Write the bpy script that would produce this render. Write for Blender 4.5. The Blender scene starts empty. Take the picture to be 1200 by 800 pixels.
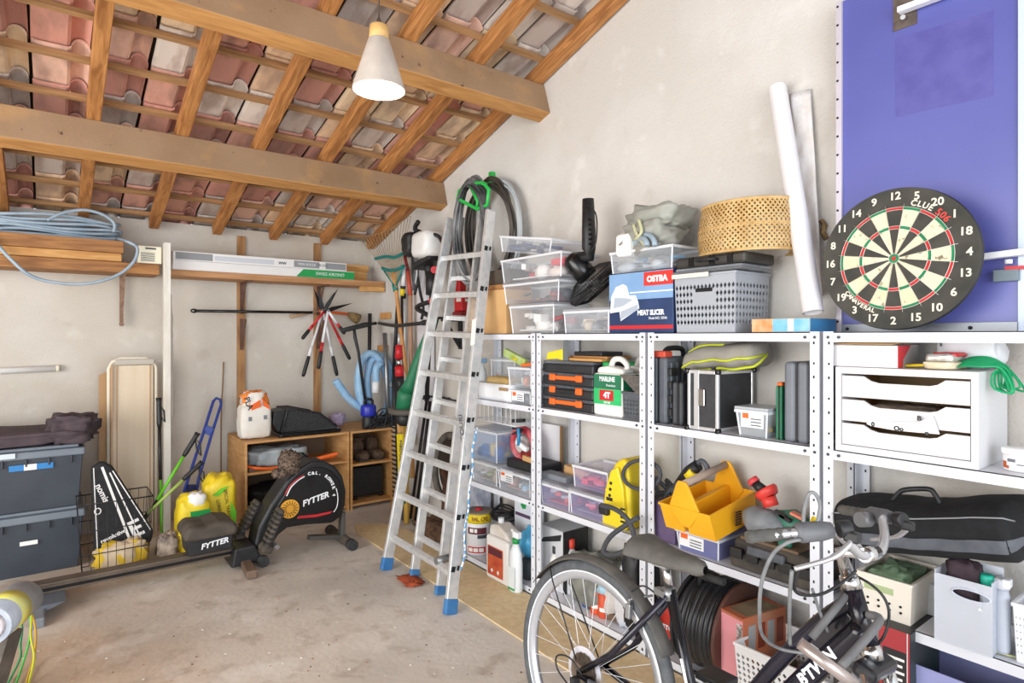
import bpy, bmesh, math, random
from mathutils import Vector, Matrix, Euler, noise
random.seed(7)
SC = bpy.context.scene
COL = SC.collection
PI = math.pi
R = math.radians
# ---------------------------------------------------------------- camera
FPX, HOR, H, TH = 710.0, 394.0, 1.445, R(37.5)
ST, CT = math.sin(TH), math.cos(TH)
cd = bpy.data.cameras.new('camera')
cd.sensor_width = 36.0
cd.lens = 36.0 * FPX / 1200.0
cd.shift_y = -(400.0 - HOR) / 1200.0
cd.clip_start = 0.05
cam = bpy.data.objects.new('camera', cd)
COL.objects.link(cam)
cam.location = (0, 0, H)
cam.rotation_euler = (R(90), 0, -TH)
SC.camera = cam
# ---------------------------------------------------------------- light
w = bpy.data.worlds.new('daylight')
SC.world = w
w.use_nodes = True
bg = w.node_tree.nodes['Background']
bg.inputs[0].default_value = (0.86, 0.93, 1.0, 1)
bg.inputs[1].default_value = 1.5


def area(name, loc, rot, sx, sy, power, col):
    l = bpy.data.lights.new(name, 'AREA')
    l.shape = 'RECTANGLE'
    l.size, l.size_y, l.energy, l.color = sx, sy, power, col
    o = bpy.data.objects.new(name, l)
    COL.objects.link(o)
    o.location, o.rotation_euler = loc, rot
    return o


# daylight through the open garage door behind the camera and through the opening on the left
area('garage_door_daylight', (-0.8, -2.9, 1.4), (R(90), 0, 0), 4.4, 2.6, 170, (0.93, 0.96, 1.0))
area('side_opening_daylight', (-3.0, 1.6, 1.5), (R(90), 0, R(-90)), 3.6, 2.4, 200, (1.0, 0.97, 0.92))
vs = SC.view_settings
vs.view_transform = 'Standard'
vs.look = 'None'
vs.gamma = 1
vs.use_curve_mapping = False
vs.exposure = -0.05


# ---------------------------------------------------------------- geometry of the place
def ray(px, py):
    u, v = (px - 600) / FPX, (HOR - py) / FPX
    return Vector((ST + CT * u, CT - ST * u, v))


def onX(px, py, X):
    d = ray(px, py)
    t = X / d.x
    return Vector((X, d.y * t, H + d.z * t))


def onY(px, py, Y):
    d = ray(px, py)
    t = Y / d.y
    return Vector((d.x * t, Y, H + d.z * t))


def onZ(px, py, z):
    d = ray(px, py)
    t = (z - H) / d.z
    return Vector((d.x * t, d.y * t, z))


WX, BY = 2.45, 5.40      # right wall plane, back wall plane
SF = 2.14                # front plane of the shelving
# ---------------------------------------------------------------- materials
_m = {}


def hx(s):
    s = s.lstrip('#')
    c = [int(s[i:i + 2], 16) / 255 for i in (0, 2, 4)]
    return tuple(x / 12.92 if x <= .04045 else ((x + .055) / 1.055) ** 2.4 for x in c) + (1,)


def M(name, c, c2=None, sc=8, r=.55, m=0, bump=0, a=1, st=(1, 1, 1), lo=.35, hi=.65, det=4, tr=0, dist=0):
    if name in _m:
        return _m[name]
    mt = bpy.data.materials.new(name)
    mt.use_nodes = True
    nt = mt.node_tree
    b = nt.nodes['Principled BSDF']
    b.inputs['Base Color'].default_value = hx(c)
    b.inputs['Roughness'].default_value = r
    b.inputs['Metallic'].default_value = m
    b.inputs['Alpha'].default_value = a
    b.inputs['Transmission Weight'].default_value = tr
    if c2 or bump:
        tc = nt.nodes.new('ShaderNodeTexCoord')
        mp = nt.nodes.new('ShaderNodeMapping')
        mp.inputs['Scale'].default_value = st
        nz = nt.nodes.new('ShaderNodeTexNoise')
        nz.inputs['Scale'].default_value = sc
        nz.inputs['Detail'].default_value = det
        nz.inputs['Distortion'].default_value = dist
        nt.links.new(tc.outputs['Object'], mp.inputs[0])
        nt.links.new(mp.outputs[0], nz.inputs[0])
        if c2:
            cr = nt.nodes.new('ShaderNodeValToRGB')
            cr.color_ramp.elements[0].position = lo
            cr.color_ramp.elements[1].position = hi
            cr.color_ramp.elements[0].color = hx(c)
            cr.color_ramp.elements[1].color = hx(c2)
            nt.links.new(nz.outputs[0], cr.inputs[0])
            nt.links.new(cr.outputs[0], b.inputs['Base Color'])
        if bump:
            bp = nt.nodes.new('ShaderNodeBump')
            bp.inputs['Strength'].default_value = bump
            bp.inputs['Distance'].default_value = .01
            nt.links.new(nz.outputs[0], bp.inputs['Height'])
            nt.links.new(bp.outputs[0], b.inputs['Normal'])
    _m[name] = mt
    return mt


def layered(name, base, layers, r=.85, bump=.3, bsc=60):
    """base colour with noise-masked stains: layers = (colour, scale, lo, hi, amount)"""
    mt = bpy.data.materials.new(name)
    mt.use_nodes = True
    nt = mt.node_tree
    b = nt.nodes['Principled BSDF']
    b.inputs['Roughness'].default_value = r
    tc = nt.nodes.new('ShaderNodeTexCoord')
    last = None
    for i, (c, sc, lo, hi, am) in enumerate(layers):
        nz = nt.nodes.new('ShaderNodeTexNoise')
        nz.inputs['Scale'].default_value = sc
        nz.inputs['Detail'].default_value = 6
        mp = nt.nodes.new('ShaderNodeMapping')
        mp.inputs['Location'].default_value = (i * 3.7, i * 1.3, i * 2.1)
        nt.links.new(tc.outputs['Object'], mp.inputs[0])
        nt.links.new(mp.outputs[0], nz.inputs[0])
        mr = nt.nodes.new('ShaderNodeMapRange')
        mr.inputs[1].default_value, mr.inputs[2].default_value = lo, hi
        mr.inputs[3].default_value, mr.inputs[4].default_value = 0, am
        nt.links.new(nz.outputs[0], mr.inputs[0])
        mx = nt.nodes.new('ShaderNodeMixRGB')
        nt.links.new(mr.outputs[0], mx.inputs[0])
        if last is None:
            mx.inputs[1].default_value = hx(base)
        else:
            nt.links.new(last, mx.inputs[1])
        mx.inputs[2].default_value = hx(c)
        last = mx.outputs[0]
    nt.links.new(last, b.inputs['Base Color'])
    nz = nt.nodes.new('ShaderNodeTexNoise')
    nz.inputs['Scale'].default_value = bsc
    nz.inputs['Detail'].default_value = 5
    nt.links.new(tc.outputs['Object'], nz.inputs[0])
    bp = nt.nodes.new('ShaderNodeBump')
    bp.inputs['Strength'].default_value = bump
    bp.inputs['Distance'].default_value = .006
    nt.links.new(nz.outputs[0], bp.inputs['Height'])
    nt.links.new(bp.outputs[0], b.inputs['Normal'])
    return mt


def hued(name, cols, sc=9, r=.85, dark='#6b5a52'):
    """a colour picked per object, mottled: for tiles"""
    mt = bpy.data.materials.new(name)
    mt.use_nodes = True
    nt = mt.node_tree
    b = nt.nodes['Principled BSDF']
    b.inputs['Roughness'].default_value = r
    oi = nt.nodes.new('ShaderNodeObjectInfo')
    cr = nt.nodes.new('ShaderNodeValToRGB')
    cr.color_ramp.interpolation = 'CONSTANT'
    el = cr.color_ramp.elements
    for i, c in enumerate(cols):
        e = el[i] if i < 2 else el.new(i / len(cols))
        e.position = i / len(cols)
        e.color = hx(c)
    nt.links.new(oi.outputs['Random'], cr.inputs[0])
    tc = nt.nodes.new('ShaderNodeTexCoord')
    ad = nt.nodes.new('ShaderNodeVectorMath')
    ad.operation = 'ADD'
    sq = nt.nodes.new('ShaderNodeMapping')
    sq.inputs['Scale'].default_value = (1.3, .45, 1)
    nt.links.new(tc.outputs['Object'], sq.inputs[0])
    nt.links.new(sq.outputs[0], ad.inputs[0])
    cx = nt.nodes.new('ShaderNodeCombineXYZ')
    ml = nt.nodes.new('ShaderNodeMath')
    ml.operation = 'MULTIPLY'
    ml.inputs[1].default_value = 57
    nt.links.new(oi.outputs['Random'], ml.inputs[0])
    nt.links.new(ml.outputs[0], cx.inputs[0])
    nt.links.new(cx.outputs[0], ad.inputs[1])
    nz = nt.nodes.new('ShaderNodeTexNoise')
    nz.inputs['Scale'].default_value = sc
    nz.inputs['Detail'].default_value = 6
    nt.links.new(ad.outputs[0], nz.inputs[0])
    mr = nt.nodes.new('ShaderNodeMapRange')
    mr.inputs[1].default_value, mr.inputs[2].default_value = .46, .64
    mr.inputs[3].default_value, mr.inputs[4].default_value = 0, .6
    nt.links.new(nz.outputs[0], mr.inputs[0])
    mx = nt.nodes.new('ShaderNodeMixRGB')
    mx.inputs[2].default_value = hx(dark)
    nt.links.new(mr.outputs[0], mx.inputs[0])
    nt.links.new(cr.outputs[0], mx.inputs[1])
    nt.links.new(mx.outputs[0], b.inputs['Base Color'])
    return mt


WHITE = M('white_paint', '#eef0f4', r=.45)
CREAM = M('cream', '#e9e2cc', r=.5)
BLACK = M('black_plastic', '#191a1c', '#26272a', sc=30, r=.5)
BLACKG = M('black_gloss', '#101114', r=.25)
RUBBER = M('rubber', '#26282a', '#3a3a3a', sc=40, r=.8)
GREY = M('grey_plastic', '#7d828a', r=.5)
DGREY = M('dark_grey_plastic', '#4a4e55', '#5b5f66', sc=20, r=.55)
CHROME = M('chrome', '#d2d4d6', r=.18, m=1)
ALU = M('aluminium', '#cfd1d3', '#e2e2e0', sc=25, r=.35, m=.45)
STEEL = M('steel', '#9a9c9e', r=.4, m=.8)
RED = M('red_plastic', '#c8242c', r=.45)
DRED = M('dark_red', '#8f1e22', '#6d1518', sc=20, r=.5)
ORANGE = M('orange_plastic', '#ef6a20', r=.5)
YELLOW = M('yellow_plastic', '#f2b51c', '#f7c22c', sc=6, r=.5)
YEL2 = M('lemon_plastic', '#efd522', r=.5)
GREEN = M('green_plastic', '#1f9a4e', r=.5)
DGREEN = M('dark_green_plastic', '#1c6b4a', '#237a55', sc=12, r=.5)
LIME = M('lime_plastic', '#6fd02c', r=.5)
TEAL = M('teal_plastic', '#14807c', r=.5)
BLUE = M('blue_plastic', '#2f6ba8', '#4580b4', sc=20, r=.55)
LBLUE = M('light_blue_plastic', '#8fbbe0', '#a4c9e8', sc=15, r=.5)
NAVY = M('navy', '#1d2a5e', r=.5)
PURPLE = M('purple_plastic', '#5c4a6e', '#6a5a7c', sc=10, r=.55)
PINK = M('pink_card', '#e79aa2', r=.7)
BROWN = M('brown_fabric', '#4a3a2e', '#6a5644', sc=18, r=.9, bump=.3)
WOOD = M('pine', '#c08a4c', '#d8a768', sc=3, r=.65, st=(1, 1, 9), bump=.15, dist=1.2)
WOODX = M('pine_x', '#bd8648', '#d9aa6c', sc=3, r=.65, st=(1, 9, 9), bump=.15, dist=1.2)
OWOOD = M('old_wood', '#8d5f3a', '#b5824e', sc=3, r=.75, st=(1, 9, 9), bump=.25, dist=1)
RAILW = M('brown_rail_wood', '#8f6540', '#b98d5e', sc=3, r=.75, st=(9, 9, 1), bump=.2)
HANDLE = M('ash_handle', '#c58a4c', '#d49c5c', sc=6, r=.5, st=(6, 6, 1))
CARD = M('cardboard', '#c69c68', '#d2aa76', sc=5, r=.8)
PAPER = M('paper', '#f1efec', r=.7)
CLEAR = M('clear_plastic', '#e4eaf2', r=.15, a=.24)
FROST = M('frosted_plastic', '#d9dfe8', r=.3, a=.30)
LILAC = M('lilac_clear_plastic', '#c4bee6', r=.2, a=.28)


# ---------------------------------------------------------------- mesh builder
class B:
    def __init__(s):
        s.v, s.f, s.i, s.s, s.cur = [], [], [], [], 0

    def add(s, vs, fs, sm=False):
        o = len(s.v)
        s.v += [Vector(p) for p in vs]
        for f in fs:
            s.f.append([k + o for k in f])
            s.i.append(s.cur)
            s.s.append(sm)
        return s

    def box(s, x0, x1, y0, y1, z0, z1):
        p = [(x, y, z) for z in (z0, z1) for y in (y0, y1) for x in (x0, x1)]
        return s.add(p, [(0, 2, 3, 1), (4, 5, 7, 6), (0, 1, 5, 4), (2, 6, 7, 3), (0, 4, 6, 2), (1, 3, 7, 5)])

    def tap(s, w, d, z0, z1, kx=.9, ky=.9, y0=None):
        """tapered block, wide end at z1; y from y0 to y0+d"""
        y0 = -d / 2 if y0 is None else y0
        yc = y0 + d / 2
        p = []
        for z, a, b in ((z0, kx, ky), (z1, 1, 1)):
            for sy in (-1, 1):
                for sx in (-1, 1):
                    p.append((sx * w / 2 * a, yc + sy * d / 2 * b, z))
        return s.add(p, [(0, 2, 3, 1), (4, 5, 7, 6), (0, 1, 5, 4), (2, 6, 7, 3), (0, 4, 6, 2), (1, 3, 7, 5)])

    def rbox(s, c, sz, rot=(0, 0, 0)):
        n = len(s.v)
        a, b, d = sz[0] / 2, sz[1] / 2, sz[2] / 2
        s.box(-a, a, -b, b, -d, d)
        m = Matrix.Translation(c) @ Euler(rot).to_matrix().to_4x4()
        for k in range(n, len(s.v)):
            s.v[k] = m @ s.v[k]
        return s

    def bar(s, p, q, wd, th, up=(0, 0, 1)):
        """a rectangular bar from p to q"""
        p, q = Vector(p), Vector(q)
        d = (q - p).normalized()
        a = d.cross(Vector(up))
        if a.length < 1e-4:
            a = d.cross(Vector((1, 0, 0)))
        a.normalize()
        b = a.cross(d)
        vs = []
        for e in (p, q):
            for sb in (-1, 1):
                for sa in (-1, 1):
                    vs.append(e + a * sa * wd / 2 + b * sb * th / 2)
        return s.add(vs, [(0, 2, 3, 1), (4, 5, 7, 6), (0, 1, 5, 4), (2, 6, 7, 3), (0, 4, 6, 2), (1, 3, 7, 5)])

    def cyl(s, p, q, r, r2=None, n=14, cap=True):
        return s.tube([p, q], [r, r if r2 is None else r2], n, cap=cap)

    def tube(s, pts, r, n=8, closed=False, cap=True):
        pts = [Vector(p) for p in pts]
        k = len(pts)
        rs = r if isinstance(r, (list, tuple)) else [r] * k
        vs = []
        ref = None
        for i in range(k):
            if closed:
                t = pts[(i + 1) % k] - pts[i - 1]
            else:
                t = pts[min(i + 1, k - 1)] - pts[max(i - 1, 0)]
            if t.length < 1e-9:
                t = Vector((0, 0, 1))
            t.normalize()
            if ref is None:
                ref = t.orthogonal().normalized()
            else:
                ref = ref - t * ref.dot(t)
                ref = ref.normalized() if ref.length > 1e-5 else t.orthogonal().normalized()
            b = t.cross(ref)
            for j in range(n):
                a = 2 * PI * j / n
                vs.append(pts[i] + (ref * math.cos(a) + b * math.sin(a)) * rs[i])
        fs = []
        for i in range(k if closed else k - 1):
            for j in range(n):
                a, b2 = i * n + j, i * n + (j + 1) % n
                c, d = ((i + 1) % k) * n + (j + 1) % n, ((i + 1) % k) * n + j
                fs.append((a, b2, c, d))
        s.add(vs, fs, True)
        if cap and not closed:
            o = len(s.v) - len(vs)
            for base, rev in ((0, True), ((k - 1) * n, False)):
                f = [o + base + j for j in range(n)]
                s.f.append(f[::-1] if rev else f)
                s.i.append(s.cur)
                s.s.append(False)
        return s

    def lathe(s, prof, n=24, c=(0, 0, 0), sx=1, sy=1, cap=True):
        """prof = (radius, z) from bottom to top, about the z axis"""
        c = Vector(c)
        vs = [c + Vector((r * math.cos(2 * PI * j / n) * sx, r * math.sin(2 * PI * j / n) * sy, z)) for r, z in prof for j in range(n)]
        fs = []
        for i in range(len(prof) - 1):
            for j in range(n):
                fs.append((i * n + j, i * n + (j + 1) % n, (i + 1) * n + (j + 1) % n, (i + 1) * n + j))
        s.add(vs, fs, True)
        o = len(s.v) - len(vs)
        for base, rev, r in ((0, True, prof[0][0]), ((len(prof) - 1) * n, False, prof[-1][0])):
            if r > 1e-5 and cap:
                f = [o + base + j for j in range(n)]
                s.f.append(f[::-1] if rev else f)
                s.i.append(s.cur)
                s.s.append(False)
        return s

    def prism(s, pts, a0, a1, ax='y'):
        """outline in (x,z) pushed along y, or (y,z) along x, or (x,y) along z"""
        def P(p, a):
            return {'y': (p[0], a, p[1]), 'x': (a, p[0], p[1]), 'z': (p[0], p[1], a)}[ax]
        n = len(pts)
        vs = [P(p, a0) for p in pts] + [P(p, a1) for p in pts]
        fs = [list(range(n)), list(range(2 * n - 1, n - 1, -1))]
        fs += [(i, n + i, n + (i + 1) % n, (i + 1) % n) for i in range(n)]
        return s.add(vs, fs)

    def grid(s, fn, nu, nv, sm=True, wrap=False):
        vs = [fn(i / nu, j / nv) for i in range(nu if wrap else nu + 1) for j in range(nv + 1)]
        fs = []
        for i in range(nu):
            for j in range(nv):
                a, b = i * (nv + 1) + j, ((i + 1) % nu if wrap else i + 1) * (nv + 1) + j
                fs.append((a, b, b + 1, a + 1))
        return s.add(vs, fs, sm)

    def perf(s, fn, nu, nv, k=.33, skip=None):
        """sheet of cells each with a diamond hole; fn(u,v) -> point"""
        for i in range(nu):
            for j in range(nv):
                c = [(i, j), (i + 1, j), (i + 1, j + 1), (i, j + 1)]
                if skip and skip(i, j):
                    s.add([fn(x / nu, y / nv) for x, y in c], [(0, 1, 2, 3)])
                    continue
                h = [(i + .5, j + .5 - k), (i + .5 + k, j + .5), (i + .5, j + .5 + k), (i + .5 - k, j + .5)]
                vs = [fn(x / nu, y / nv) for x, y in c + h]
                s.add(vs, [(0, 1, 4), (1, 2, 5), (2, 3, 6), (3, 0, 7), (0, 4, 7), (1, 5, 4), (2, 6, 5), (3, 7, 6)])
        return s

    def blob(s, c, sz, e=.6, amp=.1, fq=3, seed=0, nu=28, nv=16, flat=True):
        """crumpled superellipsoid; sz = half sizes; bottom flattened at c.z"""
        c = Vector(c)

        def pw(x):
            return math.copysign(abs(x) ** e, x)
        vs = []
        for j in range(nv + 1):
            ph = -PI / 2 + PI * j / nv
            for i in range(nu):
                th = 2 * PI * i / nu
                p = Vector((pw(math.cos(ph)) * pw(math.cos(th)), pw(math.cos(ph)) * pw(math.sin(th)), pw(math.sin(ph))))
                q = p * fq + Vector((seed * 7.1, seed * 3.3, seed))
                d = 1 + amp * (noise.noise(q) + .5 * noise.noise(q * 2.3) + .6 * (abs(noise.noise(q * 1.4)) - .25))
                p = p * d
                z = p.z * sz[2]
                if flat:
                    z = max(z + sz[2], 0)
                vs.append(c + Vector((p.x * sz[0], p.y * sz[1], z)))
        fs = [(j * nu + i, j * nu + (i + 1) % nu, (j + 1) * nu + (i + 1) % nu, (j + 1) * nu + i) for j in range(nv) for i in range(nu)]
        return s.add(vs, fs, True)

    def ob(s, name, mats, par=None, bev=0, solid=0, seg=2, loc=None, rot=None):
        me = bpy.data.meshes.new(name)
        me.from_pydata(s.v, [], s.f)
        for mt in (mats if isinstance(mats, (list, tuple)) else [mats]):
            me.materials.append(mt)
        me.polygons.foreach_set('material_index', s.i)
        me.polygons.foreach_set('use_smooth', s.s)
        me.update()
        o = bpy.data.objects.new(name, me)
        COL.objects.link(o)
        if par:
            o.parent = par
        if loc:
            o.location = loc
        if rot:
            o.rotation_euler = rot
        if solid:
            md = o.modifiers.new('thickness', 'SOLIDIFY')
            md.thickness = solid
            md.offset = 0
        if bev:
            md = o.modifiers.new('soft_edges', 'BEVEL')
            md.width, md.segments, md.limit_method, md.angle_limit = bev, seg, 'ANGLE', R(35)
        return o


def tag(o, label, cat, group=None, kind=None):
    o['label'] = label
    o['category'] = cat
    if group:
        o['group'] = group
    if kind:
        o['kind'] = kind
    return o


def thing(name, label, cat, loc=(0, 0, 0), rz=0, group=None, rot=None):
    o = bpy.data.objects.new(name, None)
    o.empty_display_size = .05
    COL.objects.link(o)
    o.location = loc
    o.rotation_euler = rot or (0, 0, rz)
    return tag(o, label, cat, group)


def cr(pts, n=6, closed=False):
    """Catmull-Rom through points"""
    pts = [Vector(p) for p in pts]
    k = len(pts)
    out = []
    for i in range(k if closed else k - 1):
        if closed:
            a, b, c, d = pts[i - 1], pts[i], pts[(i + 1) % k], pts[(i + 2) % k]
        else:
            a, b, c, d = pts[max(i - 1, 0)], pts[i], pts[i + 1], pts[min(i + 2, k - 1)]
        for j in range(n):
            t = j / n
            out.append(.5 * ((2 * b) + (c - a) * t + (2 * a - 5 * b + 4 * c - d) * t * t + (3 * b - a - 3 * c + d) * t ** 3))
    if not closed:
        out.append(pts[-1])
    return out


_tx = {}


def text(s, size, mt, par, loc, rot=(R(90), 0, 0), name='lettering', off=0, sx=1, ext=.0006, shear=0, al='CENTER'):
    key = (s, size, off, shear, al)
    if key not in _tx:
        cu = bpy.data.curves.new('t', 'FONT')
        cu.body, cu.size, cu.align_x, cu.align_y = s, size, al, 'CENTER'
        cu.extrude, cu.offset, cu.shear, cu.resolution_u = ext, off, shear, 3
        t = bpy.data.objects.new('t', cu)
        me = bpy.data.meshes.new_from_object(t)
        me.name = name
        bpy.data.objects.remove(t)
        _tx[key] = me
    me = _tx[key].copy()
    me.materials.clear()
    me.materials.append(mt)
    o = bpy.data.objects.new(name, me)
    COL.objects.link(o)
    o.parent = par
    o.location, o.rotation_euler, o.scale = loc, rot, (sx, 1, 1)
    return o


def panel(par, x0, x1, z0, z1, y, mt, name='label_print', th=.001):
    """flat print on a face that looks toward local -y"""
    return B().box(x0, x1, y - th, y, z0, z1).ob(name, mt, par)


def side_panel(par, y0, y1, z0, z1, x, mt, name='label_print', th=.001):
    return B().box(x, x + th, y0, y1, z0, z1).ob(name, mt, par)


RZ = R(-90)      # things on the right wall: local x runs to the right in view (world -Y), local y into the wall (world +X)


def rw(px0, px1, z, py=None, X=SF + .03):
    """(location, width, height) of a front face on plane X spanning px0..px1, standing at height z"""
    a, b = onX(px0, 400, X), onX(px1, 400, X)
    h = onX((px0 + px1) / 2, py, X).z - z if py is not None else 0
    return Vector((X, (a.y + b.y) / 2, z)), a.y - b.y, h


def rdep(px, X, Y):
    """depth of a side face at world Y whose far edge shows at px"""
    d = ray(px, 400)
    return Y * d.x / d.y - X
# ================================================================ SETTING
def struct(o):
    o['kind'] = 'structure'
    return o


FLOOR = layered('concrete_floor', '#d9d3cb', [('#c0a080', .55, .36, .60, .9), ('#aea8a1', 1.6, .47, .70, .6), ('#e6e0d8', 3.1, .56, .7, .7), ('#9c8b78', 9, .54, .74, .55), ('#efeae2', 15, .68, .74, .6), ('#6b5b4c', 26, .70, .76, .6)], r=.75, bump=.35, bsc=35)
PLASTER = layered('plaster', '#ccc5ba', [('#b3a08c', .9, .5, .72, .6), ('#d8d4cd', 1.7, .45, .7, .7), ('#9c8c7a', 3, .62, .78, .45), ('#e4e0d8', 6, .6, .75, .4), ('#8d7763', 40, .74, .82, .5)], bump=.5, bsc=90)
PLASTER2 = layered('plaster_pale', '#cfcbc5', [('#bdb0a2', .8, .50, .72, .6), ('#dededc', 1.5, .45, .7, .7), ('#a6988a', 3.3, .62, .78, .4), ('#efefec', 6, .6, .75, .4), ('#7d6d60', 45, .76, .82, .5)], bump=.5, bsc=90)
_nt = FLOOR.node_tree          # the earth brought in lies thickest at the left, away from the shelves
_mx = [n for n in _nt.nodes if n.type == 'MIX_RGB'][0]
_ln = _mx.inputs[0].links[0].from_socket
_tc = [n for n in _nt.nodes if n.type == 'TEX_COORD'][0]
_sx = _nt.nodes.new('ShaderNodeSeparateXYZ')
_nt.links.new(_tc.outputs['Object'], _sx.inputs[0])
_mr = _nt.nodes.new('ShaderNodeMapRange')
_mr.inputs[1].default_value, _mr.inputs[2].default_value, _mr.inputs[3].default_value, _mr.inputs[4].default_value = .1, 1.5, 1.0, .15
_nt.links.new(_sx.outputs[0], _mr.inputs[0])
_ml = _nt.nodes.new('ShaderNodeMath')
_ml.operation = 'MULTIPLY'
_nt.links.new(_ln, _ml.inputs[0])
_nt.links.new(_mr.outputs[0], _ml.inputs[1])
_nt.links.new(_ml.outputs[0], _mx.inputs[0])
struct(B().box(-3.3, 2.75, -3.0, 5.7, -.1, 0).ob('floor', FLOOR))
A = math.atan(.303)
CA, SA = math.cos(A), math.sin(A)


def roofz(y):            # underside of the rafters
    return 3.005 + .303 * (2.87 - y)


struct(B().box(-3.3, 2.75, BY, 5.6, 0, roofz(BY) + .10).ob('wall_back', PLASTER))
struct(B().prism([(-3.0, 0), (5.6, 0), (5.6, roofz(5.6) + .09), (-3.0, roofz(-3) + .09)], WX, 2.7, 'x').ob('wall_right', PLASTER2))
lw = B().prism([(3.6, 0), (5.6, 0), (5.6, roofz(5.6) + .09), (3.6, roofz(3.6) + .09)], -3.3, -3.1, 'x')
lw.prism([(-3.0, 2.75), (3.6, 2.75), (3.6, roofz(3.6) + .09), (-3.0, roofz(-3) + .09)], -3.3, -3.1, 'x')
struct(lw.ob('wall_left', PLASTER))

# ---- the tiled roof: one piece of the setting, every timber and tile a part
BEAMU = M('beam_underside', '#ab7842', '#c89458', sc=3, r=.65, st=(1, 9, 9), bump=.25, dist=1)
BEAM = layered('beam_wood', '#a08468', [('#86694a', 2, .45, .7, .7), ('#bd9464', 5, .55, .7, .6), ('#d0a878', 2.6, .66, .72, .8), ('#43301f', 22, .68, .74, .85)], r=.7, bump=.2)
RAFT = M('rafter_wood', '#955f30', '#c48a50', sc=4, r=.65, st=(9, 1, 9), bump=.2, dist=1)
BATT = M('batten_wood', '#93704a', '#b58b60', sc=4, r=.7, st=(1, 9, 9), bump=.2)
TILE = hued('clay_tile', ['#e0aa98', '#f0d8b6', '#d8cdc4', '#db9f8e', '#eec6b2', '#c8bdb6', '#ecccaa', '#e8dfd6', '#cf988a'], sc=7, dark='#94766a')
roof = bpy.data.objects.new('ceiling', None)
COL.objects.link(roof)
roof.location = (0, 2.87, 3.005)
roof.rotation_euler = (-A, 0, 0)
struct(roof)


def yz_roof(y, z):       # world (y,z) -> roof (s,n)
    dy, dz = y - 2.87, z - 3.005
    return dy * CA - dz * SA, dy * SA + dz * CA


B().box(-3.3, 2.74, -6.2, 2.84, .21, .25).ob('sky_blocker', M('sky_blocker', '#4a3c34', r=.9), roof)  # slab added over the tiles to block sky; dark colour shades their gaps
for k in range(9):
    x = 2.405 - .44 * k
    B().box(x - .033, x + .033, -6.0, 2.56, 0, .085).ob('rafter', RAFT, roof, bev=.004)
bmesh_batten = None
for k in range(-7, 7):
    s = .56 + .327 * k
    o = B().box(-3.2, 2.449, s - .015, s + .015, .0855, .113).ob('batten', BATT, roof)


def tile_mesh():
    b = B()
    pr = [(0, .006), (.02, 0), (.15, 0), (.165, .008)]
    for k in range(1, 8):
        t = PI * k / 8
        pr.append((.2075 - .0425 * math.cos(t), .008 + .05 * math.sin(t)))
    pr.append((.25, .008))
    n = len(pr)
    vs, fs = [], []
    pr = [(x * .945, z) for x, z in pr]
    for y, dz, sh in ((0, 0, 1), (.39, .006, 1)):
        for x, z in pr:
            vs.append((x, y, z + dz))
        for x, z in pr:
            vs.append((x, y, z + dz + .013))
    for i in range(n - 1):
        fs += [(i, 2 * n + i, 2 * n + i + 1, i + 1), (n + i, n + i + 1, 3 * n + i + 1, 3 * n + i), (i, i + 1, n + i + 1, n + i), (2 * n + i, 3 * n + i, 3 * n + i + 1, 2 * n + i + 1)]
    fs += [(0, n, 3 * n, 2 * n), (n - 1, 3 * n - 1, 4 * n - 1, 2 * n - 1)]
    b.add(vs, fs)
    # nib that hooks over the batten and lip at the tail
    b.box(.03, .16, .375, .39, -.012, .006)
    return b


t0 = tile_mesh().ob('tile', TILE, roof)
first = True
for i in range(14):
    for k in range(-5, 7):
        o = t0 if first else t0.copy()
        if not first:
            COL.objects.link(o)
        first = False
        o.location = (2.449 - .251 * (i + 1), .56 + .327 * k - .028 + random.uniform(-.008, .008), .1175 + random.uniform(0, .003))
        o.rotation_euler = (R(3.2), 0, random.uniform(-.012, .012))

for y, z, xe in ((2.863, 1.558 + H, WX + .02), (4.064, 1.198 + H, WX + .02)):
    s, n = yz_roof(y, z)
    bm_ = B().box(-3.2, xe, s, s + .11, n - .195, -.0005)
    bm_.i[0] = 1
    bm_.ob('beam', [BEAM, BEAMU], roof, bev=.006)

# ---- pendant lamp
lp = Vector((1.045, 2.23, 2.425))
lamp = thing('pendant_lamp', 'grey cone pendant lamp with wooden neck hanging below the upper roof beam', 'lamp', lp)
b = B().lathe([(.104, -.005), (.104, 0), (.042, .195), (.036, .20)], 32, cap=False)
b.ob('lamp_shade', M('grey_concrete', '#b7ada3', '#c4bab0', sc=14, r=.8), lamp)
B().lathe([(.101, -.004), (.101, .002), (.040, .19), (.001, .192)], 32, cap=False).ob('shade_lining', M('lining_white', '#f4efe9', r=.5), lamp)
ld = bpy.data.lights.new('bulb_light', 'POINT')
ld.energy, ld.color, ld.shadow_soft_size = 2.2, (1.0, .95, .88), .02
lo_ = bpy.data.objects.new('bulb_light', ld)
COL.objects.link(lo_)
lo_.parent = lamp
lo_.location = (0, 0, .032)
B().lathe([(.037, .197), (.039, .20), (.036, .25), (.030, .252)], 24).ob('wooden_neck', M('pale_beech', '#e0b877', '#d2a562', sc=5, r=.5, st=(1, 1, 6)), lamp)
B().lathe([(.012, .25), (.009, .275), (.004, .285)], 12).cyl((0, 0, .28), (0, 0, roofz(2.23) - lp.z), .0035, n=8).ob('cord', M('cord_brown', '#4a3a30', r=.6), lamp)
B().lathe([(.001, .05), (.022, .062), (.03, .085), (.02, .115), (.013, .13), (.013, .19)], 16).ob('bulb', M('bulb_white', '#fbf6ee', r=.3), lamp)

# ================================================================ SHELVING
LV = (1.46, 1.056, .53, .045)
SHW = M('shelf_white', '#dee1e9', r=.4)
HOLE = M('hole_black', '#15161a', r=.8)
SHD = .29


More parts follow.
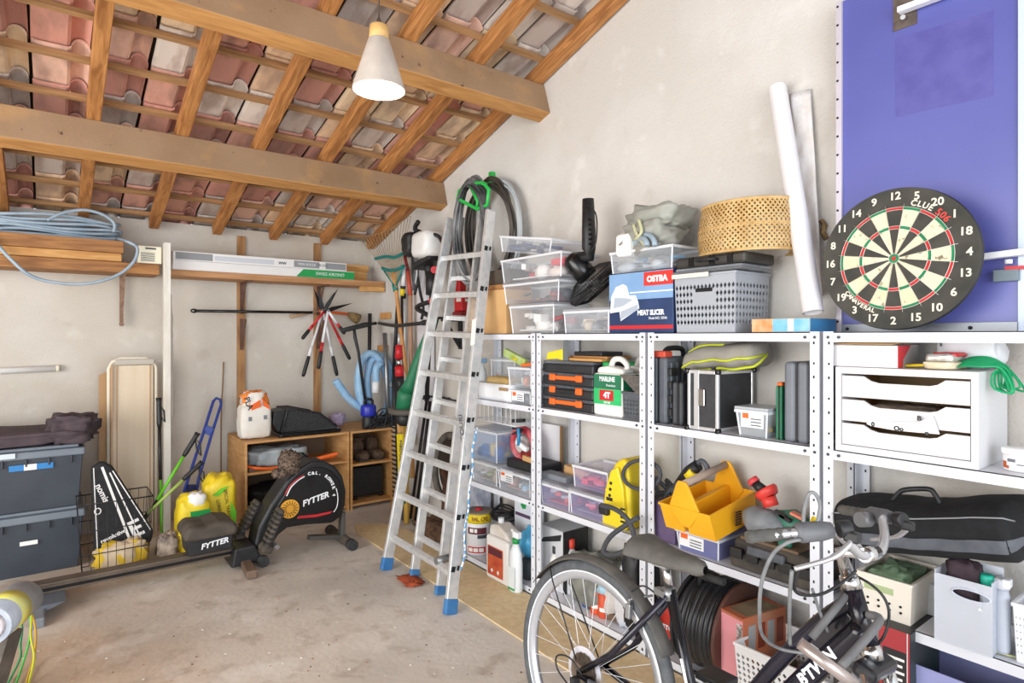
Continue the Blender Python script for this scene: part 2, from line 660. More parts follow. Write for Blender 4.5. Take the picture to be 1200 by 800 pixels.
def upright(h, front, side):
    """angle profile with punched holes; corner at the origin; side=+1 opens to local +x; front: +1 opens into the wall"""
    b = B()
    w = .036
    x0, x1 = (0, w) if side > 0 else (-w, 0)
    y0, y1 = (0, .002) if front > 0 else (-.002, 0)
    b.box(x0, x1, y0, y1, 0, h)
    q0, q1 = (0, w) if front > 0 else (-w, 0)
    sx0, sx1 = (0, .002) if side > 0 else (-.002, 0)
    b.box(sx0, sx1, q0, q1, .0, h)
    b.cur = 1
    n = int(h / .06)
    xc = (x0 + x1) / 2
    fy = y0 - .0004 if front > 0 else y0 - .0004
    for k in range(n):
        z = .03 + k * .06 + (.012 if k % 2 else 0)
        dz = .005 if k % 2 else .004
        for xx in (xc + .004 * side,):
            b.add([(xx - .003, fy, z - dz), (xx + .003, fy, z - dz), (xx + .003, fy, z + dz), (xx - .003, fy, z + dz)], [(0, 1, 2, 3)])
    return b


def unit(px0, px1, label, y1=None):
    ya = onX(px0, 400, SF).y
    yb = y1 if y1 is not None else onX(px1, 400, SF).y
    w = ya - yb
    t = thing('shelving_unit', label, 'shelf', (SF, (ya + yb) / 2, 0), RZ, 'white metal shelving along the right wall')
    for sx in (-1, 1):
        for fr in (1, -1):
            o = upright(LV[0] + .002, fr, -sx).ob('upright', [SHW, HOLE], t, loc=(sx * (w / 2 - .001), 0 if fr > 0 else SHD, 0))
    for z in LV:
        b = B()
        b.box(-w / 2 + .004, w / 2 - .004, .0025, SHD - .0025, z - .003, z)
        b.box(-w / 2 + .004, w / 2 - .004, .0025, .004, z - .034, z)
        b.box(-w / 2 + .004, w / 2 - .004, SHD - .004, SHD - .0025, z - .034, z)
        b.box(-w / 2 + .004, -w / 2 + .0055, .004, SHD - .004, z - .034, z)
        b.box(w / 2 - .0055, w / 2 - .004, .004, SHD - .004, z - .034, z)
        o = b.ob('shelf', SHW, t)
        h = B()
        for xx in (-w / 2 + .055, w / 2 - .055, -w / 2 + .02, w / 2 - .02):
            h.cyl((xx, .0022, z - .018), (xx, -.002, z - .018), .0055, n=8)
        h.ob('bolt', M('bolt_dark', '#44464c', r=.4, m=.6), o)
    return t


unit(541.5, 627.5, 'white slotted angle shelving unit farthest back, partly behind the ladder')
unit(628.5, 757, 'white slotted angle shelving unit holding the black organisers and the oil canister')
unit(758.5, 961.5, 'white slotted angle shelving unit holding the aluminium case and the yellow tool tray')
unit(963.5, 0, 'white slotted angle shelving unit nearest the camera, holding the drawer cabinet', y1=.22)

# fibreboard lying along the foot of the shelves
fb = B().prism([(1.80, 4.22), (1.86, 4.40), (2.05, 4.30), (2.13, 4.05), (2.13, .3), (1.77, .3)], .001, .009, 'z')
fb.ob('floor_board', M('fibreboard', '#d6bd92', '#e2cca4', sc=30, r=.85, bump=.2))
tag(bpy.data.objects['floor_board'], 'long tan fibreboard strip lying on the floor along the shelving', 'board')
# ================================================================ BACK WALL
def by(px0, px1, pyb, pyt, Y):
    """(x0, x1, z0, z1) of a face on plane Y"""
    m = (px0 + px1) / 2
    return onY(px0, 400, Y).x, onY(px1, 400, Y).x, onY(m, pyb, Y).z, onY(m, pyt, Y).z


Y1 = 5.08
# left plank shelf
xr = onY(187, 400, Y1).x
t = thing('wall_shelf', 'thick old timber wall shelf at far left carrying planks and the blue grey cable coil', 'shelf', (0, Y1, 1.895))
B().box(-1.6, xr, 0, .30, 0, .075).ob('board', OWOOD, t, bev=.004)
bx = onY(143, 400, 5.3).x
bb = B().box(bx - .012, bx + .012, .26, .272, -.36, 0).box(bx - .012, bx + .012, .02, .27, -.012, 0)
bb.bar((bx, .262, -.34), (bx, .06, -.01), .016, .012).cyl((bx, .265, -.36), (bx, .245, -.36), .016, n=10)
bb.ob('bracket', M('rusty_steel', '#8a6a58', '#a78b78', sc=30, r=.6, m=.3), t)
# planks on it
x1 = onY(145, 400, Y1 - .05).x
o = B().box(-1.5, x1 - .01, 0, .22, 0, .055).ob('timber_plank', WOODX, loc=(0, Y1 - .03, 1.971), bev=.004)
tag(o, 'pale lower timber plank lying on the left wall shelf', 'plank')
o = B().box(-1.5, x1, 0, .20, 0, .085).ob('timber_plank', OWOOD, loc=(0, Y1 - .05, 2.027), bev=.004)
tag(o, 'thick orange brown timber plank on top, right under the cable coil', 'plank')
# coil
t = thing('cable_coil', 'coil of blue grey cable on the planks with one loop hanging down', 'cable', (0, 0, 0))
cz = 2.112
cx = onY(60, 400, 5.12).x
b = B()
for k in range(7):
    rx, ry = .40 - .02 * (k % 3), .105 - .012 * (k % 2)
    pts = []
    for j in range(40):
        a = 2 * PI * j / 40
        pts.append((cx + rx * math.cos(a) + .02 * math.sin(a * 2 + k), 5.21 + ry * math.sin(a), cz + .012 + .0215 * k + .012 * math.sin(a * 3 + k) * (k > 0) + .03 * max(0, math.cos(a * .5 + 1.6)) * (k > 3)))
    b.tube(pts, .011, 7, closed=True)
HOSE = M('blue_grey_hose', '#8fa3b4', '#a9bac8', sc=8, r=.5)
b.ob('coil', HOSE, t)
lp_ = [onY(x, y, 5.0) for x, y in ((-18, 268), (-5, 284), (12, 303), (38, 324), (75, 332), (110, 331), (140, 321), (157, 306), (161, 291), (152, 284))] + [Vector((onY(138, 280, 5.15).x, 5.15, cz + .03))]
B().tube(cr(lp_, 5), .011, 7).ob('loop', HOSE, t)
lp_ = [onY(x, y, 5.0) for x, y in ((55, 258), (75, 249), (100, 246), (122, 252), (134, 262), (133, 272))]
B().tube(cr(lp_, 5), .011, 7).ob('loop', HOSE, t)
# cream box
a0, a1, b0, b1 = by(161, 189, 309, 290, Y1)
o = thing('ventilation_box', 'small cream box with a grille at the right end of the left wall shelf', 'box', ((a0 + a1) / 2, Y1 - .03, 1.971))
wd = a1 - a0
B().box(-wd / 2, wd / 2, 0, .10, 0, .125).ob('body', CREAM, o, bev=.006)
g = B()
for k in range(6):
    g.box(-wd * .38, wd * .2, -.0015, 0, .015 + k * .011, .02 + k * .011)
g.box(-wd * .2, wd * .25, -.002, 0, .1, .113)
g.ob('grille', DGREY, o)

# white post
a0, a1, b0, b1 = by(192.5, 200, 627, 284, 4.98)
t = thing('post', 'white painted wooden post with torn plastic wrap, between the two wall shelves', 'post', ((a0 + a1) / 2, 4.98, 0))
B().box(-.022, .022, 0, .06, 0, b1).ob('timber', M('old_white_paint', '#eae7df', '#d6cfc2', sc=6, r=.7, st=(3, 3, .6), bump=.2), t, bev=.003)
B().grid(lambda u, v: Vector((.023 + .018 * (1 + noise.noise((u * 3, v * 14, 1))) * math.sin(u * PI) * (.4 + .6 * math.sin(v * PI)), .002 + .055 * u, .55 + v * 1.2)), 6, 40).ob('plastic_wrap', M('clear_wrap', '#e6e2da', r=.25, a=.55), t)

# right wall shelf
xl, xr = onY(200, 400, Y1).x, WX - .012
t = thing('wall_shelf', 'long wooden wall shelf on brown rails with flat boxes and a plank', 'shelf', (0, Y1, 1.893))
B().box(xl, xr, 0, .29, 0, .048).ob('board', M('shelf_wood', '#a9794c', '#c4946a', sc=3, r=.7, st=(1, 9, 9), bump=.2), t, bev=.003)
for px, zb in ((283.5, .70), (373, .70)):
    x = onY(px, 400, 5.36).x
    B().box(x - .032, x + .032, .295, .319, zb - 1.893, 2.28 - 1.893).ob('wall_rail', RAILW, t, bev=.003)
    for dz in (0, -.30):
        k = B().bar((x, .285, dz - .24), (x - .01, .12, dz - .012), .014, .012).box(x - .012, x + .012, .282, .295, dz - .26, dz - .001)
        if dz == 0:
            k.box(x - .012, x + .012, .02, .285, -.012, -.001)
        k.ob('bracket', M('dark_bracket', '#5b4034', '#74564a', sc=20, r=.6), t)
B().box(xr - .22, xr, .0, .06, -.045, -.001).ob('end_block', WOOD, t, bev=.003)
# boxes on it
CBW = M('flat_box_white', '#e8e7e6', r=.6)
CBG = M('flat_box_grey', '#8f9296', r=.6)
a0, a1, b0, b1 = by(203, 415, 318, 306, Y1 + .015)
o = thing('flat_box', 'long flat white box with a green end, lying on the wall shelf', 'box', ((a0 + a1) / 2, Y1 + .012, 1.9425))
wd = a1 - a0
B().box(-wd / 2, wd / 2, 0, .16, 0, .07).ob('carton', CBW, o, bev=.002)
xg = onY(352, 400, Y1).x - (a0 + a1) / 2
B().prism([(xg - .03, 0.002), (wd / 2, 0.002), (wd / 2, .066), (xg + .03, .066)], -.0012, 0).ob('green_print', GREEN, o)
text('SWISS KRONO', .038, WHITE, o, ((xg + wd / 2) / 2 + .02, -.002, .034), shear=.1)
a0, a1, b0, b1 = by(203, 406, 306, 293, Y1 + .015)
o = thing('flat_box', 'long flat white and grey box stacked on the green ended box', 'box', ((a0 + a1) / 2, Y1 + .012, 2.014))
wd = a1 - a0
B().box(-wd / 2, wd / 2, 0, .16, 0, .068).ob('carton', CBW, o, bev=.002)
for u0, u1 in ((-.49, -.3), (.16, .32), (.36, .495)):
    panel(o, wd * u0, wd * u1, .008, .06, 0, CBG)
panel(o, -wd * .29, wd * .04, .014, .05, 0, M('print_pale_blue', '#c9ced6', r=.6))
text('WIN SOCLE', .028, WHITE, o, (wd * .24, -.0014, .034))
text('TROBS', .032, DGREY, o, (wd * .34, -.0008, .034))
text('WW', .03, DGREY, o, (wd * .09, -.0012, .03), off=.001)
a0, a1, b0, b1 = by(226, 430, 300, 290, 5.26)
o = B().box(a0, a1, 5.26, 5.375, 1.9425, 1.9425 + .10).box(a0, a1 + .02, 5.262, 5.375, 2.0435, 2.098).ob('timber_plank', WOODX, bev=.003)
tag(o, 'light wooden plank behind the flat boxes on the right wall shelf', 'plank')

# black rod
p, q = onY(224, 364, 5.26), onY(366, 366, 5.26)
t = thing('steel_bar', 'thin black steel bar hanging level across the wall rails below the shelf', 'bar', p)
B().cyl((.02, 0, 0), q - p, .012, n=10).ob('bar', BLACKG, t)
B().tube([(.02 + .02 * math.cos(a), 0, .012 * math.sin(a)) for a in [2 * PI * k / 14 for k in range(14)]], .006, 6, closed=True).ob('eye', BLACKG, t)


# ---- shears hanging in a bunch
def shears(label, piv, tips, ends, gripc, bandc, tubec, Y):
    t = thing('garden_shears', label, 'shears', onY(*piv, Y), 0, 'garden shears hanging in a bunch')
    o0 = Vector(t.location)
    for k, tp in enumerate(tips):
        p = onY(*tp, Y - .005 * k) - o0
        d = p.normalized()
        n = Vector((-d.z, 0, d.x))
        b = B()
        pts = [d * -.03 - n * .012, d * -.03 + n * .012, d * .05 + n * .022, p, d * .05 - n * .014]
        b.prism([(v.x, v.z) for v in pts], -.006 - .005 * k, -.002 - .005 * k)
        b.ob('blade', BLACKG if k == 0 else M('blade_steel', '#55585c', r=.35, m=.7), t)
    for k, e in enumerate(ends):
        q = onY(*e, Y - .02) - o0
        B().cyl((0, -.01, 0), q * .55, .011, n=10).ob('handle', tubec, t)
        B().cyl(q * .55, q * .7, .013, n=10).ob('band', bandc, t)
        B().tube([q * .7, q * .74, q * .95, q], [.013, .016, .017, .012], 10).ob('grip', gripc, t)
    B().cyl((0, -.022, 0), (0, .005, 0), .012, n=10).ob('pivot', STEEL, t)


shears('garden shears with white handles and the longest upward black blade', (378, 363), [(367, 337), (373, 338)], [(355, 441), (395, 440)], BLACK, WHITE, WHITE, 5.27)
shears('garden shears with red and white handles, blade pointing up right', (381, 363), [(396, 338), (392, 342)], [(354, 397), (410, 421)], BLACK, RED, RED, 5.22)
shears('garden shears with short handles, blade pointing far right', (384, 364), [(413, 355)], [(373, 432), (404, 391)], BLACK, RED, WHITE, 5.17)
p, q = onY(340, 371, 5.32), onY(374, 364, 5.32)
t = thing('hand_brush', 'wooden hand brush with orange ferrule hanging behind the shears', 'brush', p)
e = onY(408, 368, 5.32) - p
f = onY(420, 374, 5.32) - p
B().tube([(0, 0, 0), (q - p) * .5, (q - p)], [.016, .014, .01], 10).ob('handle', M('grey_wood', '#9c8266', '#b59a7c', sc=8, r=.8), t)
B().cyl(q - p, e, .012, n=10).ob('ferrule', ORANGE, t)
B().tube([e, e * .5 + f * .5, f], [.018, .042, .05], 12).ob('bristles', M('bristle', '#6e5a3a', '#9a8256', sc=60, r=.95, bump=.8), t)

# black handlebar frame in the corner, grey pipe
def cyl_thing(name, label, cat, pts, r, mt, n=10):
    o = B().tube(pts, r, n).ob(name, mt)
    return tag(o, label, cat)


YS = 5.10
t = thing('scooter', 'black tubular scooter stem and handlebar standing on the cabinet behind the hose coil', 'scooter', onY(432, 485, YS))
o0 = Vector(t.location)
B().tube([onY(433.5, 367, YS) - o0, onY(432, 485, YS) - o0], .017, 10).ob('stem', BLACK, t)
B().tube([onY(x, y, YS) - o0 for x, y in ((431, 380), (441, 378.5))], .014, 8).ob('handlebar', BLACK, t)
B().tube([onY(x, y, YS) - o0 for x, y in ((400, 387), (404, 386.5), (428, 380.5), (433, 380))], [.012, .021, .024, .02], 10).ob('grip', RUBBER, t)
B().tube([onY(x, y, YS - .22) - o0 for x, y in ((415, 385), (416, 395), (420, 412), (430, 484))], [.012, .016, .013, .012], 8).ob('strut', BLACK, t)

# white tube lamp on wall
a0, a1, b0, b1 = by(-20, 70, 440, 432, 5.37)
t = thing('tube_light', 'white fluorescent tube fixed low on the left part of the back wall', 'lamp', (0, 5.375, (b0 + b1) / 2))
B().cyl((-.9, 0, 0), (a1 - .02, 0, .02), .022, n=14).ob('tube', M('tube_white', '#f4f4f2', r=.35), t)
B().cyl((a1 - .02, 0, .02), (a1, 0, .021), .024, n=14).ob('cap', CREAM, t)

# wire / twig on the wall
cyl_thing('wire', 'thin rusty wire hanging down the back wall beside the bag of plaster', 'wire', cr([onY(x, y, 5.385) for x, y in ((262, 424), (261, 450), (259.5, 480), (259, 520), (259, 560))], 4), .005, M('rust_wire', '#8a6848', r=.8), 6)

# ---- totes
TOTE = M('tote_grey', '#323943', '#3c434d', sc=4, r=.5)
TOTEL = M('tote_lid_grey', '#6c7580', '#76808a', sc=6, r=.5)


def tote(z, h, label):
    t = thing('storage_tote', label, 'storage box', (-.21, 4.65, z), 0, 'big grey storage totes')
    b = B().tap(.78, .52, 0, h - .06, .94, .94, y0=.02)
    for k in range(-3, 4):
        b.box(k * .11 - .005, k * .11 + .005, .0, .03, h - .11, h - .055)
    b.ob('tub', TOTE, t, bev=.012)
    B().box(-.40, .40, 0, .56, h - .065, h - .02).box(-.37, .37, .03, .53, h - .02, h).ob('lid', TOTEL, t, bev=.008)
    return t


t1 = tote(0, .385, 'lower dark grey lidded storage tote at far left')
panel(t1, .08, .165, .19, .215, .012, PAPER, 'paper_label')
t2 = tote(.386, .385, 'upper dark grey storage tote with blue tape on its front')
panel(t2, .03, .24, .255, .29, .008, M('blue_tape', '#2f7fc0', r=.6), 'blue_tape')
panel(t2, .10, .16, .255, .29, .0075, PAPER, 'tape_label')
B().box(-.05, .06, -.012, .0, .335, .365).ob('clip', M('clip_white', '#c8d4dc', r=.4), t2)
o = B().blob((-.20, 4.93, .7715), (.44, .26, .045), .45, .34, 2.6, 3, 40, 16).blob((.13, 4.84, .7715), (.13, .18, .085), .6, .4, 3, 9).ob('folded_cover', M('plum_cloth', '#463b41', '#574a50', sc=9, r=.9, bump=.4))
tag(o, 'crumpled dark plum cover lying on the upper grey tote', 'cloth')

# ---- beige folding panel
a0, a1, b0, b1 = by(128, 184, 600, 420, 5.14)
t = thing('folding_table', 'beige folding table with rounded tube frame standing on end against the wall', 'table', ((a0 + a1) / 2, 5.14, 0))
wd = a1 - a0
BG = M('beige_laminate', '#d9c7ac', '#dfcfb6', sc=3, r=.5, st=(6, 6, .5))
B().box(-wd / 2 + .02, wd / 2 - .02, .03, .045, .02, b1 - .05).ob('top_panel', BG, t, bev=.004)
B().box(-wd / 2 + .01, -wd / 2 + .02, .0, .06, .02, b1 - .045).box(-wd / 2 + .045, -wd / 2 + .052, .024, .03, .02, b1 - .05).box(wd / 2 - .045, wd / 2 - .038, .024, .03, .02, b1 - .05).ob('edge_strip', M('tan_strip', '#c09a72', r=.5), t)
fr = [(-wd / 2, .05, .0), (-wd / 2, .05, b1 - .07), (-wd / 2 + .02, .05, b1 - .025), (-wd / 2 + .07, .05, b1), (wd / 2 - .07, .05, b1), (wd / 2 - .02, .05, b1 - .025), (wd / 2, .05, b1 - .07), (wd / 2, .05, 0)]
B().tube(fr, .012, 8).ob('tube_frame', M('ivory_tube', '#e8e0cc', r=.4), t)
B().box(-.11, .13, .015, .04, b1 - .045, b1 - .005).ob('handle_plate', M('handle_plate', '#b9b2a6', r=.4), t, bev=.004)
B().prism([(-wd / 2 + .002, .02), (-wd / 2 + .002, b1 - .09), (-wd / 2 - .055, b1 - .12), (-wd / 2 - .055, .02)], .10, .115).ob('side_flap', M('side_flap', '#b58e62', r=.6), t)

# ---- basket, bag, yellow cloth
t = thing('wire_basket', 'thin black wire basket holding the black sports bag', 'basket', (.33, 4.46, .0))
b = B()
wx, wy, hh = .19, .14, .46
for z in (.02, .16, .30, hh):
    k = .86 + .14 * z / hh
    b.tube([(-wx * k, -wy * k, z), (wx * k, -wy * k, z), (wx * k, wy * k, z), (-wx * k, wy * k, z)], .003 if z < hh else .004, 6, closed=True)
for i in range(9):
    u = -1 + 2 * i / 8
    for sy in (-1, 1):
        b.cyl((u * wx * .86, sy * wy * .86, .02), (u * wx, sy * wy, hh), .0016, n=5)
for i in range(6):
    u = -1 + 2 * i / 5
    for sx in (-1, 1):
        b.cyl((sx * wx * .86, u * wy * .86, .02), (sx * wx, u * wy, hh), .0016, n=5)
b.ob('wires', BLACK, t)
t = thing('sports_bag', 'black triangular bag with white stripes and lettering standing in the wire basket', 'bag', (.345, 4.50, .035), 0, rot=(R(-6), 0, R(0)))
b = B()
ol = [(-.115, .02), (.10, .0), (.185, .10), (.20, .16), (-.02, .60), (-.075, .64), (-.13, .60)]
b.prism(ol, -.035, .05)
b.ob('body', M('bag_black', '#17181b', '#222327', sc=25, r=.8), t, bev=.02, seg=3)
WP = M('bag_print', '#e9e7e6', r=.7)
for (xa, za, xb, zb, w_) in ((-.075, .60, .07, .12, .007), (-.035, .56, .13, .12, .004), (-.02, .57, .18, .17, .003), (-.118, .60, -.10, .06, .0025)):
    d = Vector((xb - xa, 0, zb - za)).normalized()
    n = Vector((-d.z, 0, d.x)) * w_
    B().prism([(xa - n.x, za - n.z), (xa + n.x, za + n.z), (xb + n.x, zb + n.z), (xb - n.x, zb - n.z)], -.0365, -.035).ob('stripe', WP, t)
text('nomis', .05, WP, t, (-.075, -.0362, .44), (R(90), R(68), 0), off=.001)
text('revolutive', .034, WP, t, (-.02, -.0362, .17), (R(90), R(-20), 0), off=.001)
text('E', .15, WP, t, (.10, -.037, .19), (R(90), R(-20), 0), off=.003)
B().tube([(-.098 + .016 * math.cos(a), -.036, .335 + .018 * math.sin(a)) for a in [2 * PI * k / 14 for k in range(14)]], .004, 5, closed=True).ob('emblem', WP, t)
o = B().blob((.36, 4.395, .024), (.135, .05, .085), .6, .3, 3, 5).ob('yellow_cloth', M('yellow_beige_cloth', '#dcb838', '#d2bda0', sc=12, r=.9, lo=.46, hi=.5, bump=.3, det=1))
tag(o, 'crumpled yellow and beige cloth at the front of the wire basket', 'cloth')

# ---- poles, blue frame
def pole(label, a, b_, Y0, Y1_, cols, grip, strap=True):
    p, q = onY(*a, Y0), onY(*b_, Y1_)
    t = thing('trekking_pole', label, 'pole', q, 0, 'trekking poles')
    d = p - q
    B().tube([(0, 0, 0), d * .03], [.004, .007], 8).ob('tip', STEEL, t)
    B().cyl(d * .03, d * .45, .008, n=8).ob('lower_shaft', cols[0], t)
    B().cyl(d * .45, d * .80, .010, n=8).ob('upper_shaft', cols[1], t)
    B().tube([d * .8, d * .83, d * .97, d], [.012, .017, .016, .02], 10).ob('grip', grip, t)
    c = d * .96
    B().tube([c, c + Vector((.03, -.01, -.05)), c + Vector((.035, -.01, -.13)), c + Vector((.01, -.012, -.09))], .006, 6, closed=True).ob('strap', BLACK, t)


pole('upright trekking pole with black grip and lime green lower shaft in front of the post', (186, 466), (190, 643), 4.86, 4.70, [LIME, BLACK], BLACK)
pole('trekking pole with lime shaft leaning right, grip highest, against blue frame', (232, 507), (141, 656), 4.72, 4.62, [BLACK, LIME], BLACK)
pole('trekking pole with pale green shaft leaning lowest to the right', (237, 541), (113, 657), 4.66, 4.60, [BLACK, M('pale_lime', '#b6d66a', r=.5)], BLACK)
t = thing('folding_trolley', 'blue tubular folding trolley frame leaning on the back wall', 'trolley', onY(218, 600, 4.85))
o0 = Vector(t.location)
TB = M('trolley_blue', '#31489c', r=.4)
Yt = lambda py: 4.85 + (600 - py) / 135 * .42
P2 = lambda x, y: onY(x, y, Yt(y)) - o0
B().tube([P2(209, 600), P2(216, 575), P2(239, 505), P2(250, 470), P2(253.5, 466.5), P2(258, 468), P2(259, 474), P2(247, 512), P2(233, 560), P2(226, 600)], .011, 8).ob('frame', TB, t)
B().bar(P2(240, 502), P2(248, 506), .03, .06).ob('cross_plate', TB, t)
B().bar(P2(219, 575), P2(228, 575), .03, .09).ob('base_plate', NAVY, t)

# ---- yellow bags
def sack(name, label, cat, loc, sz, mt, e=.5, amp=.12, seed=1, **k):
    t = thing(name, label, cat, loc)
    B().blob((0, 0, 0), sz, e, amp, 2.6, seed, 32, 20).ob('sack', mt, t)
    return t


YB = M('bag_yellow', '#ecd22e', '#e2c322', sc=4, r=.45)
t = sack('fertiliser_sack', 'yellow fertiliser sack with green print leaning on the cabinet side', 'sack', onY(256, 660, 4.62).xy.to_3d(), (.105, .10, .24), YB, seed=4)
t.location.z = 0.001
for dx, s in ((-.02, 'LORISOL'), (.035, 'SPECIAL TRAVAUX')):
    text(s, .032, BLACK, t, (dx, -.112, .27), (R(84), R(82), 0), sx=.9)
B().prism([(-.06, .36), (.0, .40), (.045, .41), (-.02, .35)], -.104, -.098).ob('green_print', LIME, t)
B().prism([(.06, .30), (.095, .22), (.09, .14), (.055, .2)], -.098, -.092).ob('green_print', LIME, t)
t = sack('fertiliser_sack', 'smaller open yellow sack with crumpled white top behind the rower seat', 'sack', onY(226, 660, 4.50).xy.to_3d(), (.105, .09, .20), YB, seed=6)
t.location.z = 0.001
B().blob((.02, -.04, .32), (.055, .05, .045), .7, .3, 4, 2, 16, 10).ob('torn_liner', PAPER, t)
B().prism([(-.03, .30), (.09, .30), (.085, .22), (-.02, .19)], -.094, -.088).ob('green_print', GREEN, t)
o = B().blob(onY(196, 650, 4.45).xy.to_3d() + Vector((0, 0, .001)), (.06, .05, .09), .7, .35, 4, 8).ob('plastic_bag', M('pinkish_bag', '#c9b8a6', '#5a4a48', sc=14, r=.6))
tag(o, 'small crumpled pink and dark bag on the floor left of the rower seat', 'bag')
# ---- low wooden cabinet
t = thing('low_cabinet', 'low open wooden cabinet with two bays standing under the wall shelf', 'cabinet', (0, 4.80, 0))
CW = M('cabinet_wood', '#c08c54', '#d3a46c', sc=3, r=.6, st=(2, 2, 9), dist=1)
CWX = M('cabinet_wood_x', '#c08c54', '#d3a46c', sc=3, r=.6, st=(2, 9, 9), dist=1)
X0, X1, X2 = 1.17, 1.985, 2.405
hc = .655
for x in (X0, X1 - .018, X1 + .012, X2 - .018):
    B().box(x, x + .018, 0, .54, 0, hc - .0185).ob('side_panel', CW, t, bev=.001)
B().box(X0, X1, 0, .54, hc - .018, hc).box(X1 + .012, X2, 0, .54, hc - .018, hc).ob('top', CWX, t, bev=.001)
B().box(X0 + .0185, X1 - .0185, .01, .5, .40, .418).ob('shelf', CWX, t)
B().box(X1 + .0305, X2 - .0185, .01, .5, .36, .378).ob('shelf', CWX, t)
B().box(X0 + .0185, X1 - .0185, .01, .54, .03, .048).box(X1 + .0305, X2 - .0185, .01, .54, .03, .048).ob('bottom', CWX, t)
B().box(X0 + .0185, X1 - .0185, .52, .535, .05, hc - .02).box(X1 + .0305, X2 - .0185, .52, .535, .05, hc - .02).ob('back', M('cabinet_back', '#7c6a58', r=.8), t)

# things on it
zt = hc + .001
pb = onY(298, 510, 4.95)
t = thing('plaster_bag', 'white paper bag of plaster with torn orange top on the low cabinet', 'bag', (pb.x, 4.95, zt))
B().blob((0, 0, 0), (.115, .08, .135), .35, .06, 2.4, 3, 32, 18).ob('bag', M('bag_paper', '#e9e5dd', '#dcd6cb', sc=6, r=.8), t)
B().blob((.0, 0, .22), (.10, .065, .075), .6, .3, 3.2, 5, 24, 14).ob('torn_top', M('torn_top', '#eeeae2', '#f08a3c', sc=9, r=.8, lo=.5, hi=.52), t)
B().prism([(-.05, .26), (.02, .30), (.03, .25), (-.04, .225)], -.085, -.075).prism([(.04, .31), (.09, .25), (.1, .22), (.05, .25)], -.08, -.07).ob('orange_print', ORANGE, t)
text('PLA', .06, BLACK, t, (-.065, -.086, .28), (R(90), R(70), 0), off=.001)
for xx, zz in ((-.05, .16), (.06, .165)):
    B().box(xx - .012, xx + .012, -.0835, -.08, zz - .016, zz + .016).ob('symbol', GREY, t)
p = onY(365, 505, 4.88)
t = thing('grass_catcher', 'black mesh grass catcher box lying on the low cabinet', 'catcher', (p.x, 4.95, zt), 0)
MESH = M('black_mesh', '#1d1e20', '#3a3c3e', sc=160, r=.7, bump=.8, det=1)
b = B()
ol = [(-.24, .03), (-.20, .215), (-.12, .21), (.06, .165), (.20, .05), (.20, .03)]
b.prism(ol, -.09, .16)
b.ob('body', MESH, t, bev=.01)
for y in (-.092, .162):
    B().tube([(x, y, z) for x, z in ol], .009, 6, closed=True).ob('rim', BLACK, t)
B().prism([(-.27, .0), (-.25, .028), (.24, .028), (.22, .0)], -.12, .18).ob('base_tray', BLACKG, t, bev=.006)
B().prism([(-.30, .10), (-.29, .20), (-.20, .21), (-.20, .19), (-.25, .03)], -.06, .14).ob('side_flap', BLACK, t, bev=.006)
p = onY(437, 500, 4.83)
t = thing('submersible_pump', 'blue and black submersible pump with tangled black cable on the cabinet', 'pump', (onY(432, 480, 4.87).x, 4.875, zt))
B().lathe([(.05, 0), (.055, .02), (.05, .10), (.045, .11)], 20).ob('base', BLACK, t)
B().lathe([(.062, .108), (.066, .12), (.066, .185), (.06, .20), (.03, .21)], 20).ob('motor_body', M('pump_blue', '#2a34b0', r=.35), t)
B().tube(cr([(-.04, 0, .20), (-.03, 0, .245), (.03, 0, .245), (.04, 0, .20)], 4), .011, 8).ob('handle', BLACK, t)
b = B()
rr = random.Random(3)
pts = []
for k in range(34):
    pts.append((.02 + rr.uniform(-.10, .19), -.07 + rr.uniform(-.03, .02), .012 + abs(rr.gauss(.0, .07))))
b.tube(cr(pts, 5), .0055, 6)
b.ob('cable', BLACK, t)
o = B().blob((onY(393, 470, 5.2).x, 5.15, zt), (.06, .05, .06), .7, .3, 4, 3).ob('rag', M('lilac_rag', '#b9a8c4', r=.9))
tag(o, 'small lilac rag behind the black grass catcher', 'cloth')
# pale blue hose hanging over the front of the cabinet
YH = 5.02
t = thing('pool_hose', 'coil of pale blue corrugated hose hanging over the cabinet front', 'hose', onY(445, 470, YH))
o0 = Vector(t.location)
PH = M('pool_hose_blue', '#8fbce2', '#a5cbea', sc=9, r=.5)
def ribbed(pts, r):
    pts = cr(pts, 10)
    return pts, [r * (1 + .10 * (k % 2)) for k in range(len(pts))]
b = B()
for k, (cx_, cy_, rx_, ry_) in enumerate(((441, 456, 21, 42), (447, 458, 16, 41), (438, 452, 17, 38))):
    pts = []
    for j in range(56):
        a = 2 * PI * j / 56
        pts.append(onY(cx_ + rx_ * math.cos(a) + 4 * math.sin(a), cy_ + ry_ * math.sin(a), YH - .02 - .030 * k) - o0)
    b.tube(pts, [.031 * (1 + .08 * (j % 2)) for j in range(56)], 10, closed=True)
b.ob('coil', PH, t)
pts, rs = ribbed([onY(x, y, 5.0) - o0 for x, y in ((393, 445), (400, 455), (408, 466), (420, 476), (436, 485))], .031)
B().tube(pts, rs, 10).ob('loose_end', PH, t)
pts, rs = ribbed([onY(x, y, 4.89) - o0 for x, y in ((441, 447), (441, 432), (446, 426))], .030)
B().tube(pts, rs, 10).ob('loose_end', PH, t)
B().cyl(onY(440.5, 447, 4.89) - o0, onY(440, 460, 4.89) - o0, .031, n=12).ob('hose_end', WHITE, t)
B().tube([(Vector((.01, -.075, .19)) + Vector((.02 * math.cos(a) + .03, .07 * math.sin(a), .045 * math.sin(a)))) for a in [2 * PI * k / 12 for k in range(12)]], .006, 6, closed=True).ob('tie', PAPER, t)
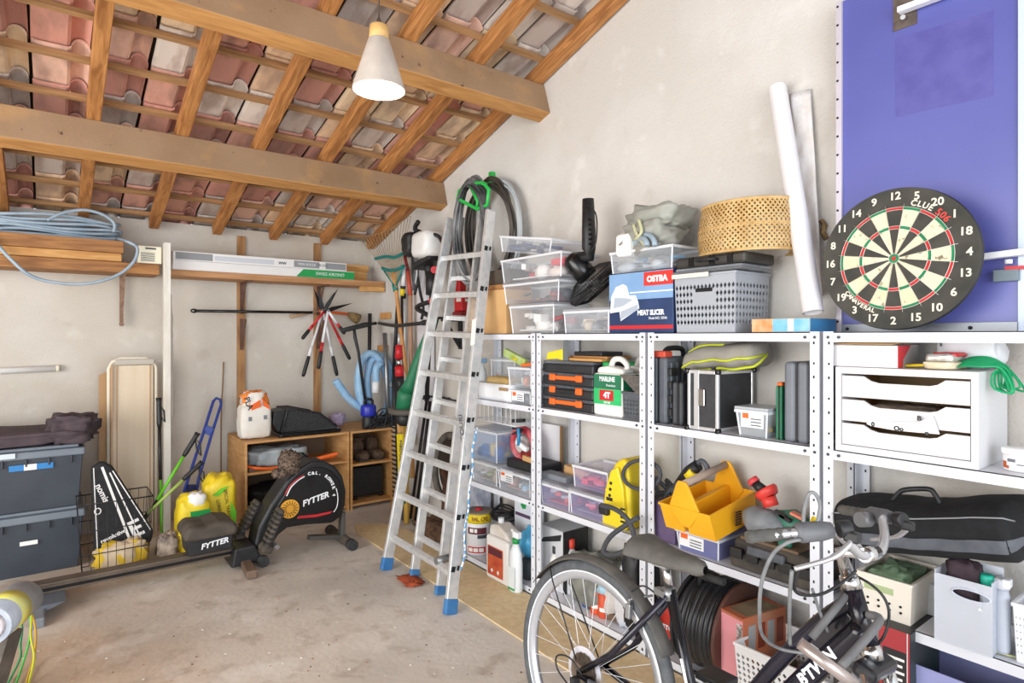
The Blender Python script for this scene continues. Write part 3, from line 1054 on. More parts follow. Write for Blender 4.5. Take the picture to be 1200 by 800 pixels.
# inside the cabinet
zs = .419
p = onY(300, 535, 4.95)
o = B().blob((1.46, 5.0, zs), (.23, .14, .075), .5, .25, 3, 2).ob('plastic_sheet', M('sheet_grey', '#bcc2c6', '#8e959a', sc=8, r=.4))
tag(o, 'folded grey plastic sheet on the upper shelf of the low cabinet', 'sheet')
t = thing('loppers', 'orange handled loppers lying on the cabinet shelf', 'loppers', (1.72, 4.84, zs + .02))
B().bar((-.03, -.02, .02), (.16, -.06, .055), .024, .024).ob('handle', ORANGE, t, bev=.006)
B().bar((-.03, .05, .0), (.17, .03, .02), .024, .024).ob('handle', ORANGE, t, bev=.006)
B().bar((-.03, -.02, .02), (-.16, .02, .06), .03, .02).bar((-.03, .05, .01), (-.12, .04, .09), .025, .02).ob('jaw', BLACK, t, bev=.004)
B().cyl((-.04, -.03, .02), (-.04, .06, .015), .022, n=12).ob('pivot', RED, t)
t = thing('hand_saw', 'orange handled saw lying at the left end of the cabinet shelf', 'saw', (1.30, 4.83, zs + .014))
B().tube(cr([(-.10, .05, .025), (-.04, .0, .012), (.05, -.012, .0), (.12, -.01, .0)], 5), .012, 8).ob('handle', ORANGE, t)
B().box(-.08, .18, .04, .07, -.012, .004).ob('blade', STEEL, t)
for i, (x, sx_, l, sd) in enumerate(((2.15, .06, 'left brown leather boot in the narrow bay of the cabinet', 12), (2.29, .055, 'right brown leather boot in the narrow bay of the cabinet', 15))):
    t = thing('work_boot', l, 'boot', (x, 4.98, .3795), 0, 'brown work boots')
    B().blob((0, -.01, 0), (sx_, .125, .04), .7, .15, 3, sd).blob((.0, .06, .03), (sx_ * .9, .055, .075), .7, .2, 3, sd + 1).ob('leather', BROWN, t)
    B().blob((0, -.01, 0), (sx_ * 1.05, .13, .011), .6, .02, 2, 1).ob('sole', RUBBER, t)
t = thing('speaker_box', 'black box standing in the lower narrow bay of the cabinet', 'box', (2.19, 4.92, .0485))
B().box(-.16, .16, 0, .25, .02, .27).ob('case', BLACK, t, bev=.015)
for sx_ in (-.12, .12):
    B().cyl((sx_, .0, .018), (sx_ + .03, .0, .018), .018, n=12).ob('castor', BLACKG, t)
o = B().blob((1.5, 5.0, .0485), (.24, .14, .12), .6, .2, 3, 22).ob('dark_bag', BLACK)
tag(o, 'dark bag in the large lower bay behind the rowing machine', 'bag')

# ================================================================ ROWING MACHINE
YR = 4.10
ORG = Vector((.70, YR, 0))
t = thing('rowing_machine', 'black rowing machine with round flywheel housing lying along the back of the floor', 'rowing machine', ORG)
Q = lambda x, y, Y: onY(x, y, Y) - ORG
DK = M('machine_black', '#17181b', '#232427', sc=14, r=.45)
DUST = M('dusty_black', '#3d3832', '#5d544a', sc=9, r=.8, lo=.3, hi=.7)
RAIL = M('rail_brown', '#54483e', '#6a5d50', sc=6, r=.55)
xl_, xr_ = onY(32, 690, YR).x - ORG.x, onY(300, 640, YR).x - ORG.x
b = B().box(xl_, xr_, -.035, .035, .075, .125).box(xl_, xr_, -.045, .045, .120, .132)
b.ob('rail', RAIL, t, bev=.004)
B().box(xl_, xr_, -.0465, -.036, .092, .106).ob('rail_groove', BLACKG, t)
b = B().prism([(-.30, 0), (-.30, .05), (-.06, .075), (.06, .075), (.30, .05), (.30, 0)], xl_ + .02, xl_ + .075, 'x')
b.ob('rear_foot', GREY, t, bev=.008)
B().prism([(xl_ + .02, .02), (xl_ + .02, .0748), (xl_ + .16, .0748)], -.20, .20).ob('gusset', M('foot_grey', '#5e646e', r=.5), t)
# seat
sx0 = onY(247, 620, YR - .1).x - ORG.x
b = B().prism([(-.145, .235), (-.15, .285), (-.115, .325), (-.03, .315), (.04, .33), (.12, .315), (.15, .285), (.145, .235)], -.14, .14)
b.ob('seat', DUST, t, bev=.03, seg=3, loc=(sx0, 0, 0))
b = B().prism([(-.12, .14), (-.13, .234), (.13, .234), (.12, .14)], -.105, .105)
b.ob('seat_carriage', DK, t, bev=.01, loc=(sx0, 0, 0))
text('FYTTER', .045, WHITE, t, (sx0 + .02, -.107, .195), (R(90), R(-6), 0), off=.0015, shear=.25)
# flywheel housing
YF = YR - .09
ol = [Q(x, y, YF) for x, y in ((298, 641), (303, 618), (318, 590), (336, 563), (352, 548), (366, 540), (380, 540), (393, 546), (402, 558), (406, 575), (405, 592), (399, 606), (390, 613), (360, 615), (334, 619), (318, 632), (308, 648))]
b = B().prism([(p.x, p.z) for p in ol], YF - YR, .09)
b.ob('flywheel_housing', DK, t, bev=.018, seg=3)
b = B().prism([(p.x * .86 + .86 * .0 + .105 * .0 + .14 * .72, p.z * .86 + .045) for p in ol], YF - YR - .012, YF - YR)
b.ob('side_cover', M('cover_black', '#121316', r=.3), t, bev=.006)
ys = YF - YR - .0135
c = Q(371, 584, YF)
text('FYTTER', .053, WHITE, t, (c.x - .012, ys, c.z), (R(90), R(-12), 0), off=.002, shear=.25)
pp = [Q(x, y, YF) for x, y in ((347, 607), (349, 604), (370, 602), (389, 598), (386, 601), (370, 605))]
B().prism([(p.x, p.z) for p in pp], ys, ys + .003).ob('red_stripe', RED, t)
arc = [Q(x, y, YF - .02) for x, y in ((336, 581), (341, 571), (349, 563), (357, 558))]
B().tube(cr(arc, 5), .004, 6).ob('arc_line', WHITE, t)
arc = [Q(x, y, YF - .02) for x, y in ((334, 580), (339, 570), (347, 562), (356, 556.5))]
B().tube(cr(arc, 5), .0035, 6).ob('arc_line', RED, t)
arc = [Q(x, y, YF - .02) for x, y in ((394, 572), (396, 582), (395, 593), (391, 600))]
B().tube(cr(arc, 5), .003, 6).ob('arc_line', WHITE, t)
for k, ch in enumerate('C&L. ROWER 4'):
    a = R(98 - k * 9.5)
    ctr = Q(367, 580, YF)
    if ch != ' ':
        text(ch, .028, WHITE, t, (ctr.x + .148 * math.cos(a) - .01, ys, ctr.z + .150 * math.sin(a)), (R(90), R(90) - a, 0), off=.0012)
fc = Q(339.5, 596, YF - .02)
YD = M('fan_yellow', '#e3a52f', r=.5)
B().cyl((fc.x, ys - .012, fc.z), (fc.x, ys, fc.z), .060, n=28).ob('fan_disc', YD, t)
b = B()
for k in range(16):
    a = 2 * PI * k / 16
    b.rbox((fc.x + .038 * math.cos(a), ys - .0125, fc.z + .038 * math.sin(a)), (.03, .002, .005), (0, -a - .3, 0))
b.ob('fan_slots', M('slot_brown', '#7a5216', r=.7), t)
# top hub, handle with knitted glove, rail of chain cover
h = Q(363, 556, YF)
B().cyl((h.x, ys - .004, h.z - .045), (h.x, ys + .02, h.z - .045), .034, n=20).ob('chain_hub', BLACKG, t)
# footplates
def footplate(px, py, Y, ang, w_):
    c = Q(px, py, Y)
    b = B().rbox((0, 0, 0), (.035, .11, .24)).rbox((.01, 0, -.13), (.07, .10, .05))
    o = b.ob('footplate', DUST, t, bev=.02, loc=c, rot=(0, ang, 0))
    r_ = B()
    for k in range(7):
        r_.box(-.024, -.017, -.045, .045, -.10 + k * .03, -.088 + k * .03)
        r_.box(-.016, .016, -.058, -.054, -.10 + k * .03, -.088 + k * .03)
    r_.ob('tread', BLACK, o)


footplate(320, 617, YR - .20, R(24), .1)
footplate(291, 606, YR + .12, R(30), .1)
B().cyl((Q(312, 628, YR).x, -.24, .14), (Q(312, 628, YR).x, .20, .14), .014, n=10).ob('footplate_axle', STEEL, t)
# front feet
xf = onY(400, 618, YR).x - ORG.x
B().cyl((xf, -.20, .035), (xf, .18, .035), .032, n=16).ob('front_foot_tube', DUST, t)
for y_ in (-.21, .17):
    B().cyl((xf, y_ - .0, .035), (xf, y_ + .05, .035), .036, n=16).ob('rubber_cap', RUBBER, t)
B().bar((xf - .01, -.02, .04), (Q(400, 600, YR).x, -.02, .22), .06, .03).bar((xf - .25, -.06, .10), (xf, -.02, .05), .05, .03).ob('front_bracket', M('bracket_grey', '#5d5b58', r=.5, m=.3), t, bev=.004)
xm = onY(294, 655, YR - .2).x - ORG.x
B().bar((xm - .02, -.31, .03), (xm + .02, .20, .03), .06, .05).ob('middle_foot_tube', M('foot_brown', '#5e4a40', '#75604f', sc=8, r=.6), t, bev=.008)
B().prism([(xm - .09, .02), (xm - .07, .135), (xm + .05, .14), (xm + .10, .03)], -.11, .10).ob('pivot_block', DK, t, bev=.012)
B().cyl((xm + .09, -.15, .035), (xm + .09, -.11, .035), .034, n=16).ob('wheel', RUBBER, t)
p = Q(338, 544, YF)
o = B().blob((0, 0, 0), (.065, .05, .075), .7, .3, 4, 4).blob((-.07, -.02, -.01), (.045, .04, .03), .7, .3, 4, 6).ob('glove', M('speckled_knit', '#2c2420', '#7e6a5a', sc=70, r=.95, bump=.7), loc=(ORG.x + p.x, YF - .02, p.z - .06))
tag(o, 'dark brown speckled knitted glove draped over the flywheel housing', 'glove')
# ================================================================ CORNER TOOLS on the right wall
XT = 2.33


def P3(x, y, X):
    return onX(x, y, X)


# wire leaf rake with teal braces
t = thing('leaf_rake', 'leaf rake with teal braces, long wire tines and a wooden handle in the corner', 'rake', P3(478, 520, XT - .02))
o0 = Vector(t.location)
base = P3(464, 335, XT) - o0
B().tube([P3(461, 316, XT) - o0, P3(464, 338, XT) - o0, P3(470, 390, XT) - o0, P3(479, 455, XT) - o0, P3(484, 560, XT) - o0], .016, 10).ob('handle', HANDLE, t)
B().cyl(P3(462.5, 333, XT) - o0, P3(464, 341, XT) - o0, .024, n=12).ob('socket', TEAL, t)
n = 17
bt = B()
for k in range(n):
    u = k / (n - 1)
    a = P3(447 + 26 * u, 313 - 1 * u, XT) - o0
    m = P3(440 + 31 * u, 302.5 - 4 * u, XT) - o0
    tip = P3(420 + 62 * u, 277 - 24 * u + 6 * math.sin(u * PI), XT - .02) - o0
    c = P3(463, 334, XT) - o0
    bt.tube([c, a, m, tip, tip + Vector((-.03, 0, -.012))], .0032, 5)
bt.ob('tines', M('tine_tan', '#b09a78', r=.5, m=.2), t)
for pts in (((440, 303), (452, 300.5), (462, 301.5), (471, 297.5)), ((448, 314), (455, 316.5), (465, 316), (473, 311.5))):
    B().tube(cr([P3(x, y, XT - .01) - o0 for x, y in pts], 5), .014, 8).ob('brace', TEAL, t)
for a, b_ in (((448, 314), (462.5, 335)), ((473, 312), (464, 335))):
    B().cyl(P3(*a, XT) - o0, P3(*b_, XT) - o0, .008, n=8).ob('stay', TEAL, t)


def pole_thing(name, label, cat, segs, X=XT, group=None):
    """segs: list of (x0,y0,x1,y1,r0,r1,mat,part)"""
    q = P3(segs[-1][2], segs[-1][3], X)
    t = thing(name, label, cat, q, 0, group)
    for x0, y0, x1, y1, r0, r1, mt, pn in segs:
        B().cyl(P3(x0, y0, X) - q, P3(x1, y1, X) - q, r0, r1, n=10).ob(pn, mt, t)
    return t


pole_thing('telescopic_pole', 'pole with white sleeve and yellow clamp standing beside the leaf rake', 'pole', [(474, 312, 472.5, 335, .018, .018, WHITE, 'sleeve'), (472.5, 335, 472, 338, .022, .022, BLACK, 'ring'), (472, 338, 471, 346, .022, .017, YEL2, 'clamp'), (471, 346, 473.5, 520, .010, .010, BLACK, 'shaft')], 2.37)
pole_thing('telescopic_pole', 'thin white and black pole right behind the wooden rake handle', 'pole', [(474, 350, 474.5, 520, .010, .010, WHITE, 'shaft'), (474, 344, 474, 350, .014, .012, BLACK, 'cap')], 2.42)
pole_thing('hoe', 'wooden tool handle with long red painted socket in the corner', 'tool', [(474, 297, 478, 318, .012, .016, DRED, 'neck'), (478, 318, 481, 346, .018, .020, M('socket_red', '#c2523c', r=.5), 'socket'), (481, 346, 482, 520, .017, .017, M('pink_wood', '#bf9478', '#caa284', sc=6, r=.6), 'handle')], 2.39)
pole_thing('long_handle', 'dark brown tool handle at the left edge of the corner tools', 'tool', [(466, 348, 462, 432, .012, .02, BLACK, 'shaft'), (462, 432, 463, 520, .02, .02, BLACK, 'foot')], 2.41)
pole_thing('cultivator', 'red and black telescopic tool with steel collar hanging right of the hose coil', 'tool', [(467.5, 391, 467.5, 404, .010, .010, ALU, 'shaft'), (467.5, 404, 467.5, 420, .026, .034, RED, 'red_sleeve'), (467.5, 420, 468, 429, .024, .024, CHROME, 'collar'), (468, 429, 468.5, 441, .036, .036, RED, 'red_sleeve'), (468.5, 441, 469.5, 458, .030, .028, BLACK, 'grip'), (469.5, 458, 472, 609.5, .011, .011, STEEL, 'lower_shaft')], 2.22)
t = thing('strap_bundle', 'bundle of black and grey straps hanging beside the trimmer motor', 'strap', P3(486, 300, 2.38))
o0 = Vector(t.location)
for k, (pts, mt) in enumerate((([(480, 287), (483, 300), (484, 318), (485, 335)], BLACK), ([(484, 290), (487, 304), (486, 322), (484, 340)], DGREY), ([(486, 290), (489, 310), (489, 330), (486, 345)], BLACK), ([(490, 292), (488, 312), (492, 340), (496, 360), (494, 374)], BLACK), ([(482, 289), (486, 296), (489, 312), (487, 334)], STEEL))):
    B().tube(cr([P3(x, y, 2.36 - .01 * k) - o0 for x, y in pts], 5), .012, 6).ob('strap', mt, t)
for y_, xa_, lab in ((370, 449, 'upper small wooden peg block on the wall beside the corner'), (408, 446, 'lower small wooden peg block on the wall above the hose coil')):
    p = P3(xa_, y_, 2.40)
    o = B().box(-.0, .045, -.07, .07, -.028, .028).ob('peg_block', HANDLE, loc=p, bev=.004)
    tag(o, lab, 'block')
cyl_thing('steel_pipe', 'short grey steel pipe standing behind the top of the hose coil', 'pipe', [P3(451, 390, 2.36), P3(453, 440, 2.36), P3(455, 500, 2.36)], .020, STEEL)
# string trimmer upside down
t = thing('brush_cutter', 'white and black petrol brush cutter hanging head up beside the ladder', 'brush cutter', P3(503, 395, 2.25))
o0 = Vector(t.location)
c = P3(505, 288, 2.24) - o0
WS = M('motor_white', '#e2e2e0', r=.35)
B().blob((c.x - .02, c.y - .02, c.z - .10), (.11, .13, .10), .5, .06, 2, 2).ob('motor_cover', WS, t)
c2 = P3(484, 286, 2.20) - o0
B().blob((c2.x, c2.y, c2.z - .10), (.08, .075, .095), .6, .1, 2, 5).ob('air_filter', BLACK, t)
B().rbox((c.x, c.y + .02, c.z - .12), (.17, .28, .05), (R(-12), 0, 0)).ob('motor_base', BLACK, t, bev=.02)
p = P3(488, 272, 2.2) - o0
B().tube(cr([p + Vector((0, 0, .0)), p + Vector((0, .02, .04)), p + Vector((0, -.03, .075))], 4), .018, 8).ob('hook', BLACK, t)
B().tube(cr([P3(x, y, 2.19) - o0 for x, y in ((489, 270), (497, 273), (505, 274), (514, 277), (519, 285))], 4), .014, 8).ob('starter_rim', BLACK, t)
B().tube([P3(502, 296, 2.25) - o0, P3(503, 318, 2.25) - o0, P3(506, 340, 2.25) - o0], [.05, .035, .03], 12).ob('clutch_cone', BLACK, t)
B().tube([P3(506, 318, 2.22) - o0, P3(507, 345, 2.22) - o0], [.045, .05], 10).ob('throttle_grip', BLACK, t)
B().tube([P3(506, 340, 2.25) - o0, P3(503, 400, 2.25) - o0, P3(500, 470, 2.25) - o0], .017, 10).ob('shaft', BLACK, t)
B().tube(cr([P3(x, y, 2.2) - o0 for x, y in ((506, 353), (493, 357), (488.5, 361), (496, 366), (506, 372))], 5), .018, 8).ob('loop_handle', BLACK, t)
for x, y in ((509, 316), (506.5, 352.5)):
    B().cyl(P3(x, y, 2.15) - o0, P3(x, y, 2.19) - o0, .026, n=12).ob('red_knob', RED, t)
o = B().tube(cr([P3(x, y, XX) for x, y, XX in ((444, 378.5, 2.40), (455, 380.5, 2.30), (466, 381.5, 2.20), (480, 380, 2.14), (495, 378.5, 2.12))], 5), .014, 8).tube([P3(494, 378.5, 2.12), P3(497, 378, 2.12), P3(509, 377.5, 2.12)], [.016, .021, .021], 10).ob('bent_rod', BLACK)
tag(o, 'black bent tool handle running level from the scooter stem to the brush cutter', 'handle')
# white panel
t = B().bar(P3(499, 515, 2.43), P3(499, 303, 2.43), .011, .26, up=(0, 1, 0)).ob('white_board', M('board_white', '#dcdde4', r=.6))
tag(t, 'tall narrow white board leaning on the wall behind the brush cutter', 'board')
# green trimmer
t = thing('grass_trimmer', 'green electric grass trimmer with grey ring standing left of the ladder', 'trimmer', P3(475, 500, 2.10))
o0 = Vector(t.location)
Xg = 2.10
B().tube([P3(509, 372, Xg + .1) - o0, P3(503, 392, Xg + .08) - o0, P3(490, 424, Xg + .04) - o0, P3(481, 450, Xg) - o0, P3(477, 459, Xg) - o0], [.036, .038, .042, .048, .06], 14).ob('tube', DGREEN, t)
B().tube([P3(477.5, 457, Xg) - o0, P3(476, 464, Xg) - o0, P3(475, 479, Xg) - o0], [.06, .068, .072], 16).ob('motor_head', DGREEN, t)
c = P3(474, 481, Xg) - o0
B().lathe([(.10, -.025), (.14, -.02), (.145, .012), (.10, .02)], 24, c, .8, 1).ob('guard_ring', M('guard_grey', '#57534c', r=.7), t)
B().lathe([(.035, -.11), (.06, -.09), (.062, -.03), (.05, -.02)], 18, c).ob('spool', BLACK, t)
# yellow hedge trimmer blade and yellow handled tool
Xh = 2.15
t = thing('hedge_trimmer', 'toothed hedge trimmer blade with yellow sheath hanging beside the cabinet', 'trimmer', P3(466, 600, Xh))
o0 = Vector(t.location)
B().bar(P3(461.5, 499, Xh) - o0, P3(463.5, 600, Xh) - o0, .005, .032, up=(0, 1, 0)).ob('blade', M('blade_light', '#b9aa92', r=.4, m=.3), t)
b = B()
for k in range(19):
    p = P3(461.5 + 2 * k / 18, 501 + 97 * k / 18, Xh - .005) - o0
    b.rbox(p, (.006, .085, .012))
b.ob('teeth', BLACK, t)
B().bar(P3(469, 508, Xh - .02) - o0, P3(471.5, 573, Xh - .02) - o0, .03, .075, up=(0, 1, 0)).ob('sheath', M('sheath_yellow', '#e8cf22', r=.5), t, bev=.006)
B().bar(P3(471.5, 574, Xh - .02) - o0, P3(472, 590, Xh - .02) - o0, .028, .05, up=(0, 1, 0)).ob('motor_end', DGREEN, t, bev=.006)
B().bar(P3(467.5, 480, Xh - .02) - o0, P3(469, 507, Xh - .02) - o0, .028, .035, up=(0, 1, 0)).ob('wooden_end', WOOD, t)
text('HEDGE', .05, DGREY, t, P3(469.5, 528, Xh - .037) - o0, (R(90), R(90), R(-90)), off=.001)
pole_thing('broom_handle', 'pale yellow wooden broom handle standing between hedge trimmer and ladder', 'tool', [(474.5, 494, 476.5, 612.5, .022, .022, M('yellow_wood', '#d6ac52', r=.5), 'handle'), (476.5, 520, 477, 560, .024, .024, YEL2, 'sleeve')], 2.20)
# black shears hook & scooter parts behind the ladder
t = thing('wall_bracket', 'black steel bracket on the wall seen between the ladder stiles at mid height', 'bracket', P3(525, 468, 2.44))
o0 = Vector(t.location)
B().bar((-.005, .30, .01), (-.005, -.13, .0), .012, .05, up=(1, 0, 0)).ob('bar', BLACK, t)
for y_ in (.26, .05, -.02):
    B().cyl((0, y_, 0), (-.09, y_, 0), .018, n=10).ob('peg', BLACK, t)
t = thing('wall_bracket', 'black angled shelf bracket on the wall behind the ladder near its top third', 'bracket', P3(540, 390, 2.44))
B().box(-.012, 0, -.02, .02, -.12, .10).box(-.16, -.012, -.02, .02, .085, .10).bar((-.008, 0, -.10), (-.14, 0, .09), .012, .03).ob('bracket', BLACK, t)
B().box(-.165, .005, -.14, .06, .1005, .118).ob('plate', BLACK, t)
t = thing('red_jack', 'red steel jack standing on the small black bracket behind the ladder', 'jack', P3(540, 379, 2.35) + Vector((0, 0, .012)))
t.location.z = bpy.data.objects['wall_bracket.001'].location.z + .1185
B().box(-.07, .07, -.11, .05, 0, .03).ob('base', DRED, t, bev=.005)
B().box(-.055, .055, -.10, .0, .031, .16).ob('body', RED, t, bev=.01)
B().box(-.03, .03, -.03, .045, .03, .30).ob('post', M('jack_red', '#b3161c', '#c4282c', sc=8, r=.45), t, bev=.01)
B().tube([(-.02, 0, .3), (-.02, -.01, .35), (-.02, .03, .39)], .022, 8).ob('saddle', BLACK, t)
panel(t, -.03, .03, .1, .12, -.1015, PAPER)
side_panel(t, -.09, -.03, .10, .125, -.0565, PAPER)
# tyre and timber low behind the ladder
t = thing('spare_wheel', 'old black tyred wheel with rusty fork leaning on the wall behind the ladder', 'wheel', P3(520, 585, 2.34))
o0 = Vector(t.location)
c = P3(526, 548, 2.36) - o0
B().tube([(c.x + .02 * math.sin(a), c.y + .20 * math.cos(a), c.z + .24 * math.sin(a)) for a in [2 * PI * k / 36 for k in range(36)]], .026, 10, closed=True).ob('tyre', M('old_tyre', '#4a4642', '#6b665f', sc=14, r=.9), t)
B().prism([(c.y + .165 * math.cos(a), c.z + .21 * math.sin(a)) for a in [2 * PI * k / 24 for k in range(24)]], c.x + .01, c.x + .025, 'x').ob('disc', M('dark_brown', '#2c211b', r=.9), t)
B().bar((c.x - .02, c.y, c.z - .05), (c.x - .03, c.y + .01, c.z - .30), .05, .04).bar((c.x - .03, c.y + .02, c.z - .02), (c.x - .03, c.y - .1, c.z - .14), .04, .04).ob('fork', M('rust_dark', '#3d2418', '#5a3320', sc=9, r=.8), t)
for k, (px, yt, wd, lab) in enumerate(((531, 545, .055, 'tallest wooden batten standing behind the ladder beneath the tyre'), (538, 548, .05, 'second wooden batten standing behind the ladder, nearer the shelving'), (527, 575, .045, 'short wooden batten standing behind the ladder, left of the others'))):
    p = P3(px, 640, 2.36)
    z = P3(px, yt, 2.36).z
    o = B().box(-.02, .02, -wd / 2, wd / 2, 0, z).ob('wood_batten', M('batten_pale', '#c39a6c', '#d2ac80', sc=4, r=.7, st=(4, 4, 1)), loc=(2.40 - .03 * (k == 2), p.y, 0.001), bev=.003)
    tag(o, lab, 'batten', 'wood battens behind the ladder')
for k, (a, b_, l) in enumerate((((500, 470), (480, 612), 'left black garden stake seen between the ladder stiles'), ((504, 470), (486, 614), 'right black garden stake seen between the ladder stiles'))):
    q = P3(*b_, 2.28)
    t = thing('garden_stake', l, 'stake', q, 0, 'black garden stakes')
    B().cyl(P3(*a, 2.40) - q, Vector((0, 0, 0)), .012, n=8).ob('stake', BLACK, t)
o = B().blob((2.28, 3.75, 0.001), (.13, .30, .05), .7, .4, 5, 4).ob('rubble', M('dark_rubble', '#3c2e26', '#75573f', sc=14, r=.95, bump=.5))
tag(o, 'pile of dark leaves and scraps on the floor behind the ladder', 'debris', kind='stuff')
o = B().box(-.04, .04, -.15, .15, 0, .14).ob('wood_block', WOOD, loc=(2.30, 4.45, .001), bev=.004)
tag(o, 'pale wooden block on the floor right of the cabinet', 'block')

# ================================================================ HOSE COILS on green holder
XH = 2.40
t = thing('cable_hanger', 'bright green wall hanger above the ladder top', 'hanger', onX(572, 235, WX))
o0 = Vector(t.location)
GH = M('hanger_green', '#27b34e', r=.4)
B().bar(onX(577, 202, 2.435) - o0, onX(577.5, 214, 2.435) - o0, .03, .045, up=(1, 0, 0)).ob('wall_tab', GH, t)
f = [onX(x, y, 2.18) - o0 for x, y in ((548, 215), (566, 214), (573, 222), (571, 240), (560, 245), (536, 233), (538, 224))]
B().tube(f, .012, 8, closed=True).ob('front_loop', GH, t)
B().tube([onX(552, 219, 2.17) - o0, onX(560, 236, 2.17) - o0, onX(559, 244, 2.18) - o0], .012, 8).ob('stay', GH, t)
B().tube([onX(577, 212, 2.43) - o0, onX(570, 216, 2.30) - o0, onX(566, 215, 2.18) - o0], .012, 8).ob('arm', GH, t)
coils = [('thick bundle of dark grey cables hanging on the green hanger, nearest the ladder', M('cable_dark', '#3c3d40', '#8a8b8c', sc=5, r=.5), 26, 553, 275, 18, 60, 2.20), ('coil of pale grey hose loops hanging farthest right behind the ladder top', M('cable_pale', '#a9b0b4', '#c3c9cc', sc=3, r=.5), 6, 588, 272, 24, 58, 2.38), ('coil of brownish black cable hanging between the grey bundles', M('cable_brown', '#3a3632', '#5d564f', sc=3, r=.5), 9, 574, 272, 25, 56, 2.32)]
rr = random.Random(11)
for lab, mt, n, cx_, cy_, rx_, ry_, X in coils:
    t = thing('cable_coil', lab, 'cable', onX(cx_, cy_, X), 0, 'cable coils on the green hanger')
    o0 = Vector(t.location)
    b = B()
    for k in range(n):
        j1, j2, j3 = rr.uniform(-1, 1), rr.uniform(-1, 1), rr.uniform(0, 6)
        pts = []
        sc_ = 1 + .10 * j1
        for j in range(32):
            a = 2 * PI * j / 32
            x = cx_ + 4 * j2 + rx_ * sc_ * math.cos(a) + 1.2 * math.sin(2 * a + j3)
            y = cy_ + 4 * j1 - 2 + ry_ * (1 + .06 * j2) * -math.sin(a)
            pts.append(onX(x, y, X + .035 * j2 + .01 * math.sin(a * 3 + j3)) - o0)
        b.tube(pts, .0085, 6, closed=True)
    b.ob('loops', mt, t)

# ================================================================ LADDER
t = thing('ladder', 'aluminium folding ladder with blue feet standing in front of the shelving', 'ladder', (1.66, 3.07, 0))
o0 = Vector(t.location)
FL, FR = onZ(452, 668, 0.0), onZ(527, 720, 0.0)
XTOP = 2.20
TL, TR = onX(528, 256, XTOP), onX(575, 247, XTOP)
W2 = lambda a, b_, s: a.lerp(b_, s)
for k, (f, tp) in enumerate(((FL, TL), (FR, TR))):
    d = tp - f
    B().bar(f + d * .030 - o0, tp - o0, .026, .066, up=(1, 0, .0)).ob('stile', ALU, t, bev=.004)
    B().bar(f - o0 + Vector((0, 0, .001)), f + d * .034 - o0, .036, .074, up=(1, 0, 0)).ob('foot', BLUE, t, bev=.008)
hb = B()
for k in range(8):
    s = .085 + .113 * k + .0
    a, b_ = W2(FL, TL, s), W2(FR, TR, s)
    B().bar(a - o0, b_ - o0, .034, .03, up=(1, 0, .3)).ob('rung', ALU, t, bev=.003)
    n = (TR - FR).cross(Vector((0, 1, 0))).normalized()
    p = b_ - o0
    hb.rbox(p + Vector((-.010, -.0125, .03)), (.022, .003, .028), (0, R(14), 0))
    hb.rbox(p + Vector((.020, -.0125, .03)), (.012, .003, .024), (0, R(14), 0))
hb.ob('rung_sockets', HOLE, t)
GL, GR = onZ(485, 677, 0.0), onZ(515, 697, 0.0)
HL, HR = onX(540, 254, XTOP + .085), onX(565, 250, XTOP + .075)
for k, (f, tp) in enumerate(((GL, HL), (GR, HR))):
    d = tp - f
    B().bar(f + d * .018 - o0, tp - o0, .024, .056, up=(1, 0, .0)).ob('inner_stile', ALU, t, bev=.004)
    B().bar(f - o0 + Vector((0, 0, .001)), f + d * .022 - o0, .03, .06, up=(1, 0, 0)).ob('foot', BLUE, t, bev=.006)
for k in range(7):
    s = .10 + .118 * k
    a, b_ = W2(GL, HL, s), W2(GR, HR, s)
    B().bar(a - o0, b_ - o0, .03, .028, up=(1, 0, .3)).ob('rung', ALU, t, bev=.003)
a, b_ = W2(FL, TL, .07), W2(FR, TR, .115)
m1, m2 = a.lerp(b_, .45), a.lerp(b_, .8)
B().cyl(m2 - o0 + Vector((-.03, 0, -.02)), m2 - o0 + Vector((.05, 0, -.02)), .022, n=12).ob('lock_bolt', STEEL, t)
p = W2(FR, TR, .40) - o0
text('SENTOURI', .05, DGREY, t, p + Vector((-.036, .002, .0)), (R(90), R(-90) - R(10), R(-90)), off=.001)
p = W2(FR, TR, .66) - o0
panel_o = B().rbox(p + Vector((-.0345, 0, 0)), (.003, .04, .16), (R(-13), R(14), 0)).ob('sticker', PAPER, t)
for a, b_ in ((W2(FL, TL, .05), W2(FL, TL, .27)), (W2(FR, TR, .1), W2(FR, TR, .42))):
    B().tube(cr([a.lerp(b_, s) - o0 + Vector((.01, .03 if a.y > 3 else -.055, 0)) + Vector((.01 * math.sin(s * 20), .008 * math.cos(s * 17), 0)) for s in [k / 12 for k in range(13)]], 2), .006, 6).ob('rope', M('blue_white_rope', '#5f9fd0', '#e6ecf2', sc=60, r=.7, lo=.48, hi=.52, det=0), t)
# ================================================================ THINGS ON THE SHELVES
PR = {}


def plain(c):
    if c not in PR:
        PR[c] = M('part_' + c.strip('#'), c, r=.5)
    return PR[c]


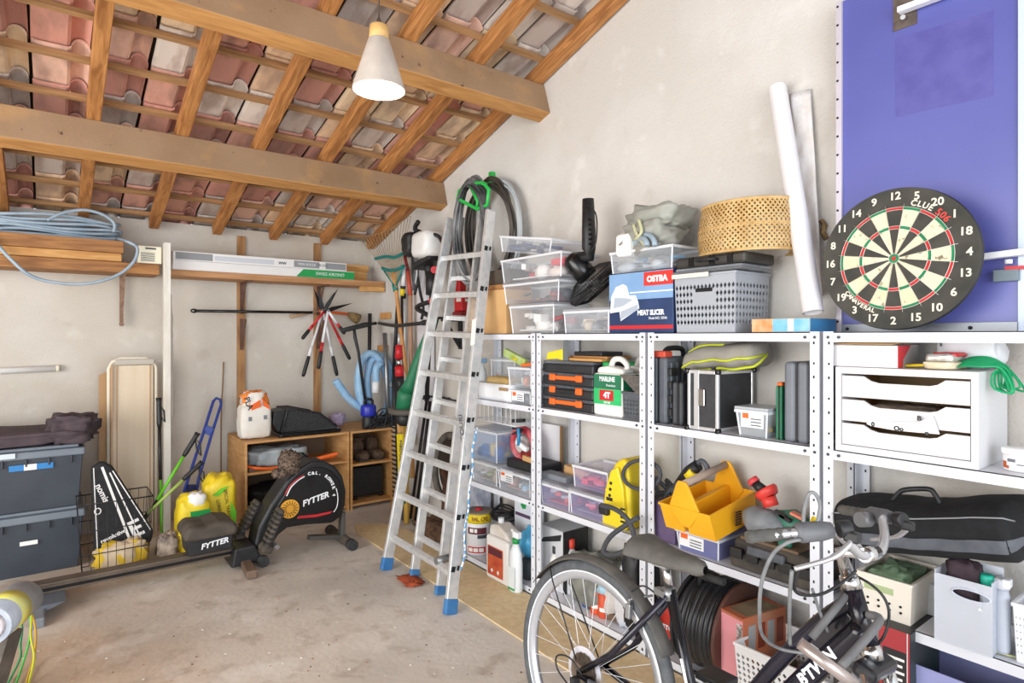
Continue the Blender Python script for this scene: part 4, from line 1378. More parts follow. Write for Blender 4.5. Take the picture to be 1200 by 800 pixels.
def contents(label, loc, w, d, h, cols, n=14, seed=1, fill=.7, rz=RZ, rot=None):
    """a jumble nobody could count, seen through a clear box"""
    q = random.Random(seed)
    b = B()
    for k in range(n):
        b.cur = k % len(cols)
        c = (q.uniform(-.36, .36) * w, q.uniform(.16, .84) * d, q.uniform(.14, .14 + .68 * fill) * h)
        s = min(w, d, h)
        if k % 3 == 0:
            b.rbox(c, (q.uniform(.12, .28) * w, q.uniform(.1, .25) * d, q.uniform(.08, .25) * h), (0, 0, q.uniform(-1, 1)))
        elif k % 3 == 1:
            a = Vector(c)
            v = Vector((q.uniform(-1, 1), q.uniform(-.5, .5), q.uniform(-.2, .2))).normalized() * s * .22
            b.cyl(a - v, a + v, s * q.uniform(.05, .12), n=8)
        else:
            b.blob((c[0], c[1], .03 * h), (w * q.uniform(.08, .16), d * .14, h * fill * q.uniform(.15, .42)), .8, .3, 3, k + seed, 10, 7)
    b.box(-w * .4, w * .4, d * .12, d * .88, .012, h * .12)
    o = b.ob('box_contents', [plain(c) for c in cols], loc=loc, rot=rot or (0, 0, rz))
    return tag(o, label, 'parts', kind='stuff')


def clearbox(label, loc, w, d, h, mt=None, lid=None, k=.90, cont=None, seed=1, rot=None, lab=None, group='clear plastic storage boxes', fill=.7, n=14):
    mt = mt or CLEAR
    t = thing('storage_box', label, 'box', loc, RZ, group, rot)
    b = B()
    z1 = h - .012
    v = [(sx * w / 2 * a, d / 2 + sy * d / 2 * a, z) for z, a in ((0.001, k), (z1, 1)) for sy in (-1, 1) for sx in (-1, 1)]
    b.add(v, [(0, 2, 3, 1), (0, 1, 5, 4), (2, 6, 7, 3), (0, 4, 6, 2), (1, 3, 7, 5)])
    b.ob('tub', mt, t)
    e = .006
    r_ = B()
    r_.box(-w / 2 - e, w / 2 + e, -e, .004, z1 - .012, z1).box(-w / 2 - e, w / 2 + e, d - .004, d + e, z1 - .012, z1)
    r_.box(-w / 2 - e, -w / 2 + .004, .004, d - .004, z1 - .012, z1).box(w / 2 - .004, w / 2 + e, .004, d - .004, z1 - .012, z1)
    for sx in (-1, 1):
        r_.bar((sx * w / 2 * k, d / 2 - d / 2 * k, .001), (sx * w / 2, -.001, z1), .006, .006)
    r_.ob('rim', M('box_rim', '#eef1f6', r=.3, a=.75), t)
    if lid is not False:
        B().box(-w / 2 - e, w / 2 + e, -e, d + e, z1 + .0005, h).ob('lid', lid or FROST, t, bev=.003)
    if lab:
        x0, x1, za, zb, m2 = lab
        y = -.001 + (1 - (za / h * (1 - k) + k)) * d / 2 - .004
        panel(t, x0 * w, x1 * w, za, zb, y, m2, 'paper_label')
        panel(t, x0 * w + .008, x0 * w + (x1 - x0) * w * .35, (za + zb) / 2, zb - .006, y - .0012, ORANGE, 'label_print')
        for q in range(3):
            panel(t, x0 * w + (x1 - x0) * w * .45, x1 * w - .01, za + .008 + q * .012, za + .012 + q * .012, y - .0012, DGREY, 'label_print')
    if cont:
        contents(cont[0], Vector(loc) + (Vector((.002, 0, .004)) if not rot else Vector((.002, 0, .006))), w * k, d * .96, h, cont[1], n, seed, fill, rot=rot)
    return t


def at(px0, px1, lev, pyt, X=SF + .02):
    return rw(px0, px1, LV[lev] + .0008 if lev < 4 else lev, pyt, X)


T0 = LV[0] + .0008
# ---------------------------------------------------------------- TOP, unit farthest back
l, w, h = rw(560, 593, T0, 340, 2.16)
t = thing('cardboard_box', 'plain tall cardboard box on the top shelf right behind the ladder', 'box', l, RZ)
B().box(-w / 2, w / 2, 0, .20, 0, h).ob('carton', CARD, t, bev=.002)
B().box(-w / 2 - .001, w / 2 + .001, .09, .115, h, h + .001).ob('tape', M('parcel_tape', '#b98c58', r=.3), t)
t = thing('wooden_crate', 'dark wooden box lying on the cardboard box behind the ladder', 'box', l + Vector((0.01, .0, h + .002)), RZ)
B().box(-w / 2, w / 2, 0, .18, 0, .03).ob('lower_board', OWOOD, t)
B().box(-w / 2, w / 2 + .01, .0, .18, .031, .12).ob('case', M('dark_case', '#38322c', '#55493c', sc=9, r=.6), t, bev=.006)
l, w, h = rw(598, 649, T0, 355, 2.16)
hb_ = h
clearbox('clear box of white adapters, lowest in the stack beside the cardboard box', l, w, .26, h, k=.92, cont=('white power strips and adapters inside the lowest clear box by the cardboard', ['#f0eeea', '#e4e2dd', '#f6f4f0', '#d8d5cf', '#c23a3a']), seed=3)
l2, w2, h2 = rw(661, 713, T0, 361, 2.16)
l2.y -= .003
clearbox('clear low box with greyish contents directly under the black fan', l2, w2, .24, h2, FROST, k=.96, cont=('grey tools in the clear box under the fan', ['#8d9096', '#c0b8a8', '#6f747c', '#d8c8b0']), seed=4)
z2 = T0 + hb_ + .002
l, w, h = rw(591, 655, z2, 328, 2.155)
clearbox('clear box with black contents, second from the bottom of the stack', l, w, .27, h, k=.94, cont=('black cloth and red tubes inside the second clear box of the tall stack', ['#3a3f48', '#444b58', '#33363c', '#8a2a2e', '#e8d060']), seed=5)
z3 = z2 + h + .002
l, w, h = rw(588, 658, z3, 297, 2.155)
clearbox('clear box with red and white parts, third in the tall stack', l, w, .27, h, k=.94, lid=False, cont=('red and white reels inside the third clear box of the stack', ['#d6263c', '#f2f0ee', '#d6263c', '#e3d8d0']), seed=6)
z4 = z3 + h + .012
l, w, h = rw(585, 645, z4, 272, 2.16)
clearbox('tilted open clear box with blue parts and labels on top of the tall stack', l + Vector((.0, 0, -.002)), w, .26, h * .9, k=.92, lid=False, rot=(R(0), R(9), RZ), cont=('dark blue parts inside the tilted clear box topping the stack', ['#2c3e6e', '#39486c', '#5a6270', '#c9ced6']), seed=7)
# black fan
zf = T0 + h2 + .002
c = onX(690, 330, 2.27)
t = thing('pedestal_fan', 'black fan head with wire grille lying upside down on the clear low box', 'fan', (2.235, c.y, zf), RZ)
GM = M('grille_black', '#202123', r=.4, m=.3)
b = B()
fx = .015
rg, tl = .165, R(50)
ax = Vector((.35, .50, -.66)).normalized()
fc = Vector((.01, .065, .135))
e1 = ax.orthogonal().normalized()
e2 = ax.cross(e1)
for k in range(64):
    a = 2 * PI * k / 64
    d = e1 * math.cos(a) + e2 * math.sin(a)
    b.tube([fc + d * .03 + ax * .055, fc + d * rg * .6 + ax * .05, fc + d * rg * .93 + ax * .02, fc + d * rg, fc + d * rg * .93 - ax * .02, fc + d * rg * .55 - ax * .06, fc + d * .04 - ax * .07], .0016, 4, cap=False)
for rr_, off in ((rg, 0), (rg * .93, .02), (rg * .6, .05), (.03, .055), (rg * .93, -.02)):
    b.tube([fc + (e1 * math.cos(a) + e2 * math.sin(a)) * rr_ + ax * off for a in [2 * PI * k / 40 for k in range(40)]], .003, 5, closed=True)
b.ob('grille', GM, t)
b = B()
for k in range(3):
    a0 = 2 * PI * k / 3
    b.grid(lambda u, v: fc + (e1 * math.cos(a0 + v * 1.5) + e2 * math.sin(a0 + v * 1.5)) * (.03 + .11 * u) + ax * (.02 - .03 * v), 4, 6)
b.ob('blades', M('blade_smoke', '#3b3c3f', r=.4), t, solid=.002)
m0 = fc - ax * .055
B().tube([m0 + ax * .01, m0 - ax * .04, m0 - ax * .12, m0 - ax * .145], [.055, .06, .052, .03], 18).ob('motor', BLACKG, t)
p0 = m0 - ax * .09 + Vector((.0, 0, .03))
zt_ = onX(694, 234, 2.26).z - zf
xt_ = c.y - onX(694, 300, 2.26).y
B().tube([p0, Vector((xt_, .01, .275)), Vector((xt_, .0, .31)), Vector((xt_, .0, .40)), Vector((xt_, -.005, zt_))], [.03, .03, .036, .036, .030], 14).ob('neck', BLACK, t)
b = B()
for k in range(6):
    b.rbox((xt_ + .03, -.02, .33 + k * .025), (.02, .012, .012))
b.ob('neck_buttons', BLACKG, t)
B().tube(cr([Vector((xt_ - .01, -.03, zt_ - .04)), Vector((xt_ + .04, -.03, zt_ - .05)), Vector((xt_ + .085, -.03, zt_ - .11)), Vector((xt_ + .08, -.03, .33)), Vector((xt_ + .03, -.03, .28))], 6), .004, 6).ob('cord', BLACK, t)
# slicer box, clear box, tarp
l, w, h = rw(714, 789, T0, 318, 2.165)
t = thing('slicer_box', 'blue printed carton of a meat slicer with red logo patch on the top shelf', 'box', l, RZ)
B().box(-w / 2, w / 2, 0, .22, 0, h).ob('carton', M('carton_navy', '#1e3158', '#2b4474', sc=5, r=.4), t, bev=.002)
PBL = M('print_blue', '#6f9ac8', '#8db0d8', sc=3, r=.45)
panel(t, -w / 2 + .001, w / 2 - .001, h * .55, h - .002, 0, PBL)
panel(t, -w / 2 + .001, w / 2 - .001, h * .065, h * .125, 0, RED, 'red_band')
panel(t, w * .07, w * .5, h * .76, h * .98, -.0012, M('logo_red', '#d8342c', r=.5), 'logo_patch')
text('OSTBA', h * .13, WHITE, t, (w * .27, -.0025, h * .86), off=.002)
text('MEAT SLICER', h * .112, WHITE, t, (w * .17, -.0016, h * .325), off=.0015, sx=.82)
text('Model NO. 50546', h * .062, WHITE, t, (w * .28, -.0016, h * .235), sx=.8)
SL = M('print_white', '#e6ebf2', r=.5)
SG = M('print_shade', '#aeb9c8', r=.5)
B().prism([(-.48 * w, .34 * h), (-.46 * w, .62 * h), (-.38 * w, .78 * h), (-.26 * w, .82 * h), (-.2 * w, .78 * h), (-.16 * w, .62 * h), (-.06 * w, .62 * h), (-.02 * w, .52 * h), (.0, .40 * h), (-.3 * w, .20 * h), (-.32 * w, .36 * h)], -.0025, -.0012).ob('slicer_print', SL, t)
B().prism([(-.42 * w, .42 * h), (-.40 * w, .60 * h), (-.2 * w, .58 * h), (-.1 * w, .55 * h), (-.26 * w, .45 * h)], -.0032, -.0025).ob('slicer_print', SG, t)
B().prism([(-.30 * w, .22 * h), (-.02 * w, .38 * h), (-.02 * w, .47 * h), (-.30 * w, .36 * h)], -.0032, -.0025).ob('slicer_print', SG, t)
B().box(-.15 * w, w * .5, -.0022, -.0012, .655 * h, .675 * h).ob('print_line', WHITE, t)
zc = T0 + h + .002
l, w, h = rw(716, 788, zc, 288, 2.16)
clearbox('clear box with coiled grey hose on top of the slicer carton', l, w, .24, h, FROST, k=.95, lid=False, cont=('grey hose coil inside the clear box above the slicer carton', ['#b9c2cc', '#9eabb8', '#c6cdd5', '#5aa7d8']), seed=9)
zt = zc + h - .010
o = B().blob((2.27, l.y + .015, zt - .028), (.115, .125, .085), .6, .26, 1.7, 6, 44, 26).blob((2.29, l.y - .01, zt + .085), (.11, .14, .062), .5, .3, 1.6, 9, 44, 26).blob((2.23, l.y - .085, zt + .0), (.06, .075, .045), .7, .25, 2, 4, 24, 14).ob('tarpaulin', M('tarp_grey', '#85857f', '#a3a59c', sc=6, r=.55, bump=.2))
tag(o, 'crumpled grey tarpaulin bundle with pale straps stuffed into the upper clear box', 'tarpaulin')
b = B()
for pts in (((2.15, .03, .10), (2.14, .0, .05), (2.13, -.05, .0), (2.14, -.06, -.01)), ((2.15, .0, .12), (2.135, -.03, .06), (2.14, .01, .03))):
    b.tube(cr([(x, l.y + y, zt + z + .01) for x, y, z in pts], 5), .008, 6)
s_ = b.ob('strap', M('strap_olive', '#c2c39c', r=.7), o)
B().tube([(2.15 + .05 * math.cos(a), l.y - .005 + .085 * math.cos(a) * 1.0, zt - .005 + .045 * math.sin(a)) for a in [PI * k / 14 for k in range(15)]], .013, 8).tube([(2.17 + .04 * math.cos(a), l.y - .0 + .11 * math.cos(a), zt - .005 + .065 * math.sin(a)) for a in [PI * k / 14 for k in range(15)]], .013, 8).ob('hose_bend', M('hose_grey', '#9db0bd', r=.5), o)
lw_, ww_, _ = rw(722, 742, 1.5, 280, 2.16)
o = B().blob((2.19, lw_.y, zt - .03), (.05, .045, .055), .35, .05, 2, 3).ob('foam_block', M('foam_white', '#f0efea', r=.9))
tag(o, 'small white foam block in the left of the upper clear box', 'foam')
# perforated grey crate, cases, woven shade
l, w, h = rw(791, 862, T0, 323, 2.165)
w += .0
wd_crate = w
dcr = .245
PLG = M('crate_grey', '#a6abb3', r=.5)


def perf_crate(name, label, loc, w, d, h, mt, nx, ny, nz, k=.33, tap=.95, rz=RZ, slot=True, cat='crate', pad=2, rot=None):
    t = thing(name, label, cat, loc, rz, rot=rot)
    def F(u, v):
        a = tap + (1 - tap) * v
        return Vector(((u - .5) * w * a, d / 2 - d / 2 * a, v * h))
    def Bk(u, v):
        p = F(u, v)
        return Vector((p.x, d - p.y, p.z))
    def Lf(sg):
        def g(u, v):
            a = tap + (1 - tap) * v
            return Vector((sg * w / 2 * a, d / 2 + (u - .5) * d * a, v * h))
        return g
    skf = (lambda i, j: j >= nz - 1 or j == 0 or (slot and nz - 4 <= j < nz - 2 and abs(i - nx / 2 + .5) < nx * .18))
    sks = lambda i, j: j >= nz - 1 or j == 0
    B().perf(F, nx, nz, k, skf).ob('front_panel', mt, t, solid=.004)
    B().perf(Bk, nx, nz, k, sks).ob('back_panel', mt, t, solid=.004)
    for sg in (-1, 1):
        B().perf(Lf(sg), ny, nz, k, sks).ob('side_panel', mt, t, solid=.004)
    B().box(-w / 2 * tap, w / 2 * tap, d / 2 * (1 - tap), d - d / 2 * (1 - tap), .001, .006).ob('bottom', mt, t)
    e = .006
    B().box(-w / 2 - e, w / 2 + e, -e, .006, h, h + .012).box(-w / 2 - e, w / 2 + e, d - .006, d + e, h, h + .012).box(-w / 2 - e, -w / 2 + .006, .006, d - .006, h, h + .012).box(w / 2 - .006, w / 2 + e, .006, d - .006, h, h + .012).ob('rim', mt, t, bev=.003)
    if slot:
        B().box(-w * .14, w * .14, -.002 + d / 2 * (1 - tap) * .2, .0, h * .72, h * .79).ob('handle_slot', HOLE, t)
    return t


perf_crate('plastic_crate', 'grey perforated plastic crate on the top shelf under the woven shade', l, w, dcr, h, PLG, 16, 10, 8, .42)
zc2 = T0 + h + .0135
l, w, h = rw(788, 870, zc2, 297, 2.15)
o = B().box(-w * .36, w * .36, .05, .20, -.10, -.004).ob('crate_contents', [DGREY], loc=l, rot=(0, 0, RZ))
tag(o, 'jumble of dark items filling the grey perforated crate', 'parts', kind='stuff')
t = thing('organiser_case', 'dark clear lidded organiser case lying on the grey perforated crate', 'case', l, RZ)
CLID = M('smoky_clear', '#8a8d92', r=.2, a=.55)
B().box(-w / 2, w / 2, 0, .23, .001, .012).ob('lid', CLID, t, bev=.003)
B().box(-w / 2 + .01, w / 2 - .01, .01, .22, .0125, .024).ob('tray', FROST, t, bev=.003)
panel(t, -w * .5, w * .05, -.018, .0, -.004, M('label_ivory', '#e8e2d2', r=.7), 'paper_strip')
t = thing('organiser_case', 'black briefcase shaped tool case right under the woven shade', 'case', l + Vector((.005, -.01, .0255)), RZ)
hh = h - .030
B().box(-w / 2, w / 2, 0, .22, 0, hh).ob('case', M('case_dark', '#2b2a29', '#3d3a36', sc=10, r=.45), t, bev=.012)
for xx in (-.25, .05, .30):
    B().box(xx * w - .012, xx * w + .012, -.004, .003, hh * .1, hh * .9).ob('latch', BLACKG, t)
B().tube(cr([(-.04, -.0, hh * .5), (-.035, -.03, hh * .5), (.035, -.03, hh * .5), (.04, 0, hh * .5)], 4), .006, 6).ob('handle', BLACK, t)
zs_ = l.z + .0265 + hh
# woven shade (round, on its side rim down)
l, w, h = rw(805, 908, zs_, 236, 2.15)
t = thing('lamp_shade', 'round woven bamboo lampshade on the black case on the top shelf', 'lampshade', (2.15 + .155, l.y + .010, zs_), RZ)
WV = M('bamboo', '#bd975c', '#d8b67e', sc=18, r=.7)
rx, ry = w * .52, .165
def shade(u, v):
    a = 2 * PI * u
    rr_ = 1 + .05 * math.sin(v * PI) - .06 * v
    return Vector((rx * rr_ * math.cos(a), ry * rr_ * math.sin(a), .004 + v * h))
b = B()
nu, nv = 60, 12
for sgn in (1, -1):
    for k in range(nu):
        b.grid(lambda p, q: (lambda u, v: shade(u, v) * (1 + (.006 if (int(q * 12 + k) % 2 == 0) else -.004)))((k + p * .52 + sgn * q * 8) / nu, q) if False else Vector((shade((k + p * .50 + sgn * q * 9) / nu, q).x * (1 + .008 * sgn * math.cos(q * 12 * PI)), shade((k + p * .50 + sgn * q * 9) / nu, q).y * (1 + .008 * sgn * math.cos(q * 12 * PI)), shade(0, q).z)), 1, 12, sm=False)
o = b.ob('weave', WV, t)
o['kind'] = 'stuff'
for v in (0, .5, 1):
    B().tube([shade(k / 40, v) * 1.0 for k in range(40)], .006 if v != .5 else .003, 6, closed=True).ob('hoop', WV, t)
B().lathe([(.001, h - .004), (1, h - .002), (1, h), (.001, h + .002)], 32, sx=rx * .92, sy=ry * .92).ob('top_disc', M('bamboo_dark', '#b08e58', '#c9a468', sc=60, r=.8, bump=.6), t)
# flat box with colour print
l, w, h = rw(881, 949, T0, 373, 2.16)
t = thing('flat_box', 'flat orange and blue picture box in front of the white rolls', 'box', l, RZ)
B().box(-w / 2, w / 2, 0, .20, 0, h).ob('carton', M('carton_tan', '#cdb08c', r=.6), t, bev=.002)
panel(t, -w / 2 + .001, -w * .12, .002, h - .002, 0, M('print_orange', '#e58a4c', '#eec9a0', sc=18, r=.5))
panel(t, -w * .12, w / 2 - .001, .002, h - .002, 0, M('print_sky', '#52aede', '#a7d4ea', sc=9, r=.5))
panel(t, w * .14, w * .24, .004, h - .002, -.0012, WHITE)
side_panel(t, .002, .198, .002, h - .002, w / 2, M('print_deep', '#3f86b8', r=.5))
# white rolls leaning on the wall
def roll(label, a, b_, X0, X1, r, mt, seed):
    q, p = onX(*b_, X0), onX(*a, X1)
    q.z = T0 + .03 if q.z < T0 + .03 else q.z
    t = thing('paper_roll', label, 'roll', q, 0, 'white rolls leaning on the wall')
    d = p - q
    ax = d.normalized()
    e1 = ax.orthogonal().normalized()
    e2 = ax.cross(e1)
    b = B()
    def f(u, v):
        a_ = 2 * PI * u * 2.2 + seed
        rr_ = r * (1 - .18 * u) * (1 + .03 * noise.noise((v * 5, u * 4, seed)))
        return d * v + (e1 * math.cos(a_) + e2 * math.sin(a_)) * rr_
    b.grid(f, 48, 10)
    b.ob('sheet', mt, t)
    return t


l1 = M('roll_white', '#e8e7ea', r=.6)
pb_ = onX(952, 372, 2.20)
roll('tall white plastic roll leaning on the wall left of the dartboard', (911, 103), (953, 366), 2.245, WX - .055, .037, l1, 0.3)
t = thing('wall_covering', 'flat strip of white crinkled sheet leaning behind the white roll', 'sheet', onX(950, 380, 2.36))
o0 = Vector(t.location)
t.location.z = T0
B().grid(lambda u, v: onX(926 + 20 * v + (24 - 6 * v) * u, 110 - 6 * u + 240 * v, WX - .015 - .05 * v + .008 * noise.noise((u * 4, v * 9, 2))) - o0 + Vector((0, 0, o0.z - T0)), 8, 30).ob('sheet', M('crinkled_white', '#e2e0e2', '#d3cfcb', sc=14, r=.7, bump=.8), t, solid=.004)
cyl_thing('twine_piece', 'small dark torn tape scrap on the wall between white rolls and blue panel', 'scrap', [onX(x, y, WX - .02) for x, y in ((962, 258), (966, 264), (964, 272), (968, 280))], .010, M('scrap_dark', '#4c3b30', '#a08458', sc=40, r=.9))
# blue panel
X = 2.385
pa, pb2 = onX(984, 300, X), onX(1198, 300, X)
w = pa.y - pb2.y
t = thing('table_tennis_top', 'violet blue table top standing on end on the shelf behind the dartboard', 'table top', (X, (pa.y + pb2.y) / 2, T0), RZ)
PV = M('violet_blue', '#6065ae', '#595ea6', sc=2, r=.35)
hp = 1.25
B().box(-w / 2 + .012, w / 2 - .01, .0, .022, .03, hp).ob('panel', PV, t)
FRM = M('frame_lilac', '#cfcad6', r=.4, m=.2)
for xx in (-w / 2 - .008, ):
    b = B().box(xx, xx + .020, -.012, .024, 0, hp)
    b.ob('edge_profile', FRM, t)
    b = B()
    for k in range(22):
        b.cyl((xx + .006, -.0125, .04 + k * .07), (xx + .006, -.0135, .04 + k * .07), .0045, n=8)
    b.ob('rivet_holes', HOLE, t)
B().box(w / 2 - .009, w / 2 + .012, -.006, .024, 0, hp).ob('edge_profile', M('edge_pale', '#c9d6ea', r=.4), t)
B().box(-w / 2 + .0125, w / 2 - .0095, -.014, .024, 0, .029).ob('bottom_profile', M('frame_grey', '#8b8f96', r=.4, m=.5), t)
for px in (993, 1137):
    p = onX(px, 385, X - .015)
    B().cyl((pa.y - w / 2 - p.y, -.0145, .012), (pa.y - w / 2 - p.y, -.018, .012), .006, n=10).ob('screw', HOLE, t)
LQ = lambda x, y, XX=X: Vector((0, 0, 0)) + Vector(((pa.y + pb2.y) / 2 - onX(x, y, XX).y, XX - X, onX(x, y, XX).z - T0))
# faint square of worn varnish
a, c = LQ(1050, 90), LQ(1164, 62)
b = B().prism([(LQ(1050, 45).x, LQ(1050, 45).z), (LQ(1164, 12).x, LQ(1164, 12).z), (LQ(1164, 112).x, LQ(1164, 112).z), (LQ(1050, 137).x, LQ(1050, 137).z)], -.0012, 0)
b.ob('worn_patch', M('violet_worn', '#55539e', '#5f5ea8', sc=14, r=.4), t)
# hinge plate with white bar
a, c = LQ(1047, 20), LQ(1075, 20)
B().box(a.x, c.x, -.003, 0, LQ(1060, 33).z, LQ(1060, 1).z + .02).ob('hinge_plate', M('hinge_dark', '#5d5350', '#7b6f66', sc=30, r=.5, m=.4), t)
p, q = LQ(1053, 13, X - .03), LQ(1200, -42, X - .03)
B().bar(p, q + (q - p) * .2, .02, .034, up=(0, 1, 0)).ob('folding_leg', WHITE, t, bev=.003)
B().cyl(LQ(1058, 20, X - .02), LQ(1058, 20, X - .035), .008, n=10).ob('bolt', CHROME, t)
p, q = LQ(1120, 305, X - .03), LQ(1215, 293, X - .03)
B().bar(p, q + (q - p) * .3, .02, .036, up=(0, 1, 0)).ob('folding_leg', WHITE, t, bev=.003)
a, c = LQ(1166, 322), LQ(1196, 322)
B().box(a.x, c.x, -.025, 0, LQ(1180, 330).z, LQ(1180, 316).z).ob('catch_block', M('catch_grey', '#72808a', r=.5), t, bev=.003)
B().bar(LQ(1178, 314, X - .02), LQ(1205, 313, X - .02), .012, .010).ob('red_lever', RED, t)
B().cyl(LQ(1182, 309, X - .02), LQ(1182, 304, X - .02), .010, n=10).ob('knob', WHITE, t)

# ---------------------------------------------------------------- DARTBOARD
XD = 2.215
pl, pr_ = onX(964, 306, XD), onX(1149, 306, XD)
rd = (pl.y - pr_.y) / 2
zb_, ztp = T0, onX(1068, 226, XD + .05).z
lean = math.acos(min(1, (ztp - T0) / (2 * rd * .985)))
lean = min(lean, R(14))
t = thing('dartboard', 'worn round dartboard with numbers leaning on the violet blue table top', 'dartboard', (XD, (pl.y + pr_.y) / 2, T0 + rd * math.cos(lean) + .008), rot=(-lean, 0, RZ))
DB = M('sisal_black', '#3a3a36', '#4c4a44', sc=12, r=.9)
b = B().cyl((0, 0, 0), (0, .038, 0), rd, n=72)
b.ob('board', DB, t)
rim = B().tube([(rd * .995 * math.cos(a), .02, rd * .995 * math.sin(a)) for a in [2 * PI * k / 72 for k in range(72)]], .004, 6, closed=True)
rim.ob('rim_band', BLACK, t)
ROT = R(-36)       # the board has been turned clockwise: 12 stands at the top
DCR = layered('sisal_cream', '#e6dcbc', [('#5b5342', 42, .60, .68, .85), ('#cfc29c', 9, .5, .7, .6)], r=.9, bump=.3)
DRD = M('sisal_red', '#cf3a3a', '#b83034', sc=20, r=.9)
DGR = M('sisal_green', '#1f7a52', '#2a8c60', sc=20, r=.9)
RS_ = rd * .727
r_ring = [(.0935 * RS_, .575 * RS_), (.575 * RS_, .635 * RS_), (.635 * RS_, .945 * RS_), (.945 * RS_, RS_)]


def wedge(r0, r1, a0, a1, n=4):
    b = B()
    pts = [(r0 * math.sin(a0 + (a1 - a0) * k / n), r0 * math.cos(a0 + (a1 - a0) * k / n)) for k in range(n + 1)]
    pts += [(r1 * math.sin(a1 - (a1 - a0) * k / n), r1 * math.cos(a1 - (a1 - a0) * k / n)) for k in range(n + 1)]
    return b.prism(pts, -.002, .0)


for s in range(20):
    a0 = R(-9 + 18 * s) - ROT
    a1 = a0 + R(18)
    for ri, (r0, r1) in enumerate(r_ring):
        mt = (DRD if ri in (1, 3) else DB) if s % 2 == 0 else (DGR if ri in (1, 3) else DCR)
        wedge(r0, r1, a0 + .002, a1 - .002).ob('segment', mt, t)
B().cyl((0, -.003, 0), (0, 0, 0), .093 * RS_, n=24).ob('outer_bull', DGR, t)
B().cyl((0, -.0045, 0), (0, -.001, 0), .04 * RS_, n=18).ob('bull', DRD, t)
b = B()
WR = M('wire_pale', '#d9d6cc', r=.4, m=.4)
for s in range(20):
    a = R(-9 + 18 * s) - ROT
    b.cyl((.093 * RS_ * math.sin(a), -.003, .093 * RS_ * math.cos(a)), (1.06 * RS_ * math.sin(a), -.003, 1.06 * RS_ * math.cos(a)), .0009, n=5)
for r in (.093, .575, .635, .945, 1.0):
    b.tube([(r * RS_ * math.sin(2 * PI * k / 60), -.003, r * RS_ * math.cos(2 * PI * k / 60)) for k in range(60)], .0009, 5, closed=True)
b.ob('spider_wires', WR, t)
for s, nn in enumerate('20 1 18 4 13 6 10 15 2 17 3 19 7 16 8 11 14 9 12 5'.split()):
    a = R(18 * s) - ROT
    text(nn, .035, M('number_ivory', '#ece6d2', r=.7), t, (rd * .885 * math.sin(a), -.0008, rd * .885 * math.cos(a)), (R(90), 0, 0), off=.0008, name='number')


def arc_text(s, r, a_mid, da, size, mt, flip=False):
    for k, ch in enumerate(s):
        a = a_mid + (k - (len(s) - 1) / 2) * da
        text(ch, size, mt, t, (r * math.sin(a), -.0008, r * math.cos(a)), (R(90), a + (PI if flip else 0), 0), off=.0006)


IV = M('number_ivory', '#ece6d2', r=.7)
arc_text('CLUE', rd * .785, R(26), R(5.6), .026, IV)
arc_text('506', rd * .785, R(48), R(5.2), .029, M('print_red', '#d8473a', r=.7))
arc_text('CANAVERAL', rd * .775, R(217), R(-4.2), .020, IV, True)
# ---------------------------------------------------------------- SECOND LEVEL
T1 = LV[1] + .0008
# unit farthest back
l, w, h = rw(555, 599, T1, 449, 2.16)
t = thing('plastic_bin', 'white plastic bin with a tan sponge inside on the farthest shelving unit', 'bin', l, RZ)
b = B()
b.grid(lambda u, v: Vector((w / 2 * (.93 + .07 * v) * max(-1, min(1, 1.25 * math.cos(2 * PI * u))), .10 + .10 * (.93 + .07 * v) * max(-1, min(1, 1.25 * math.sin(2 * PI * u))), .001 + v * (h - .001))), 40, 4, wrap=True)
b.box(-w / 2 * .92, w / 2 * .92, .008, .19, .001, .004)
b.ob('tub', WHITE, t, solid=.003)
panel(t, w * .2, w * .42, h * .62, h * .82, -.002, M('slot_brown2', '#a98c66', r=.7), 'handle_slot')
o = B().blob((2.26, l.y, T1 + .02), (.07, w * .33, (h - .005) * .62), .45, .12, 3, 8).ob('sponge', M('sponge_tan', '#c9a86a', '#d8ba80', sc=12, r=.9))
tag(o, 'large tan sponge standing in the white bin on the farthest unit', 'sponge')
ps = rw(560, 570, T1, 404, 2.34)
t = thing('spray_bottle', 'white spray bottle behind the white bin beside the ladder stile', 'bottle', ps[0], RZ)
B().lathe([(.03, 0), (.036, .01), (.036, .12), (.028, .16), (.012, .185), (.012, .21)], 18).ob('bottle', M('bottle_white', '#e6ecef', r=.3), t)
B().rbox((0, .0, .225), (.028, .07, .03)).bar((0, -.03, .22), (0, -.045, .18), .012, .012).ob('trigger', LBLUE, t, bev=.004)
l, w, h = rw(598, 621.5, T1, 455, 2.165)
hq = h
clearbox('small clear lower box with a printed label beside the white bin', l, w, .2, h, FROST, k=.96, cont=('dark bits in the small clear lower box by the white bin', ['#55585e', '#c8ccd2', '#7a7d84']), seed=11, lab=(-.4, .2, .015, .07, WHITE))
l, w, h = rw(596, 622, T1 + hq + .002, 428, 2.165)
clearbox('small clear upper box with orange tools sticking out of the top', l, w, .2, h, FROST, k=.94, lid=False, cont=('pale tools in the small clear upper box next to the upright', ['#d8dde4', '#c4cad2', '#d08a6a']), seed=12)
ztop = T1 + hq + h
t = thing('putty_knife', 'orange handled tool sticking out of the small clear upper box', 'tool', (2.23, l.y, ztop - .02), RZ)
B().bar((-.03, -.02, .02), (.04, .0, .028), .03, .02).ob('handle', ORANGE, t, bev=.006)
B().bar((.04, 0, .028), (.09, .02, .045), .035, .006).ob('blade', BLACK, t)
pg = onX(606, 415, 2.30)
t = thing('spirit_level', 'lime green level lying slanted on the small clear boxes', 'level', (2.30, pg.y, ztop + .035), RZ)
B().bar((-.12, 0, .035), (.09, 0, -.03), .03, .05, up=(0, 0, 1)).ob('body', M('level_green', '#b2cf5a', '#c9d8a0', sc=30, r=.5), t, bev=.004)
